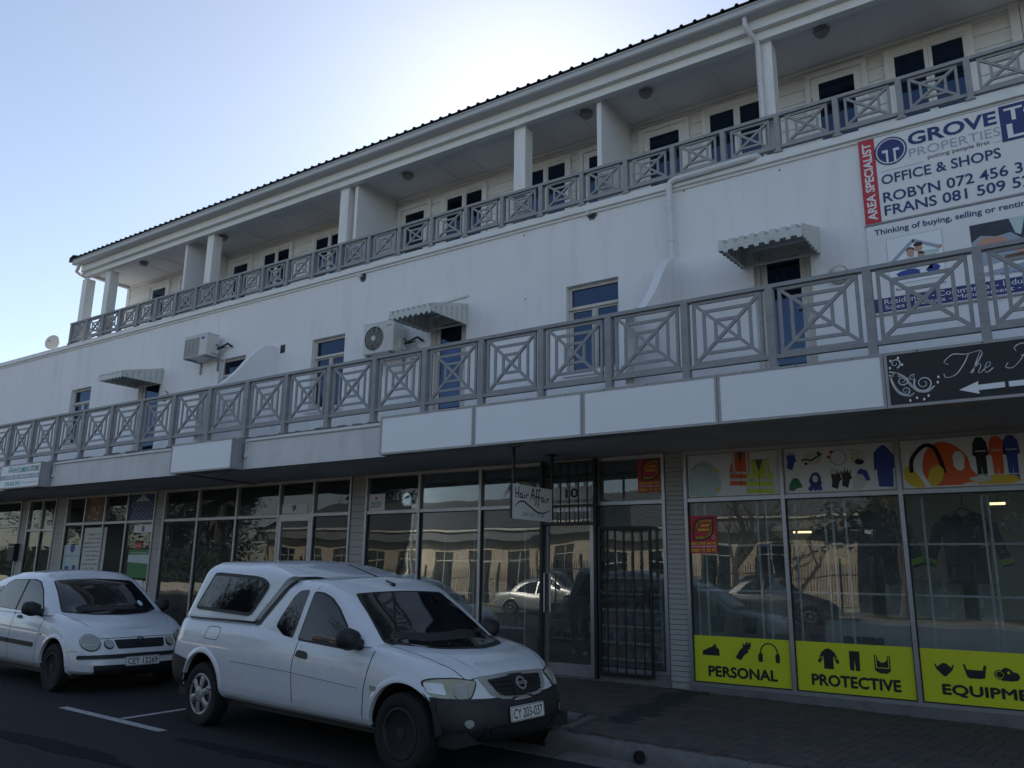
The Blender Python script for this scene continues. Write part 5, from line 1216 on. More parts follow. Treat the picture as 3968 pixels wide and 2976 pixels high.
# ---------------------------------------------------------------- air conditioners
M['acw'] = mat('air_conditioner_shell', (.60, .61, .59), .4, var=.04, vscale=4, dirt=(.3, .28, .25), dscale=5, damt=.3)
def aircon(label, tl, br, depth=.30, fan_round=True, badge=None):
    Yf = YW-.12-depth
    p = onY(*tl, Yf); q = onY(*br, Yf); x0, x1, z1, z0 = p.x, q.x, p.z, q.z
    t = thing('air_conditioner', label, 'air conditioner', ((x0+x1)/2, YW-.2, z0)); W = x1-x0; Hh = z1-z0
    b = MB().prism(rounded([(x0, z0), (x1, z0), (x1, z1), (x0, z1)], .02, 3), lambda u, v, n: (u, Yf+.02+n, v), 0, depth-.02).build('casing', 'acw', t)
    MB().box(x0-.006, x1+.006, Yf+.01, Yf+depth+.005, z1-.004, z1+.014).build('lid', 'acw', t)
    cx, cz, r = x0+W*.36, z0+Hh*.5, min(W*.31, Hh*.43)
    if fan_round:
        MB().box(x0+.008, x1-.008, Yf+.004, Yf+.019, z0+.01, z1-.01).build('front_panel', 'acw', t)
        MB().lathe([(r, 0), (r, .006), (.001, .006)], (cx, Yf+.003, cz), (0, -1, 0), 32).build('fan_opening', 'ink', t)
        k = MB()
        for i in range(5): k.lathe([(r*(.98-.18*i), .006), (r*(.98-.18*i), .014), (r*(.98-.18*i)-.007, .014), (r*(.98-.18*i)-.007, .006)], (cx, Yf+.003, cz), (0, -1, 0), 28)
        for i in range(8):
            a0 = i*math.pi/4; pts = [(cx+r*.98*s*math.cos(a0+.5*s), Yf-.012, cz+r*.98*s*math.sin(a0+.5*s)) for s in (.18, .45, .7, 1.0)]; k.tube(pts, .004, 6)
        k.lathe([(r*.2, .006), (r*.2, .018), (r*.15, .021)], (cx, Yf+.003, cz), (0, -1, 0), 20); k.build('fan_guard', 'acw', t)
        k = MB()
        for i in range(3):
            a0 = i*2.09; k.add([(cx, Yf+.02, cz), (cx+r*.85*math.cos(a0), Yf+.012, cz+r*.85*math.sin(a0)), (cx+r*.85*math.cos(a0+.9), Yf+.03, cz+r*.85*math.sin(a0+.9))], [(0, 1, 2)])
        for i in range(5): MB().box(x0+W*.72, x1-.04, Yf-.0, Yf+.005, z0+.08+i*.07, z0+.085+i*.07).build('panel_crease', 'gutter', t)
    else:
        MB().box(x0+.008, x1-.008, Yf+.008, Yf+.019, z0+.01, z1-.01).build('front_panel', 'acw', t)
        MB().box(x0+.03, x0+W*.66, Yf+.003, Yf+.0079, z0+.03, z1-.05).build('fan_opening', 'ink', t)
        k = MB(); n = 22
        for i in range(n): z = z0+.04+(Hh-.10)*i/(n-1); k.box(x0+.028, x0+W*.66, Yf-.004, Yf+.002, z-.004, z+.004)
        for i in range(5): x = x0+.03+(W*.63)*i/4; k.box(x-.004, x+.004, Yf-.006, Yf-.003, z0+.03, z1-.05)
        k.build('fan_grille', 'acw', t)
    MB().box(x1-.001, x1+.05, Yf+depth*.45, Yf+depth*.95, z0+.06, z0+Hh*.42).build('valve_cover', 'acw', t)
    k = MB()
    for x in (x0+.1, x1-.1): MB().box(x-.02, x+.02, Yf-.03, YW-.036, z0-.04, z0-.006).box(x-.02, x+.02, YW-.035, YW-.001, z0-.28, z0-.006).build('wall_bracket', 'alud', t)
    MB().tube([(x1+.05, Yf+depth*.8, z0+.16), (x1+.14, YW-.12, z0+.22), (x1+.26, YW-.08, z0+.28), (x1+.36, YW-.04, z0+.20)], .022, 8).tube([(x1+.05, Yf+depth*.7, z0+.26), (x1+.12, YW-.16, z0+.16), (x1+.20, YW-.06, z0+.22)], .012, 8).build('pipe_bundle', 'rubber', t, smooth=True)
    MB().tube([(x1+.12, YW-.02, z0+.1), (x1+.10, YW-.02, z0-.3), (x1+.09, YW-.02, z0-.9)], .012, 6).build('drain_pipe', 'pvc', t)
    if badge == 'blue':
        k = MB().prism(circ(x0+W*.82, z1-.09, .06, 20, .028), lambda u, v, n: (u, Yf+.007-n, v), 0, .004); k.build('badge', M['bluep'], t)
    else: text('badge', 'ALLIANCE', 'ink', frameXZ(x0+W*.74, z1-.10, Yf+.003), 0, W*.2, 0, .025, .001, t, bold=.02)
aircon('air conditioner with a slatted square grille and a blue badge on the white wall', (716, 1310), (796, 1372), .30, False, 'blue')
aircon('air conditioner with a round fan grille beside the middle door hood', (1410, 1262), (1522, 1356), .30, True)
# roof dish by the flat roof edge
c = onY(207, 1329, YW+.6); t = thing('satellite_dish', 'small round cream dish on the flat roof edge at the far end', 'dish', c)
MB().lathe([(.22, .06), (.20, .03), (.12, .005), (.05, 0), (.048, -.02), (.12, -.015), (.2, .015), (.21, .05)], (c.x, c.y, c.z+.0), (.45, -.85, .1), 28).build('reflector', M['cream'], t, smooth=True)
MB().tube([(c.x, c.y+.02, c.z), (c.x+.02, c.y+.12, c.z-.1), (c.x+.02, c.y+.12, CZ-.05)], .018, 8).lathe([(.03, 0), (.03, .05)], (c.x+.07, c.y-.14, c.z+.01), (.45, -.85, .1), 10).build('mast', 'alud', t)

# ---------------------------------------------------------------- billboards on the wall
def board(nm, label, x0, x1, z0, z1, Y=YW-.035):
    t = thing(nm, label, 'billboard', ((x0+x1)/2, YW, z0))
    MB().box(x0, x1, Y+.002, YW, z0, z1).build('panel', 'paperw', t)
    MB().box(x0-.012, x1+.012, Y+.004, YW-.002, z0-.02, z0-.001).box(x0-.012, x1+.012, Y+.004, YW-.002, z1+.001, z1+.014).build('frame', 'alud', t); return t, frameXZ(x0, z0, Y)
gl = onY(3338, 700, YW-.035).x; g1 = onY(3322, 553, YW-.035).z; g0 = onY(3354, 872, YW-.035).z
BW = 4.2; Hg = g1-g0
t, fr = board('letting_billboard', 'white property agent billboard with a red side strip and navy lettering', gl, gl+BW, g0, g1)
MB().prism([(0, 0), (.19, 0), (.19, Hg), (0, Hg)], fr, .0, .002).build('red_strip', 'red', t)
fv = frame3(fr(.19-.04, .04, .0025), (0, 0, 1), (-1, 0, 0))
text('side_lettering', 'AREA SPECIALIST', 'paperw', lambda u, v, n=0: fv(u, v, 0), 0, Hg-.09, 0, .11, .0, t, bold=.03)
def gx_(px): return onY(px, 640, YW-.035).x-gl
def gz_(px, py): return onY(px, py, YW-.035).z-g0
# emblem: ring with a doubled T
cx, cz, r = (gx_(3396)+gx_(3518))/2, Hg*.80, Hg*.165
G_ = lambda a: Hg*(1-a)
k = MB(); k.prism(circ(cx, cz, r, 40), fr, .001, .002); e = k.build('emblem', 'navy', t)
k = MB(); stroke(k, circ(cx, cz, r*.86, 40), .016, fr, .002, .003, True)
for dx in (-.045, .045): k.prism([(cx+dx-.012, cz-.19*.8), (cx+dx+.012, cz-.19*.8), (cx+dx+.012, cz+.02), (cx+dx-.012, cz+.02)], fr, .002, .0032)
k.prism([(cx-.10, cz-.01), (cx-.03, cz-.01), (cx-.03, cz+.025), (cx-.10, cz+.025)], fr, .002, .0031); k.prism([(cx+.03, cz-.01), (cx+.10, cz-.01), (cx+.10, cz+.025), (cx+.03, cz+.025)], fr, .002, .0031)
k.build('emblem_line', 'paperw', t)
u1 = gx_(3528); u2 = gx_(3886)
text('agency_name', 'GROVE', 'navy', fr, u1, u2, G_(.20), G_(.045), .002, t, bold=.03)
text('agency_name', 'PROPERTIES', 'greyink', fr, u1, u2+.02, G_(.335), G_(.235), .002, t, bold=-.005)
text('motto', 'putting people first', 'ink', fr, u1+.20, u2-.1, G_(.415), G_(.355), .002, t)
MB().prism([(.24, G_(.425)), (u1+.15, G_(.425)), (u1+.15, G_(.421)), (.24, G_(.421))], fr, .001, .002).prism([(u2-.06, G_(.40)), (u2+.06, G_(.40)), (u2+.06, G_(.396)), (u2-.06, G_(.396))], fr, .001, .002).build('rule', 'greyink', t)
text('offer', 'OFFICE & SHOPS', 'navy', fr, .235, gx_(3885), G_(.58), G_(.465), .002, t, bold=.015)
text('contact', 'ROBYN 072 456 3', 'navy', fr, .235, gx_(3962), G_(.79), G_(.67), .002, t, bold=.015); text('contact', 'FRANS 081 509 52', 'navy', fr, .235, gx_(3990), G_(.945), G_(.825), .002, t, bold=.015)
bx = gx_(3898)
MB().prism([(bx, G_(.42)), (bx+1.5, G_(.42)), (bx+1.5, G_(.02)), (bx, G_(.02))], fr, .001, .002).build('navy_block', 'navy', t)
text('notice', 'TO', 'paperw', fr, bx+.05, bx+.48, G_(.20), G_(.055), .003, t, bold=.02); text('notice', 'LET', 'paperw', fr, bx+.06, bx+.70, G_(.39), G_(.235), .003, t, bold=.02)
# second billboard
gl2 = onY(3372, 1050, YW-.035).x; h1 = onY(3356, 884, YW-.035).z; h0 = onY(3392, 1219, YW-.035).z; H2 = h1-h0
t, fr = board('services_billboard', 'white billboard with two photographs above a navy band, under the property agent billboard', gl2, gl2+4.1, h0, h1)
qx = lambda px, py: onY(px, py, YW-.035).x-gl2
qz = lambda px, py: onY(px, py, YW-.035).z-h0
text('headline', 'Thinking of buying, selling or renting?', 'navy', fr, .09, qx(3968, 880)+.14, H2*.868, H2*.955, .002, t, bold=.015)
MB().prism([(0, .012), (4.1, .012), (4.1, H2*.165), (0, H2*.165)], fr, .001, .002).build('navy_band', 'navy', t)
text('band_lettering', 'Residential - Commercial - Industrial', 'paperw', fr, .13, 1.80, H2*.092, H2*.15, .003, t); text('band_lettering', 'Sales - Rentals - Management - Investments', 'paperw', fr, .13, 2.15, H2*.022, H2*.08, .003, t)
text('caption', 'Residential and Developments', 'navy', fr, qx(3470, 1100), qx(3665, 1080), H2*.215, H2*.25, .002, t); text('caption', 'Smart Property', 'navy', fr, qx(3875, 1040), qx(3990, 1020), H2*.20, H2*.235, .002, t)
# family photograph
pu, pv, pw_, ph_ = qx(3440, 1000), H2*.30, .74, .70
fr0 = fr; _sx = (qx(3655, 960)-pu)/.74; _sy = H2*.52/.70
fr = lambda u, v, n=0: fr0(pu+(u-pu)*_sx, pv+(v-pv)*_sy, n)
ph = MB().prism([(pu, pv), (pu+pw_, pv), (pu+pw_, pv+ph_), (pu, pv+ph_)], fr, .0005, .0015).build('family_photograph', M['white'], t)
k = MB(); stroke(k, [(pu, pv), (pu+pw_, pv), (pu+pw_, pv+ph_), (pu, pv+ph_)], .006, fr, .0015, .002, True); stroke(k, [(pu+.05, pv+.33), (pu+.36, pv+.61), (pu+.70, pv+.44)], .05, fr, .0015, .0022); k.build('paper_roof', 'greyink', ph)
k = MB()
for c, r in (((.31, .43), .05), ((.42, .49), .055), ((.45, .36), .045)): k.prism(circ(pu+c[0], pv+c[1], r, 18, r*1.25), fr, .0022, .0028)
k.prism(circ(pu+.70, pv+.45, .03, 10), fr, .0022, .0028); k.prism(circ(pu+.07, pv+.33, .025, 10), fr, .0022, .0028); k.build('faces', 'skinp', ph)
k = MB(); k.prism(blob(pu+.31, pv+.47, .055, .045, 14, .1), fr, .0018, .0024); k.prism(blob(pu+.42, pv+.54, .06, .035, 14, .1), fr, .0018, .0031); k.prism(blob(pu+.45, pv+.405, .045, .02, 12, .1), fr, .0018, .0031); k.build('hair', 'hairp', ph)
k = MB(); k.prism([(pu+.18, pv+.16), (pu+.24, pv+.36), (pu+.36, pv+.38), (pu+.40, pv+.18)], fr, .0016, .0021); k.prism([(pu+.36, pv+.18), (pu+.40, pv+.42), (pu+.54, pv+.43), (pu+.68, pv+.42), (pu+.69, pv+.38), (pu+.58, pv+.33), (pu+.58, pv+.14)], fr, .0016, .0022); k.build('shirts', 'palep', ph)
k = MB(); k.prism(blob(pu+.26, pv+.13, .16, .06, 20, .12), fr, .0016, .0023); k.prism(blob(pu+.58, pv+.15, .10, .06, 18, .12), fr, .0016, .0022); k.build('jeans', M['bluep'], ph)
k = MB(); k.prism(blob(pu+.45, pv+.22, .09, .08, 18, .1), fr, .0022, .0026); k.build('child', 'paperw', ph)
# hands photograph
fr = lambda u, v, n=0: fr0(qx(3765, 950)+(u-1.22), H2*.22+(v-.46)*(H2*.57/.66), n)
pu = 1.22; ph = MB().prism([(pu, .46), (pu+.85, .46), (pu+.85, 1.12), (pu, 1.12)], fr, .0005, .0015).build('office_photograph', M['greyink'], t)
MB().prism([(pu, 1.12), (pu+.85, 1.12), (pu+.85, .80), (pu+.66, .76), (pu+.52, .84), (pu+.40, .95), (pu+.26, .93), (pu+.10, .97), (pu, .90)], fr, .0015, .002).build('jacket', mat('suit_print', (.05, .06, .085), .6, var=.5, vscale=7), ph); MB().prism([(pu+.40, 1.12), (pu+.56, 1.12), (pu+.50, .90), (pu+.45, .93)], fr, .002, .0024).build('shirt', 'palep', ph)
MB().prism(blob(pu+.20, .84, .16, .10, 20, .12), fr, .002, .0026).prism(blob(pu+.62, .72, .18, .06, 18, .1), fr, .002, .0026).build('hands', 'skinp', ph)
MB().prism([(pu+.02, .50), (pu+.8, .60), (pu+.8, .66), (pu+.05, .58)], fr, .0016, .0024).build('papers', 'paperw', ph)
MB().prism([(pu+.30, .60), (pu+.75, .63), (pu+.75, .70), (pu+.32, .68)], fr, .0024, .003).build('model_house', 'brownp', ph)

# ---------------------------------------------------------------- hanging salon sign
t = thing('hanging_sign', 'white hanging salon sign with black script on two black posts', 'sign', (-5.85, 9.2, 2.24))
Y0, Y1, Z0, Z1 = 8.70, 9.70, 2.245, 2.70
MB().box(-5.875, -5.845, Y0, Y1, Z0, Z1).build('board', 'paperw', t)
MB().box(-5.876, -5.844, Y0-.012, Y0-.001, Z0, Z1+.02).box(-5.876, -5.844, Y1+.001, Y1+.012, Z0, Z1+.02).build('edge_strip', 'black', t)
for y in (8.79, 9.78):
    MB().box(-5.88, -5.84, y-.02-.06, y+.02-.06, Z1-.4 if y < 9 else Z1-.45, 3.206).box(-5.93, -5.79, y-.06-.05, y-.06+.05, 3.195, 3.207).build('post', 'black', t) if 0 else MB().box(-5.908, -5.878, y-.015, y+.015, Z1-.42, 3.195).box(-5.97, -5.83, y-.06, y+.06, 3.195, 3.207).build('post', 'black', t)
fr = lambda u, v, n=0: (-5.8445+n, Y0+u, Z0+v)
k = MB()
HA = [[(.08, .30), (.075, .36), (.07, .43)], [(.145, .30), (.145, .36), (.15, .44)], [(.07, .355), (.15, .365)],
      [(.235, .345), (.20, .36), (.18, .325), (.20, .30), (.23, .32), (.235, .345), (.235, .31), (.255, .295)], [(.285, .345), (.282, .30), (.30, .295)], [(.288, .375), (.290, .38)],
      [(.335, .34), (.335, .30)], [(.335, .325), (.36, .345), (.385, .34)],
      [(.44, .27), (.475, .38), (.50, .43), (.515, .36), (.525, .26)], [(.45, .33), (.53, .335)],
      [(.62, .40), (.60, .42), (.585, .37), (.575, .24), (.56, .20)], [(.545, .31), (.62, .32)], [(.69, .40), (.665, .42), (.65, .37), (.64, .22), (.625, .18)], [(.615, .30), (.69, .31)],
      [(.765, .30), (.73, .31), (.71, .28), (.73, .25), (.76, .27), (.765, .30), (.765, .26), (.785, .245)], [(.81, .295), (.81, .25), (.83, .245)], [(.815, .335), (.816, .34)], [(.865, .29), (.865, .24)], [(.865, .27), (.89, .29), (.92, .285)]]
for p in HA: q = spline([(u, v+(u-.5)*.06+.0) for u, v in p], 5); stroke(k, q, .017, fr, .0, .002)
k.build('script_lettering', 'ink', t)
k = MB(); q = spline([(.06, .16), (.16, .225), (.28, .235), (.45, .17), (.62, .115), (.78, .115), (.94, .16)], 6); stroke(k, q, [.010+.012*math.sin(math.pi*i/(len(q)-1)) for i in range(len(q))], fr, .0, .002); k.build('wave', 'ink', t)
text('telephone', '084 437 9146', 'greyink', fr, .24, .80, .045, .10, .0015, t, bold=.01)

# ---------------------------------------------------------------- stickers, house numbers, prints on the glass
YG = YS+.030
def sticker(nm, label, a, b, m, cat='sticker', Y=YS+.027, group=None):
    p = onY(*a, Y); q = onY(*b, Y); t = thing(nm, label, cat, ((p.x+q.x)/2, Y, q.z), group=group); W, Hh = q.x-p.x, p.z-q.z
    f = frameXZ(p.x, q.z, Y); MB().prism([(0, 0), (W, 0), (W, Hh), (0, Hh)], f, 0, .002).build('sheet', m, t); return t, f, W, Hh
def secure(label, a, b):
    t, f, W, H_ = sticker('security_sticker', label, a, b, 'red', group='red and yellow security stickers'); g = lambda pts: [(u*W, v*H_) for u, v in pts]
    f2 = lambda u, v, n=0: f(u, v, n+.002)
    leaf = [(.14, .34), (.14, .62), (.17, .76), (.25, .87), (.38, .93), (.55, .95), (.90, .95), (.90, .68), (.86, .52), (.76, .40), (.62, .35), (.45, .33)]
    MB().prism(g(leaf), f2, 0, .001).build('leaf', 'ink', t)
    c = (.52, .64); MB().prism(g([(c[0]+(u-c[0])*.86, c[1]+(v-c[1])*.86) for u, v in leaf]), f2, .001, .0015).build('leaf_field', 'red', t)
    k = MB()
    stroke(k, g(spline([(.80, .855), (.55, .855), (.36, .80), (.27, .66), (.27, .60)], 5)), .055*W*1.3, f2, .0016, .0024); stroke(k, g([(.27, .62), (.60, .62), (.70, .62)]), .055*W*1.3, f2, .0016, .0024); stroke(k, g(spline([(.77, .74), (.78, .60), (.68, .46), (.50, .41), (.25, .41)], 5)), .055*W*1.3, f2, .0016, .0024); stroke(k, g([(.45, .735), (.80, .735)]), .05*W*1.3, f2, .0016, .0024)
    k.build('emblem', 'gold', t)
    text('company_name', 'SECURE RITE', 'gold', f2, .05*W, .95*W, .225*H_, .295*H_, .001, t, bold=.04); text('service', '24 HOUR ARMED RESPONSE', 'paperw', f2, .05*W, .95*W, .155*H_, .195*H_, .001, t, bold=.02); text('telephone', '0860 10 30 99', 'gold', f2, .05*W, .95*W, .03*H_, .125*H_, .001, t, bold=.03)
    k = MB(); stroke(k, circ(.87*W, .42*H_, .055*W, 18), .012*W, f2, .001, .0016, True); k.build('seal', 'paperw', t)
secure('red and yellow security sticker at the top of the pane right of door 10', (2470, 1775), (2574, 1905)); secure('red and yellow security sticker on the safety wear shop window', (2668, 2000), (2782, 2143))
t, f, W, H_ = sticker('security_notice', 'white security company notice with a red star in the window corner', (1427, 1916), (1490, 1980), 'paperw', 'notice')
k = MB(); k.prism([(W*.5+W*(.12 if i % 2 == 0 else .05)*math.sin(i*math.pi/5), H_*.75+H_*(.13 if i % 2 == 0 else .055)*math.cos(i*math.pi/5)) for i in range(10)], f, .002, .003); k.build('star', 'red', t)
text('company_name', 'IRON', 'navy', f, W*.2, W*.8, H_*.42, H_*.56, .003, t, bold=.02); text('company_name', 'CURTAIN', 'navy', f, W*.2, W*.8, H_*.30, H_*.40, .003, t, bold=.02); text('company_name', 'SECURITY', 'red', f, W*.2, W*.8, H_*.20, H_*.28, .003, t, bold=.04)
for s, a, b in [('10', (2148, 1890), (2292, 1932)), ('9', (1095, 1955), (1190, 1985)), ('8', (522, 2035), (592, 2063))]:
    t, f, W, H_ = sticker('house_number', {'10': 'white strip with the house number 10 behind the black grille', '9': 'white strip with the house number 9 over the glass door', '8': 'white strip with the house number 8 above the garden poster'}[s], a, b, 'paperw', 'number'); w2 = .055*len(s)
    text('numeral', s, 'ink', f, W*.48-w2, W*.48+w2, H_*.12, H_*.88, .003, t, bold=.03)
# yellow window panels and printed fanlights of the safety wear shop
edges = [xa+.045, ppe_m[0]-.024, ppe_m[0]+.024, ppe_m[1]-.024, ppe_m[1]+.024, ppe_m[2]-.024]
zy0, zy1 = .17+.045, onY(2700, 2461, YS).z
def gl_print(i, z0, z1, m, nm, label, cat):
    a, b = edges[2*i]+.014, edges[2*i+1]-.014; Y = YS+.020
    t = thing(nm, label, cat, ((a+b)/2, Y, z0)); MB().box(a, b, Y, Y+.004, z0+.013, z1).build('sheet', m, t); return t, frameXZ(a, z0, Y-.0002), b-a, z1-z0
t, f, W, H_ = gl_print(0, zy0, zy1, 'yellow', 'yellow_panel', 'yellow window panel with shoe, glove and ear muffs over the word PERSONAL', 'window panel')
def N(pts, W=None, ox=0, oy=0, s=1): return [(ox+u*s, oy+v*s) for u, v in pts]
def words(t, f, W, H_, s, a=.14, b=.86): text('lettering', s, 'ink', f, W*a, W*b, H_*.15, H_*.36, .002, t, fat=.007)
words(t, f, W, H_, 'PERSONAL', .15, .86)
k = MB(); ox = W*.10
k.prism(N([(0, .02), (.0, .07), (.06, .10), (.13, .13), (.17, .17), (.19, .12), (.22, .10), (.225, .02), (.12, .02)], 0, W*.09, H_*.55), f, .001, .002); k.build('shoe', 'ink', t)
k = MB(); k.prism(N([(.0, .03), (.07, 0), (.12, .07), (.18, .11), (.155, .135), (.20, .145), (.19, .165), (.215, .18), (.20, .20), (.21, .225), (.19, .225), (.165, .195), (.17, .235), (.15, .225), (.13, .19), (.105, .21), (.10, .16), (.06, .12)], 0, W*.44, H_*.52), f, .001, .002); k.build('glove', 'ink', t)
k = MB(); c = (W*.79, H_*.70); stroke(k, [(c[0]+.105*math.cos(a), c[1]+.12*math.sin(a)) for a in [R_(-15+210*i/20) for i in range(21)]], .016, f, .001, .002); 
for s in (-1, 1): k.prism(rounded(N([(-.03, -.055), (.025, -.055), (.025, .055), (-.03, .045)], 0, c[0]+s*.105, c[1]-.05), .02), f, .001, .0021)
k.build('ear_muffs', 'ink', t)
t, f, W, H_ = gl_print(1, zy0, zy1, 'yellow', 'yellow_panel', 'yellow window panel with jacket, trousers and vest over the word PROTECTIVE', 'window panel'); words(t, f, W, H_, 'PROTECTIVE', .13, .88)
k = MB(); o = (W*.19, H_*.48); k.prism(N([(.07, 0), (.18, 0), (.18, .14), (.22, .06), (.25, .08), (.20, .19), (.155, .225), (.125, .235), (.095, .225), (.05, .19), (0, .08), (.03, .06), (.07, .14)], 0, *o), f, .001, .002); k.build('jacket', 'ink', t)
k = MB(); stroke(k, N([(.025, .115), (.065, .14)], 0, *o), .008, f, .002, .003); stroke(k, N([(.185, .14), (.225, .115)], 0, *o), .008, f, .002, .003); k.build('jacket_stripe', 'yellow', t)
k = MB(); o = (W*.47, H_*.48); k.prism(N([(0, .005), (.045, 0), (.055, .13), (.065, 0), (.11, 0), (.115, .22), (.0, .22)], 0, *o), f, .001, .002); k.build('trousers', 'ink', t)
k = MB(); o = (W*.68, H_*.47); k.prism(N([(0, .20), (0, .03), (.05, 0), (.13, 0), (.17, .03), (.17, .20), (.14, .20), (.135, .15), (.10, .12), (.07, .12), (.035, .15), (.03, .20)], 0, *o), f, .001, .002); k.build('vest', 'ink', t)
k = MB(); stroke(k, N([(.018, .20), (.018, .06), (.152, .06), (.152, .20)], 0, *o), .008, f, .002, .003); k.build('vest_stripe', 'yellow', t)
t, f, W, H_ = gl_print(2, zy0, zy1, 'yellow', 'yellow_panel', 'yellow window panel with masks and a respirator over the word EQUIPMENT', 'window panel'); words(t, f, W, H_, 'EQUIPMENT', .15, .99)
k = MB(); o = (W*.10, H_*.50); k.prism(N([(0, .13), (.015, .13), (.03, .10), (.08, .14), (.10, .145), (.12, .14), (.17, .10), (.185, .13), (.20, .13), (.18, .075), (.12, .01), (.10, 0), (.08, .01), (.02, .075)], 0, *o), f, .001, .002); k.build('dust_mask', 'ink', t)
k = MB(); o = (W*.32, H_*.50); k.prism(N([(0, .145), (.02, .145), (.035, .09), (.185, .09), (.20, .145), (.225, .145), (.20, .01), (.15, 0), (.05, 0), (.03, .02)], 0, *o), f, .001, .002); k.build('face_mask', 'ink', t)
k = MB(); o = (W*.56, H_*.50); k.prism(circ(o[0]+.03, o[1]+.06, .05, 20), f, .001, .002); k.prism(N([(.04, .0), (.16, 0), (.18, .06), (.14, .12), (.09, .14), (.05, .11)], 0, *o), f, .001, .002); k.prism(circ(o[0]+.17, o[1]+.05, .045, 18), f, .001, .0022); k.build('respirator', 'ink', t)
k = MB(); stroke(k, circ(o[0]+.03, o[1]+.06, .036, 18), .007, f, .002, .003, True); k.prism(circ(o[0]+.115, o[1]+.085, .014, 10), f, .002, .003); k.build('respirator_detail', 'yellow', t)
# fanlight prints
fz0, fz1 = ZM+.030, ZH-.052
t, f, W, H_ = gl_print(0, fz0, fz1, 'paperw', 'fanlight_print', 'printed fanlight panel with a dust mask and orange and lime safety vests', 'window panel')
k = MB(); k.prism(spline([(.02, .04), (.0+.03, .30), (.10, .44), (.22, .50), (.34, .44), (.44, .30), (.46, .14), (.40, .03), (.24, .0+.005)], 4), f, .001, .002); k.build('dust_mask', 'palep', t)
k = MB(); stroke(k, [(.05, .38), (.16, .46), (.33, .41)], .016, f, .002, .003); k.build('mask_seam', 'greyink', t); k = MB(); k.prism(circ(.42, .36, .025, 10), f, .002, .003); k.prism(circ(.42, .10, .025, 10), f, .002, .003); k.build('mask_clip', 'gold', t)
def vest(o, m, nm, h=.50, w_=.34):
    k = MB(); k.prism([(o[0], o[1]+.02), (o[0]+w_, o[1]), (o[0]+w_*.98, o[1]+h*.55), (o[0]+w_*.86, o[1]+h*.68), (o[0]+w_*.86, o[1]+h), (o[0]+w_*.66, o[1]+h), (o[0]+w_*.48, o[1]+h*.62), (o[0]+w_*.32, o[1]+h), (o[0]+w_*.14, o[1]+h), (o[0]+w_*.12, o[1]+h*.68), (o[0], o[1]+h*.5)], f, .002+.002*(nm == 'lime_vest'), .003+.002*(nm == 'lime_vest')); p = k.build(nm, m, t)
    k = MB(); n_ = .0032+.002*(nm == 'lime_vest')
    for v in (.16, .36): stroke(k, [(o[0]+.005, o[1]+h*v+.02), (o[0]+w_-.005, o[1]+h*v)], .035, f, n_, n_+.0008)
    for u in (.2, .76): stroke(k, [(o[0]+w_*u, o[1]+h*.38), (o[0]+w_*u, o[1]+h*.97)], .03, f, n_, n_+.0008)
    k.build('reflective_tape', M['acw'], p); k = MB(); k.prism([(o[0]+w_*.34, o[1]+h*.98), (o[0]+w_*.48, o[1]+h*.62), (o[0]+w_*.64, o[1]+h*.98)], f, n_, n_+.001); stroke(k, [(o[0]+w_*.48, o[1]+.01), (o[0]+w_*.48, o[1]+h*.6)], .007, f, n_+.001, n_+.0014); k.build('vest_lining', 'brownp', p)
vest((.58, .13), 'orange', 'orange_vest', .46, .32); vest((.80, .02), 'lime', 'lime_vest', .46, .36)
t, f, W, H_ = gl_print(1, fz0, fz1, 'paperw', 'fanlight_print', 'printed fanlight panel with goggles, gloves, respirators and a navy coat', 'window panel')
g = [(.0, .03), (.07, .0), (.10, .10), (.13, .12), (.11, .15), (.12, .22), (.09, .18), (.08, .24), (.06, .18), (.04, .25), (.03, .18), (.0, .22), (.01, .10)]
MB().prism(N(g, 0, .03, .30), f, .001, .002).build('blue_glove', M['bluep'], t)
k = MB(); k.prism(rounded(N([(0, .04), (.03, .13), (.10, .17), (.20, .16), (.25, .10), (.23, .02), (.15, .0), (.05, .0)], 0, .22, .36), .03), f, .001, .002); k.build('goggles', M['acw'], t); k = MB(); stroke(k, N([(0, .06), (.06, .07), (.12, .05), (.18, .09), (.25, .13)], 0, .22, .36), .02, f, .002, .003); k.prism(circ(.27, .375, .02, 8), f, .002, .003); k.prism(circ(.43, .50, .02, 8), f, .002, .003); k.build('goggle_strap', 'ink', t)
k = MB(); stroke(k, circ(.66, .43, .095, 24), .012, f, .001, .002, True); k.build('ear_plug_cord', M['greyink'], t); MB().prism(circ(.585, .50, .022, 10), f, .002, .003).prism(circ(.55, .44, .02, 10), f, .002, .003).build('ear_plugs', 'red', t)
k = MB(); k.prism(circ(.89, .42, .085, 20, .10), f, .001, .002); k.build('valve_mask', M['acw'], t); MB().prism(blob(.90, .36, .05, .035, 12, .2), f, .002, .003).build('mask_valve', 'ink', t); MB().prism([(.80, .40), (.85, .40), (.85, .425), (.80, .425)], f, .002, .003).prism([(.80, .50), (.84, .50), (.84, .52), (.80, .52)], f, .002, .003).build('mask_tab', 'gold', t)
k = MB(); k.prism([(1.06, .24), (1.09, .26), (1.10, .05), (1.26, .04), (1.27, .27), (1.30, .25), (1.29, .42), (1.22, .52), (1.18, .55), (1.13, .52), (1.07, .46)], f, .001, .002); k.build('navy_coat', M['bluep'], t)
k = MB(); k.prism([(.04, .05), (.05, .13), (.10, .20), (.16, .20), (.20, .12), (.21, .08), (.14, .07), (.10, .04)], f, .001, .002); k.build('green_helmet', M['green'], t)
k = MB(); k.prism(blob(.37, .15, .07, .11, 18, .18), f, .001, .002); k.build('full_mask', 'navy', t); MB().prism(circ(.37, .18, .035, 14, .045), f, .002, .003).build('mask_window', M['acw'], t); MB().prism(circ(.31, .06, .03, 10), f, .002, .003).prism(circ(.42, .06, .03, 10), f, .002, .003).build('mask_filter', M['bluep'], t)
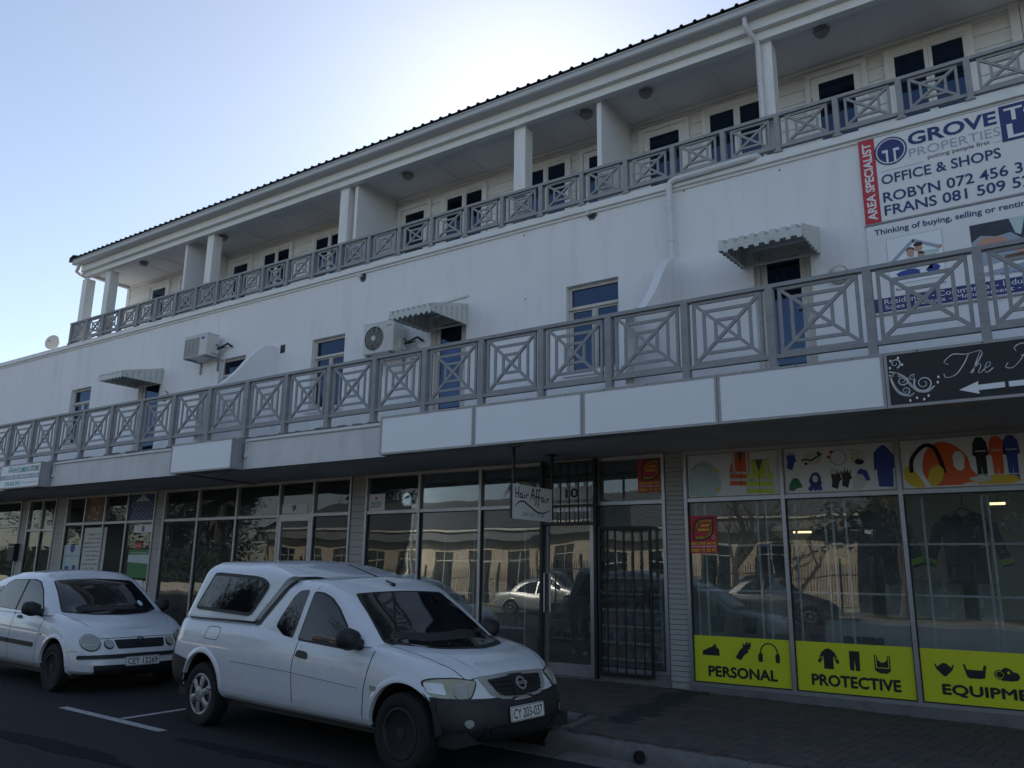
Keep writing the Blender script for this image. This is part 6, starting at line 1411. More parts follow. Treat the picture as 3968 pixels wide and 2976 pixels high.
k = MB(); k.prism(N(g, 0, .56, .04), f, .001, .002); k.prism([(u+.10, v) for u, v in N(g, 0, .58, .05)], f, .002, .003); k.build('work_gloves', M['hairp'], t); MB().prism([(.55, .24), (.62, .22), (.64, .29), (.56, .30)], f, .003, .004).build('glove_cuff', M['acw'], t)
k = MB(); k.prism([(.80, .04), (.83, .18), (.90, .24), (.97, .16), (.95, .06), (.87, .02)], f, .001, .002); k.build('face_shield', M['acw'], t); MB().prism([(.86, .22), (.90, .28), (.98, .25), (1.01, .14), (.97, .12), (.93, .20)], f, .002, .003).build('shield_cap', M['bluep'], t)
t, f, W, H_ = gl_print(2, fz0, fz1, 'paperw', 'fanlight_print', 'printed fanlight panel with ear muffs, an orange helmet and overalls', 'window panel')
k = MB(); k.prism(spline([(.30, .03), (.22, .20), (.26, .42), (.40, .53), (.55, .50), (.68, .36), (.72, .20), (.78, .10), (.60, .03)], 5), f, .001, .002); k.build('orange_helmet', 'orange', t); MB().prism(blob(.60, .30, .06, .12, 16, .15), f, .002, .0026).prism(blob(.80, .22, .08, .05, 16, .15), f, .002, .0026).build('helmet_gleam', 'paperw', t)
k = MB(); stroke(k, spline([(.10, .20), (.12, .36), (.25, .50), (.36, .47), (.42, .30), (.44, .18)], 6), .045, f, .003, .004); k.build('muff_band', 'ink', t); MB().prism(spline([(.02, .12), (.03, .26), (.10, .25), (.20, .10), (.22, .02), (.10, .03)], 4), f, .002, .003).prism(spline([(.26, .10), (.30, .22), (.38, .27), (.44, .20), (.40, .08), (.32, .02)], 4), f, .004, .005).build('ear_muffs', 'gold', t)
def overall(o, m, nm):
    k = MB(); k.prism(N([(0, .30), (.03, .28), (.035, .0), (.075, .0), (.08, .18), (.09, .0), (.13, .0), (.135, .28), (.165, .30), (.15, .44), (.11, .50), (.05, .50), (.015, .44)], 0, *o), f, .002, .003); p = k.build(nm, m, t); k = MB(); stroke(k, N([(.03, .34), (.135, .34)], 0, *o), .012, f, .003, .0036); stroke(k, N([(.035, .07), (.13, .07)], 0, *o), .012, f, .003, .0036); k.build('reflective_tape', M['acw'], p)
overall((.74, .06), 'ink', 'black_overall'); overall((.90, .06), 'orange', 'orange_overall'); overall((1.04, .06), M['bluep'], 'navy_overall')
MB().prism(blob(.95, .07, .25, .05, 22, .2), f, .004, .005).build('leather_gloves', 'gold', t); MB().prism(blob(.80, .09, .10, .035, 16, .2), f, .005, .006).build('safety_glasses', M['acw'], t)
# posters in the plumbing store
t, f, W, H_ = sticker('shop_poster', 'pale blue poster on the narrow pane beside the plumbing list', (252, 2112), (300, 2235), 'palep', 'poster')
text('poster_lettering', 'Opening Specials', 'navy', f, W*.1, W*.9, H_*.62, H_*.68, .003, t); MB().prism(circ(W*.5, H_*.9, W*.14, 16), f, .002, .003).build('poster_picture', M['bluep'], t); MB().prism([(W*.15, H_*.2), (W*.4, H_*.2), (W*.4, H_*.33), (W*.15, H_*.33)], f, .002, .003).build('poster_picture', M['bluep'], t); MB().prism([(W*.6, H_*.2), (W*.8, H_*.2), (W*.8, H_*.36), (W*.6, H_*.36)], f, .002, .003).build('poster_picture', M['bluep'], t)
t, f, W, H_ = sticker('price_list', 'tall white list of plumbing goods filling the pane next to the open door', (330, 2046), (392, 2240), M['acw'], 'poster')
for i, s in enumerate(['- PLUMBING FITTINGS', '- PVC FITTINGS', 'COMPRESSION FITTINGS', '- IRRIGATION FITTINGS', '- BUTTON SPRINKLERS', '- POP-UP SPRINKLERS', '- LDPE PIPE', '- UNDERGROUND FITTINGS & PIPES', '- PVC PIPE']): text('list_line', s, 'ink', f, W*(.15 if len(s) < 20 else .04), W*(.88 if len(s) > 12 else .65), H_*(.88-i*.085-.035), H_*(.88-i*.085), .003, t, bold=.02)
t, f, W, H_ = sticker('garden_poster', 'green garden poster on the plumbing store door', (500, 2130), (567, 2240), 'green', 'poster')
text('poster_lettering', 'LAWN AND GARDEN', 'paperw', f, W*.1, W*.9, H_*.86, H_*.91, .003, t); MB().prism([(0, H_*.55), (W, H_*.5), (W, H_*.82), (0, H_*.82)], f, .002, .003).build('poster_picture', 'palep', t)
t, f, W, H_ = sticker('opening_hours_sign', 'small white sign with dark script below the garden poster', (489, 2248), (552, 2280), 'paperw', 'notice'); text('lettering', 'Opening Times', 'greyink', f, W*.15, W*.85, H_*.7, H_*.85, .003, t); text('lettering', 'Rain & Drip', 'ink', f, W*.2, W*.8, H_*.15, H_*.42, .003, t, bold=.03, shear=.3); MB().prism([(0, H_*.55), (W, H_*.55), (W, H_*.58), (0, H_*.58)], f, .002, .003).build('rule', 'greyink', t)
t, f, W, H_ = sticker('drinks_sticker', 'small red drinks sticker on the plumbing store door', (526, 2102), (547, 2127), 'red'); text('lettering', 'Coca-Cola', 'paperw', f, W*.1, W*.9, H_*.4, H_*.62, .003, t, shear=.3)
# fanlight pictures of the plumbing store
for i, (m, lb) in enumerate([('brownp', 'brown printed fanlight picture of pipe fittings above the goods list'), (None, None), ('navy', 'dark printed fanlight picture of stacked pipe ends over door 8')]):
    if m is None: continue
    j = i+1; a = [x8l+.045]+[v for q in m8 for v in (q-.024, q+.024)]+[x8r-.045]; p, q = a[2*j]+.013, a[2*j+1]-.013
    t = thing('fanlight_picture', lb, 'window panel', ((p+q)/2, YS, ZM)); MB().box(p, q, YS+.020, YS+.024, fz0+.007, fz1).build('sheet', m, t); f = frameXZ(p, fz0, YS+.0198)
    k = MB(); W = q-p
    if i == 2:
        for u in range(5):
            for v in range(3): stroke(k, circ(W*(.14+u*.17+(v % 2)*.08), .08+v*.13, .055, 14), .010, f, 0, .001, True)
        k.prism([(W*.2, .42), (W*.8, .42), (W*.5, .58)], f, 0, .001); k.build('pipe_ends', M['palep'], t)
    else:
        for u in range(14): k.prism(blob(random.uniform(.05, W-.05), random.uniform(.05, .55), .06, .03, 10, .3), f, 0, .001)
        k.build('fittings', M['skinp'], t)
# ---------------------------------------------------------------- security gate and grille of door 10
g = thing('security_gate', 'black barred security gate folded open in front of the pane right of door 10', 'gate', (-5.2, YS-.05, .2))
ga, gb = onY(2318, 2050, YS-.08).x, onY(2522, 2045, YS-.08).x; gz0, gz1 = onY(2330, 2612, YS-.08).z, onY(2420, 2040, YS-.08).z
MB().box(ga, ga+.035, YS-.10, YS-.065, gz0, gz1).box(gb-.035, gb, YS-.10, YS-.065, gz0, gz1).box(ga+.035, gb-.035, YS-.10, YS-.065, gz1-.035, gz1).box(ga+.035, gb-.035, YS-.10, YS-.065, gz0, gz0+.035).build('gate_frame', 'black', g)
zl0, zl1 = onY(2330, 2290, YS-.08).z, onY(2330, 2330, YS-.08).z
for i in range(5):
    x = ga+(gb-ga)*(i+1)/6; MB().box(x-.008, x+.008, YS-.091, YS-.074, gz0+.035, gz1-.035).build('gate_bar', 'black', g)
MB().box(ga+.035, gb-.035, YS-.099, YS-.066, zl0-.014, zl0+.014).box(ga+.035, gb-.035, YS-.099, YS-.066, zl1-.014, zl1+.014).box(gb-.11, gb-.045, YS-.103, YS-.062, zl1-.02, zl0+.03).build('lock_rail', 'black', g)
g = thing('door_grille', 'black barred grille over the fanlight of door 10 with its side posts', 'grille', (-6.5, YS-.05, .2))
pa, pb = onY(2102, 2000, YS-.06).x, onY(2308, 2000, YS-.06).x; z0 = onY(2200, 2030, YS-.06).z
for x in (pa, pb): MB().box(x-.022, x+.022, YS-.10, YS-.025, .15, 3.20).build('post', 'black', g)
MB().box(pa+.022, pb-.022, YS-.085, YS-.05, z0-.015, z0+.015).box(pa+.022, pb-.022, YS-.085, YS-.05, ZM-.03, ZM+.0).box(pa+.022, pb-.022, YS-.085, YS-.05, 3.15, 3.175).build('cross_rail', 'black', g)
for i in range(5):
    x = pa+(pb-pa)*(i+1)/6+.02; MB().box(x-.008, x+.008, YS-.077, YS-.058, z0-.0, 3.15).build('grille_bar', 'black', g)
# post box by the first door
c = onY(48, 2140, YS-.08); t = thing('letter_box', 'black letter box on the pillar beside the double glass door', 'letter box', c); MB().box(c.x-.16, c.x+.16, YS-.13, YS+.02, c.z-.22, c.z+.22).build('box', 'black', t); MB().box(c.x-.13, c.x+.13, YS-.136, YS-.13, c.z+.13, c.z+.15).build('slot', 'alud', t)

# hairline cracks and old fixing holes in the plaster
rnd = random.Random(11)
for px, py, n_, dx, dz in [(1105, 1338, 5, .10, .01), (2495, 1190, 0, 0, 0), (2420, 1330, 7, .16, -.07), (640, 1330, 6, .05, -.16), (2560, 1010, 4, .07, -.02), (1990, 1150, 6, -.03, -.14), (1500, 1130, 5, .15, -.03)]:
    if not n_: continue
    c = onY(px, py, YW); P = [Vector((0, 0))]
    for i in range(n_): P.append(P[-1]+Vector((dx*rnd.uniform(.4, 1.4)+rnd.uniform(-.02, .02), dz*rnd.uniform(.4, 1.4)+rnd.uniform(-.02, .02))))
    stroke(MB(), [tuple(p) for p in P], .0018, frameXZ(c.x, c.z, YW), 0, .0012).build('plaster_crack', 'soffit', bld)
for px, py in [(2030, 912), (2580, 1200), (2036, 1160), (3020, 660), (2650, 740), (1940, 1310)]:
    c = onY(px, py, YW); MB().prism(blob(c.x, c.z, .014, .016, 9, .3), lambda u, v, n: (u, YW-n, v), 0, .002).build('fixing_hole', 'plinth', bld)
# ================================================================ inside the shops
M['shelfw'] = mat('white_shelf_board', (.62, .64, .64), .4, var=.03)
M['navycloth'] = mat('navy_cloth', (.012, .018, .055), .85, var=.25, vscale=6)
M['blackcloth'] = mat('black_cloth', (.008, .008, .009), .9, var=.2, vscale=6)
M['limecloth'] = mat('lime_tape', (.35, .60, .05), .6)
M['leafd'] = mat('dark_leaf', (.03, .06, .025), .6, var=.3, vscale=8)
M['pot'] = mat('dark_plastic_pot', (.015, .025, .02), .5)
M['barw'] = mat('pale_window_bar', (.68, .74, .76), .5, var=.06)
M['box'] = mat('pale_carton', (.45, .50, .50), .7, var=.08, vscale=3)
M['wood'] = mat('brown_counter_top', (.14, .08, .05), .45, var=.3, vscale=5, stretch=(.3, 1, 1))
M['skin'] = mat('skin', (.22, .12, .08), .55)
M['tube'] = mat('lit_tube', (.9, .85, .7), .4, emit=(1, .80, .45, 1.6))
PC = [mat('tub_%d' % i, c, .45) for i, c in enumerate([(.35, .35, .35), (.26, .05, .04), (.05, .07, .2), (.25, .18, .05), (.15, .05, .13), (.03, .03, .04), (.3, .14, .14)])]
def shelf(label, x0, x1, y0, y1, z0, z1, levels, n=0, back=True, kind='tub', group=None):
    stock = {}
    t = thing('display_shelf', label, 'shelf', ((x0+x1)/2, (y0+y1)/2, z0)); b = .025
    for x in (x0, x1): MB().box(x-b/2, x+b/2, y0, y1, z0, z1).build('side_panel', 'shelfw', t)
    if back: MB().box(x0+b/2, x1-b/2, y1-.012, y1, z0, z1).build('back_panel', 'shopwall', t)
    for i in range(levels+1):
        z = z0+.06+(z1-z0-.075)*i/levels; MB().box(x0+b/2, x1-b/2, y0, y1-.013, z-.015, z+.015).build('shelf_board', 'shelfw', t)
        if n and i < levels:
            x = x0+.07
            while x < x1-.08:
                r = random.uniform(.028, .045); h = random.uniform(.10, min(.24, (z1-z0)/levels-.09)); x += r
                if random.random() < .85:
                    pr_ = [(r, 0), (r, h*.8), (r*.6, h*.84), (r*.6, h), (r*.2, h)]; q_ = random.randrange(len(PC))
                    if back: stock.setdefault(q_, MB()).lathe(pr_, (x, y0+.09, z+.0155), (0, 0, 1), 9)
                    else: tag(MB().lathe(pr_, (x, y0+.09, z+.0155), (0, 0, 1), 9).build('tub', PC[q_]), ['white', 'red', 'blue', 'amber', 'purple', 'black', 'pink'][q_]+' tub on '+group, 'tub', 'tubs on '+group)
                x += r+random.uniform(.004, n)
    for q_, k in stock.items(): k.build('stock', PC[q_], t)['kind'] = 'stuff'
    return t
f0 = .13
sA = onY(1734, 2090, YS+.55); sB = onY(1845, 2090, YS+.55); sC = onY(1885, 2090, YS+.55); sD = onY(2042, 2090, YS+.55)
shelf('white open display shelf behind the window, half hidden by the pickup', sA.x, sB.x, YS+.5, YS+.85, f0, 2.25, 4, .10, False, group='the open shelf half hidden by the pickup')
shelf('white open display shelf beside the glass door of shop 10', sC.x, sD.x, YS+.5, YS+.85, f0, 2.25, 4, .12, False, group='the open shelf beside door 10')
for i in range(3):
    a = x10l+.3+i*2.25
    shelf(['stocked wall shelf at the back of shop 10 near the tiled pillar', 'stocked wall shelf in the middle of the back wall of shop 10', 'stocked wall shelf at the back of shop 10 behind the gate'][i], a, a+2.1, YS+4.9, YS+5.3, f0, 2.0, 5, .02, True, group='the back wall shelf %s of shop 10' % ['near the tiled pillar', 'in the middle', 'behind the gate'][i])
g_ = onY(2400, 2300, YS+2.2); shelf('stocked free standing shelf behind the security gate', g_.x-.38, g_.x+.85, YS+2.0, YS+2.4, f0, 1.5, 5, .02, True, group='the free standing shelf behind the security gate')
# folded stock on the shelf board
for i in range(5):
    o = MB().prism(rounded([(sC.x+.05, 0), (sD.x-.25, 0), (sD.x-.25, .035), (sC.x+.05, .035)], .012, 3), lambda u, v, n, i=i: (u, YS+.52+n, 1.235+i*.036+v), 0, .3).build('folded_cloth', PC[[1, 2, 1, 5, 1][i]]); tag(o, ['red folded cloth at the bottom of the shelf pile', 'blue folded cloth second from the bottom of the shelf pile', 'red folded cloth in the middle of the shelf pile', 'black folded cloth second from the top of the shelf pile', 'red folded cloth on top of the shelf pile'][i], 'cloth', 'pile of folded cloths on the shelf beside door 10')
# shop 9: pale boards leaning inside the windows
for i, (px0, px1, top) in enumerate([(640, 800, 2060), (868, 1062, 2128), (1098, 1340, 2100)]):
    a = onY(px0, top, YS+.33); b = onY(px1, top, YS+.33)
    tag(MB().box(a.x, b.x, YS+.32, YS+.35, f0, a.z).build('partition_board', 'shelfw'), ['pale partition board behind the first window of shop 9 by the tiled pillar', 'wide pale partition board in the middle of shop 9', 'pale partition board behind the door of shop 9'][i], 'board')
# plumbing store: canisters inside the open door
for i, px in enumerate([401, 421, 440]):
    c = onY(px, 2200, YS+1.6); t = tag(MB().lathe([(.10, 0), (.10, .42), (.08, .45), (.04, .46), (.04, .50)], (c.x, YS+1.6, 1.0), (0, 0, 1), 14).build('filter_canister', 'opal', smooth=True), 'pale filter canister on the counter inside the open door', 'canister', 'filter canisters in the plumbing store')
c0 = onY(380, 2200, YS+1.4).x; c1 = onY(470, 2200, YS+1.4).x
t = thing('store_counter', 'dark counter just inside the open door of the plumbing store', 'counter', ((c0+c1)/2, YS+1.6, f0)); MB().box(c0, c1, YS+1.35, YS+1.9, f0, .96).build('carcass', 'dark', t); MB().box(c0-.03, c1+.03, YS+1.32, YS+1.93, .96, 1.0).build('worktop', 'wood', t)
# safety wear shop: window bars
wb = thing('window_bars', 'pale steel bar lattice inside the safety wear shop windows', 'window bars', ((xa+3)/2, YS+.16, .2))
for px in [2703, 2737, 2943, 2977, 3090, 3205, 3235, 3285, 3500, 3590, 3825, 3850]:
    x = onY(px, 2120, YS+.16).x; MB().box(x-.012, x+.012, YS+.15, YS+.174, .22, 3.1).build('bar', 'barw', wb)
for i in range(3): x = onY(3850, 2120, YS+.16).x+.5+i*.6; MB().box(x-.012, x+.012, YS+.15, YS+.174, .22, 3.1).build('bar', 'barw', wb)
for px, py in [(2900, 2113), (2900, 2290)]:
    z = onY(px, py, YS+.16).z; MB().box(xa+.05, 3.2, YS+.176, YS+.196, z-.012, z+.012).build('bar', 'barw', wb)
# navy jackets on show
def jacket(label, px, py, s=1, Y=YS+.75, m='navycloth', cuff=True):
    c = onY(px, py, Y); t = thing('work_jacket', label, 'jacket', c)
    pts = [(-.24, -.62), (-.26, .05), (-.38, -.42), (-.50, -.38), (-.36, .12), (-.22, .24), (-.08, .28), (0, .22), (.08, .28), (.22, .24), (.36, .12), (.50, -.38), (.38, -.42), (.26, .05), (.24, -.62)]
    f = frame3((c.x, Y, c.z), (1, 0, 0), (0, 0, 1)); MB().prism([(u*s, v*s) for u, v in pts], f, -.07, .05).build('body', m, t)
    MB().prism([(-.01, .2), (.01, .2), (.01, -.6), (-.01, -.6)], f, .05, .055).build('zip', 'ink', t)
    if cuff:
        for q in (-1, 1): MB().prism([(q*.37*s, -.40*s), (q*.50*s, -.36*s), (q*.48*s, -.29*s), (q*.355*s, -.33*s)], f, -.074, .056).build('reflective_cuff', 'limecloth', t)
    MB().tube([f(-.2*s, .24*s, 0), f(0, .34*s, 0), f(.2*s, .24*s, 0)], .008, 6).tube([f(0, .34*s, 0), f(0, .46*s, 0), f(.03, .5*s, 0)], .006, 6).build('hanger', 'black', t)
jacket('navy work jacket with lime cuffs hanging behind the PROTECTIVE panel window', 3395, 2060, 1.05); jacket('navy work jacket with lime cuffs hanging behind the EQUIPMENT panel window', 3740, 2070, .95, YS+1.0); jacket('plain navy long jacket hanging beside the window bars', 3240, 2130, 1.1, YS+1.3, cuff=False); jacket('dark jacket hanging behind the PERSONAL panel window', 2990, 2150, .9, YS+1.6, 'blackcloth', False)
# counter, cartons, sacks
a = onY(3190, 2330, YS+1.5).x
t = thing('shop_counter', 'long white counter with a brown top in the safety wear shop', 'counter', (a+1.5, YS+1.7, f0)); MB().box(a, a+4.2, YS+1.5, YS+2.1, f0, 1.0).build('carcass', 'shelfw', t); MB().box(a-.06, a+4.26, YS+1.44, YS+2.16, 1.0, 1.045).build('worktop', 'wood', t)
for i, (px, w_, h) in enumerate([(3335, .62, .42), (3440, .40, .42), (3660, .75, .48), (3800, .40, .45)]):
    c = onY(px, 2290, YS+1.6).x
    t = thing('carton', ['wide pale carton on the counter under the lime cuffed jacket', 'narrow pale carton beside the wide one on the counter', 'broad pale carton on the counter behind the EQUIPMENT panel', 'small pale carton at the end of the row on the counter'][i], 'carton', (c, YS+1.8, 1.046)); MB().box(c-w_/2, c+w_/2, YS+1.6, YS+2.0, 1.046, 1.046+h).build('box', 'box', t); MB().box(c-.025, c+.025, YS+1.598, YS+2.0, 1.2, 1.047+h).build('tape', 'barw', t)
c = onY(3340, 2452, YS+.5); t = thing('sock_bundle', 'dark bundle of packed socks on the window ledge', 'bundle', (c.x, YS+.5, .7))
for i in range(5): MB().prism(rounded([(c.x-.22+i*.09, .60), (c.x-.135+i*.09, .60), (c.x-.135+i*.09, .84), (c.x-.22+i*.09, .84)], .03, 3), lambda u, v, n: (u, YS+.45+n, v), 0, .16).build('pack', 'dark', t)
MB().box(c.x-.24, c.x+.25, YS+.443, YS+.449, .71, .73).build('band', 'barw', t); MB().box(xa+.1, 3.0, YS+.3, YS+.75, .13, .598).build('window_ledge', 'shopwall', bld)
# potted plants in the window
def plant(label, px, py, h, Y):
    c = onY(px, py, Y); z0 = c.z; t = thing('potted_plant', label, 'plant', (c.x, Y, z0))
    MB().lathe([(.075, 0), (.10, .18), (.108, .18), (.108, .20), (.095, .20), (.09, .17)], (c.x, Y, z0), (0, 0, 1), 18).build('pot', 'pot', t, smooth=True)
    k = MB(); k.tube([(c.x, Y, z0+.15), (c.x+.02, Y+.01, z0+h*.4), (c.x-.01, Y, z0+h*.75)], [.016, .013, .010], 8); k.build('stem', 'wood', t)
    k = MB()
    for i in range(46):
        a = random.uniform(0, 6.28); el = random.uniform(-.1, 1.2); L = random.uniform(.22, .42); b = Vector((c.x-.01, Y, z0+h*random.uniform(.5, .78))); d_ = Vector((math.cos(a), math.sin(a), 0)); s_ = Vector((-d_.y, d_.x, 0)); P = []
        for q in range(5):
            u = q/4; p = b+d_*(L*u*math.cos(el*(1-u*.5)))+Vector((0, 0, L*u*math.sin(el)-L*.55*u*u)); w_ = .014*(1-u)+.002; P += [p-s_*w_, p+s_*w_]
        k.add(P, [(2*q, 2*q+1, 2*q+3, 2*q+2) for q in range(4)])
    k.build('leaves', 'leafd', t)
plant('spiky potted plant in the corner of the PERSONAL panel window', 2783, 2448, 1.15, YS+.5); plant('taller spiky potted plant beside the mannequin in the window', 2908, 2455, 1.35, YS+.55)
# mannequin torso
c = onY(3020, 2455, YS+.6); t = thing('mannequin_torso', 'cream shop mannequin torso standing behind the PERSONAL panel', 'mannequin', (c.x, YS+.6, c.z))
k = MB(); n = 18
for z, a, b in [(0, .15, .10), (.08, .165, .11), (.2, .135, .09), (.32, .15, .10), (.45, .175, .11), (.55, .18, .09), (.6, .10, .07), (.63, .055, .05), (.70, .05, .045)]:
    for i in range(n): k.v.append((c.x+a*math.cos(2*math.pi*i/n), YS+.6+b*math.sin(2*math.pi*i/n), c.z+z))
for j in range(8):
    for i in range(n): k.f.append((j*n+i, j*n+(i+1) % n, (j+1)*n+(i+1) % n, (j+1)*n+i))
k.f.append(tuple(range(n))[::-1]); k.f.append(tuple(8*n+i for i in range(n))); k.build('torso', 'cream', t, smooth=True)
# lit strip lamps
for i, (px0, px1, py, Y) in enumerate([(3828, 3902, 1953, YS+3.6), (3070, 3148, 2063, YS+5.0)]):
    a = onY(px0, py, Y); b = onY(px1, py, Y); t = thing('strip_lamp', ['lit strip lamp above the EQUIPMENT window of the safety wear shop', 'lit strip lamp deep inside the safety wear shop'][i], 'lamp', (a.x, Y, a.z)); MB().box(a.x, b.x, Y-.03, Y+.03, a.z+.02, a.z+.05).build('batten', 'shelfw', t); MB().tube([(a.x+.02, Y, a.z), (b.x-.02, Y, a.z)], .018, 10).build('tube', 'tube', t); MB().tube([((a.x+b.x)/2, Y, a.z+.05), ((a.x+b.x)/2, Y, 3.21)], .005, 6).build('wire', 'black', t)
# ---------------------------------------------------------------- the person inside door 10
def person():
    c = onZ(2245, 2530, f0); t = thing('person', 'person in a black jacket and dark leggings standing inside glass door 10', 'person', (c.x, c.y, f0))
    V = []; E = []; Rr = []
    def ch(pts, start=None):
        prev = start
        for p, r in pts:
            V.append(Vector(p)); Rr.append(r); i = len(V)-1
            if prev is not None: E.append((prev, i))
            prev = i
        return prev
    pel = ch([((0, 0, .92), (.155, .115))])
    ch([((0, .01, 1.05), (.15, .11)), ((0, .0, 1.22), (.17, .12)), ((0, -.02, 1.36), (.185, .11)), ((0, -.02, 1.45), (.10, .085)), ((0, -.03, 1.52), (.055, .055)), ((0, -.05, 1.60), (.075, .09)), ((0, -.05, 1.69), (.075, .095)), ((0, -.04, 1.75), (.05, .06))], pel)
    sh = 3
    for s in (-1, 1):
        ch([((s*.19, -.02, 1.38), (.065, .065)), ((s*.25, .0, 1.24), (.058, .058)), ((s*.27, .01, 1.10), (.05, .05)), ((s*.25, -.10, .95), (.04, .04)), ((s*.22, -.16, .86), (.028, .034)), ((s*.20, -.20, .80), (.022, .030))], sh)
        fx_ = s*.13 if s > 0 else s*.09; fy = -.10 if s > 0 else .04
        ch([((s*.085, 0, .80), (.10, .10)), ((s*.10, fy*.5, .52), (.068, .07)), ((fx_, fy, .30), (.052, .058)), ((fx_, fy+.01, .10), (.036, .04)), ((fx_, fy-.02, .05), (.042, .045)), ((fx_+s*.02, fy-.14, .035), (.04, .032))], pel)
    me = bpy.data.meshes.new('body'); me.from_pydata([tuple(v) for v in V], E, []); o = bpy.data.objects.new('body', me); COL.objects.link(o)
    m = o.modifiers.new('s', 'SKIN'); 
    for i, sv in enumerate(me.skin_vertices[0].data): sv.radius = Rr[i]; sv.use_root = (i == 0)
    o.modifiers.new('u', 'SUBSURF').levels = 2
    dg = bpy.context.evaluated_depsgraph_get(); nm = bpy.data.meshes.new_from_object(o.evaluated_get(dg)); bpy.data.objects.remove(o)
    for mm in (M['blackcloth'], M['skin'], M['dark'], M['shelfw']): nm.materials.append(mm)
    for p in nm.polygons:
        z = p.center.z; p.use_smooth = True
        p.material_index = 1 if (z > 1.475 or (z < .90 and abs(p.center.x) > .17 and p.center.y < -.1)) else (3 if z < .045 else 0)
    b = obj('body', nm, t, (0, 0, 0))
    k = MB(); n = 14
    for j in range(7):
        a = j/6*math.pi*.62; r = .098*math.sin(a)+.003; z = 1.715+.095*math.cos(a)
        for i in range(n): k.v.append((r*.86*math.cos(2*math.pi*i/n), -.035+r*1.08*math.sin(2*math.pi*i/n), z))
    for j in range(6):
        for i in range(n): k.f.append((j*n+i, j*n+(i+1) % n, (j+1)*n+(i+1) % n, (j+1)*n+i))
    q = k.build('hair', 'hairp', None, smooth=True); q.parent = t; q.matrix_parent_inverse = Matrix()
    k = MB(); n = 20
    for z, a, b_ in [(.72, .22, .17), (.85, .215, .165), (1.05, .205, .155), (1.25, .215, .155), (1.37, .20, .135), (1.44, .12, .10)]:
        for i in range(n): k.v.append((a*math.cos(2*math.pi*i/n), b_*math.sin(2*math.pi*i/n), z))
    for j in range(5):
        for i in range(n): k.f.append((j*n+i, j*n+(i+1) % n, (j+1)*n+(i+1) % n, (j+1)*n+i))
    q = k.build('jacket', 'blackcloth', None, smooth=True); q.parent = t; q.matrix_parent_inverse = Matrix()
    k = MB()
    for s in (-1, 1):
        fx_ = s*.13 if s > 0 else s*.09; fy = -.10 if s > 0 else .04
        k.prism(rounded([(-.045, -.20), (.045, -.20), (.05, .06), (-.05, .06)], .035, 4), lambda u, v, n, a=fx_, b=fy: (a+u*(1), b+v, n), .0, .03)
    q = k.build('shoe_soles', 'shelfw', None); q.parent = t; q.matrix_parent_inverse = Matrix()
    t.rotation_euler = (0, 0, R_(25))
person()
# ================================================================ the other side of the street (seen in the glass)
M['fwall'] = mat('cream_plaster', (.60, .51, .38), .85, var=.08, vscale=1.5)
M['froof'] = mat('grey_sheet_roof', (.16, .165, .17), .6, var=.1, vscale=2)
M['ftrim'] = mat('pale_trim', (.66, .62, .52), .7)
M['leaf'] = mat('tree_leaf', (.024, .036, .014), .6, var=.4, vscale=3)
M['leafdry'] = mat('palm_leaf', (.11, .10, .045), .7, var=.4, vscale=3)
M['bark'] = mat('bark', (.11, .085, .065), .9, var=.3, vscale=8, bump=.5, bscale=30)
M['grass'] = mat('dry_grass', (.20, .19, .10), .95, var=.4, vscale=1.5)
struct(gridsheet('far_pavement', [-90, -60, -30, 0, 30], [-13.2, -9.75], mat('far_paving', (.30, .285, .26), .9, var=.2, vscale=3), .12))
struct(MB().box(-90, 30, -9.76, -9.6, -.05, .12).build('far_kerb', 'kerb'))
struct(gridsheet('far_garden', [-90, -60, -30, 0, 30], [-40, -25, -13.2], 'grass', .10))
fbd = thing('cream_building', 'cream single storey building with a grey ribbed roof across the street', 'building', (-20, -20, 0)); BX0, BX1, BY = -46.0, -7.5, -17.0
ops = []; x = BX0+1.2
while x < BX1-2.2: ops.append((x, x+1.5, .9 if int(x*3) % 3 else .15, 2.9)); x += 2.75
k = MB(); xs_ = sorted({BX0, BX1, *[v for o in ops for v in o[:2]]}); zs_ = sorted({.1, 3.5, *[v for o in ops for v in o[2:]]})
for a, b in zip(xs_, xs_[1:]):
    for c, d in zip(zs_, zs_[1:]):
        if any(o[0] <= (a+b)/2 <= o[1] and o[2] <= (c+d)/2 <= o[3] for o in ops): continue
        k.add([(a, BY, c), (b, BY, c), (b, BY, d), (a, BY, d)], [(3, 2, 1, 0)])
for a, b, c, d in ops: k.add([(a, BY, c), (a, BY-.2, c), (a, BY-.2, d), (a, BY, d)], [(0, 1, 2, 3)]); k.add([(b, BY, c), (b, BY-.2, c), (b, BY-.2, d), (b, BY, d)], [(0, 1, 2, 3)]); k.add([(a, BY, d), (a, BY-.2, d), (b, BY-.2, d), (b, BY, d)], [(0, 1, 2, 3)]); k.add([(a, BY, c), (a, BY-.2, c), (b, BY-.2, c), (b, BY, c)], [(0, 1, 2, 3)])
k.box(BX0, BX1, BY-12, BY-.25, .1, 3.5) if 0 else None
k.build('wall', 'fwall', fbd, weld=True)
MB().box(BX0, BX0+.2, BY-12, BY-.01, .1, 3.5).box(BX1-.2, BX1, BY-12, BY-.01, .1, 3.5).build('end_walls', 'fwall', fbd)
for a, b, c, d in ops:
    o = MB().box(a, a+.06, BY-.16, BY-.08, c, d).box(b-.06, b, BY-.16, BY-.08, c, d).box((a+b)/2-.03, (a+b)/2+.03, BY-.16, BY-.08, c, d).box(a, b, BY-.155, BY-.085, d-.55, d-.5).build('window', 'ftrim', fbd); MB().box(a, b, BY-.135, BY-.13, c, d).build('pane', 'carglass', o)
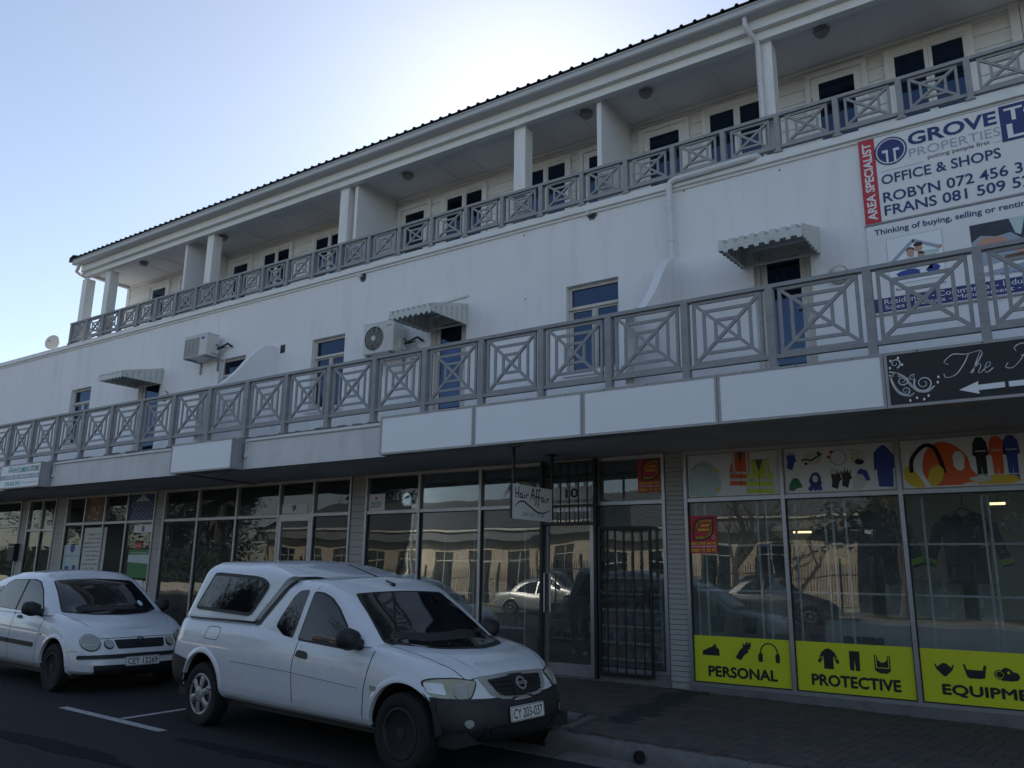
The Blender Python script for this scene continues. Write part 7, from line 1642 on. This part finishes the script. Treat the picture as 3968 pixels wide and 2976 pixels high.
MB().box(BX0-.3, BX1+.3, BY, BY+.7, 3.5, 4.05).build('fascia', mat('grey_fascia', (.20, .205, .21), .7), fbd); MB().box(BX0-.3, BX1+.3, BY+.66, BY+.85, 4.06, 4.16).build('gutter', 'ftrim', fbd); MB().box(BX0-.3, BX1+.3, BY+.0, BY+.06, 3.40, 3.498).build('cornice', 'ftrim', fbd)
k = MB(); x = BX0-.3
while x < BX1+.3:
    for u, h in ((0, 0), (.08, .05), (.2, .05), (.28, 0)): k.v += [(x+u, BY+.8, 4.17+h), (x+u, BY-6, 6.7+h), (x+u, BY-12.5, 4.2+h)]
    x += .42
n = len(k.v)//3
for i in range(n-1): k.f += [(3*i, 3*i+3, 3*i+4, 3*i+1), (3*i+1, 3*i+4, 3*i+5, 3*i+2)]
k.build('roof', 'froof', fbd)
# palisade fence along the far pavement
fe = thing('palisade_fence', 'black palisade fence in front of the cream building', 'fence', (-20, -13, .1)); pl = None; bars = MB(); x = -46.0; cnt = 0
MB().box(-46, 2, -13.03, -12.99, .45, .49).build('rail', 'black', fe); MB().box(-46, 2, -13.03, -12.99, 1.55, 1.59).build('rail', 'black', fe)
while x < 2:
    if cnt % 14 == 0: MB().box(x-.04, x+.04, -13.06, -12.96, .1, 2.1).lathe([(.06, 0), (.05, .05), (.0, .1)], (x, -13.01, 2.1), (0, 0, 1), 8).build('fence_post', 'black', fe)
    if -34 < x < -3 and cnt < 420 and len([1]) and cnt % 1 == 0 and fe.get('n', 0) < 290:
        if pl is None: pl = MB().box(-.012, .012, -.012, .012, .2, 1.85).add([(-.012, -.012, 1.85), (.012, -.012, 1.85), (.012, .012, 1.85), (-.012, .012, 1.85), (0, 0, 1.98)], [(0, 1, 4), (1, 2, 4), (2, 3, 4), (3, 0, 4)]).build('picket', 'black', fe); pl.matrix_parent_inverse = Matrix(); pl.location = (x-fe.location.x, -.01, -.1)
        else: dup(pl, fe, (x-fe.location.x, -.01, -.1))
        fe['n'] = fe.get('n', 0)+1
    else: bars.box(x-.012, x+.012, -13.022, -12.998, .2, 1.9)
    x += .115; cnt += 1
del fe['n']
bars.build('distant_pickets', 'black', fe)['kind'] = 'stuff'
tag(MB().box(-90, -46.2, -13.1, -12.9, .1, .75).build('garden_wall', 'ftrim'), 'low pale garden wall in front of the tall trees across the street', 'wall')
# parked cars across the street
sv = make_hatch('silver sedan parked across the street by the palisade fence', 'carsilver', None, True, 'alloy', 'silver_sedan', False); sv.location = (-17.6, -8.3, 0); sv.rotation_euler = (0, 0, 0); sv.scale = (1.05,)*3
dk = make_hatch('dark hatchback parked across the street beyond the silver sedan', 'cardark', None, False, 'alloy', 'dark_hatchback', False); dk.location = (-25.5, -8.3, 0); dk.scale = (1.05,)*3
d2 = make_hatch('dark sedan parked across the street facing the safety wear shop', 'cardark', None, True, 'alloy', 'dark_sedan', False); d2.location = (-8.5, -8.2, 0); d2.scale = (1.05,)*3
# trees
def tree(label, x, y, h, r, n, m='leaf', bare=False, leafs=.16, nm='leafy_tree'):
    t = thing(nm, label, 'tree', (x, y, .1)); rnd = random.Random(int(x*13+y*7)); k = MB(); tips = []
    def limb(p, d, L, rad, lv):
        P = [p]; q = p.copy(); dd = d.copy()
        for i in range(4): dd = (dd+Vector((rnd.uniform(-.2, .2), rnd.uniform(-.2, .2), rnd.uniform(-.05, .15)))).normalized(); q = q+dd*(L/4); P.append(q.copy())
        k.tube(P, [rad*(1-.55*i/4) for i in range(5)], 7 if lv < 2 else 4, cap=False); tips.append(P[-1]); tips.append(P[2])
        if lv < (4 if bare else 3):
            for i in range(3 if lv else 5):
                a = rnd.uniform(0, 6.28); e = rnd.uniform(.25, .9); s = rnd.choice(P[2:]); limb(s, (dd*.5+Vector((math.cos(a)*e, math.sin(a)*e, rnd.uniform(.1, .7)))).normalized(), L*rnd.uniform(.5, .72), rad*.5, lv+1)
    limb(Vector((x, y, .1)), Vector((0, 0, 1)), h*.42, .04*h*.6, 0); k.build('trunk', 'bark', t)
    if not bare:
        k = MB(); cl = [Vector((x+rnd.gauss(0, r*.5), y+rnd.gauss(0, r*.5), h*.58+rnd.gauss(0, h*.18))) for _ in range(26)]+tips[:20]
        for i in range(n):
            c = rnd.choice(cl); p = c+Vector((rnd.gauss(0, r*.20), rnd.gauss(0, r*.20), rnd.gauss(0, r*.18))); u = Vector((rnd.uniform(-1, 1), rnd.uniform(-1, 1), rnd.uniform(-.6, .6))).normalized(); v = u.orthogonal().normalized(); s = leafs*rnd.uniform(.6, 1.3)
            k.add([p-u*s, p+v*s*.45, p+u*s, p-v*s*.45], [(0, 1, 2, 3)])
        k.build('crown', m, t)
    return t
for i, (x, y, h, r, lb) in enumerate([(-52, -17, 11, 3.6, 'tall dense tree right behind the low garden wall'), (-60, -19, 12, 4.0, 'tallest dense tree behind the low garden wall'), (-70, -17, 11, 4.0, 'dense tree at the far end of the garden wall'), (-45.5, -27, 12, 3.5, 'dense tree rising behind the end of the cream building'), (3, -19, 9, 3.4, 'dense tree beyond the near end of the cream building'), (12, -17, 9, 3.4, 'broad tree past the end of the palisade fence'), (-3.6, -16.5, 8.5, 3.0, 'round dense tree beside the end wall of the cream building'), (-.2, -15.5, 7.5, 2.6, 'smaller dense tree close behind the palisade fence')]): tree(lb, x, y, h, r, 11000, leafs=.15)
tree('bare winter tree at the near end of the palisade fence', -5.0, -11.8, 8, 3, 0, bare=True, nm='bare_tree'); tree('bare winter tree in front of the cream building roof', -12.0, -14.5, 8, 3, 0, bare=True, nm='bare_tree')
def palm(x, y, h, label):
    t = thing('palm_tree', label, 'palm', (x, y, .1)); MB().tube([(x, y, .1), (x+.1, y, h*.5), (x, y, h)], [.32, .26, .24], 12).build('trunk', 'bark', t); k = MB(); rnd = random.Random(5)
    for i in range(60):
        a = rnd.uniform(0, 6.28); el = rnd.uniform(-1.2, 1.2); L = rnd.uniform(1.6, 2.6); d = Vector((math.cos(a), math.sin(a), 0)); s = Vector((-d.y, d.x, 0)); P = []
        for q in range(7):
            u = q/6; p = Vector((x, y, h))+d*(L*u*math.cos(el))+Vector((0, 0, L*u*math.sin(el)-1.1*u*u)); w_ = .28*math.sin(math.pi*min(.97, u+.05))+.01; P += [p-s*w_, p+Vector((0, 0, .05)), p+s*w_]
        for q in range(6): k.add(P[3*q:3*q+6], [(0, 1, 4, 3), (1, 2, 5, 4)])
    k.build('crown', 'leafdry', t)
palm(-31, -27, 9.5, 'palm tree rising behind the grey roof'); palm(-48, -14.5, 6.5, 'shaggy palm tree beside the low garden wall')
def lamp_post(x, y, label):
    t = thing('street_lamp', label, 'street lamp', (x, y, .1)); MB().tube([(x, y, .1), (x, y, 6.5), (x+.1, y, 7.2), (x+.6, y+.1, 7.5)], [.08, .06, .05, .04], 10).build('post', 'alud', t); MB().box(x+.5, x+1.15, y, y+.2, 7.45, 7.55).build('lamp_head', 'alud', t)
lamp_post(-27.5, -11, 'grey street lamp on the far pavement in front of the palisade fence')

hd = thing('added_tall_hedge', 'added tall dark hedge blocking the sky in the shop window reflections', 'hedge', (2, -19.5, .1)); k = MB(); rnd = random.Random(3)  # added hedge, keeps bright sky gaps out of the pane reflections
MB().box(-7.2, 14, -20.2, -19.2, .1, 5.9).build('core', 'leafd', hd)
for i in range(9000):
    p = Vector((rnd.uniform(-7.3, 14), -19.15+rnd.gauss(0, .12), rnd.uniform(.1, 6.2))); u = Vector((rnd.uniform(-1, 1), rnd.uniform(-.4, .4), rnd.uniform(-1, 1))).normalized(); v = u.orthogonal().normalized(); q = .13*rnd.uniform(.6, 1.3); k.add([p-u*q, p+v*q*.5, p+u*q, p-v*q*.5], [(0, 1, 2, 3)])
k.build('foliage', 'leaf', hd)

hd = thing('added_low_hedge', 'added dark hedge by the low garden wall, darkening the window reflections', 'hedge', (-68, -13.8, .1)); k = MB()  # added hedge, darkens what the left shop panes reflect
MB().box(-90, -46.3, -14.4, -13.5, .1, 2.9).build('core', 'leafd', hd)
for i in range(9000):
    p = Vector((rnd.uniform(-90, -46.2), -13.45+rnd.gauss(0, .1), rnd.uniform(.2, 3.2))); u = Vector((rnd.uniform(-1, 1), rnd.uniform(-.4, .4), rnd.uniform(-1, 1))).normalized(); v = u.orthogonal().normalized(); q = .13*rnd.uniform(.6, 1.3); k.add([p-u*q, p+v*q*.5, p+u*q, p-v*q*.5], [(0, 1, 2, 3)])
k.build('foliage', 'leaf', hd)
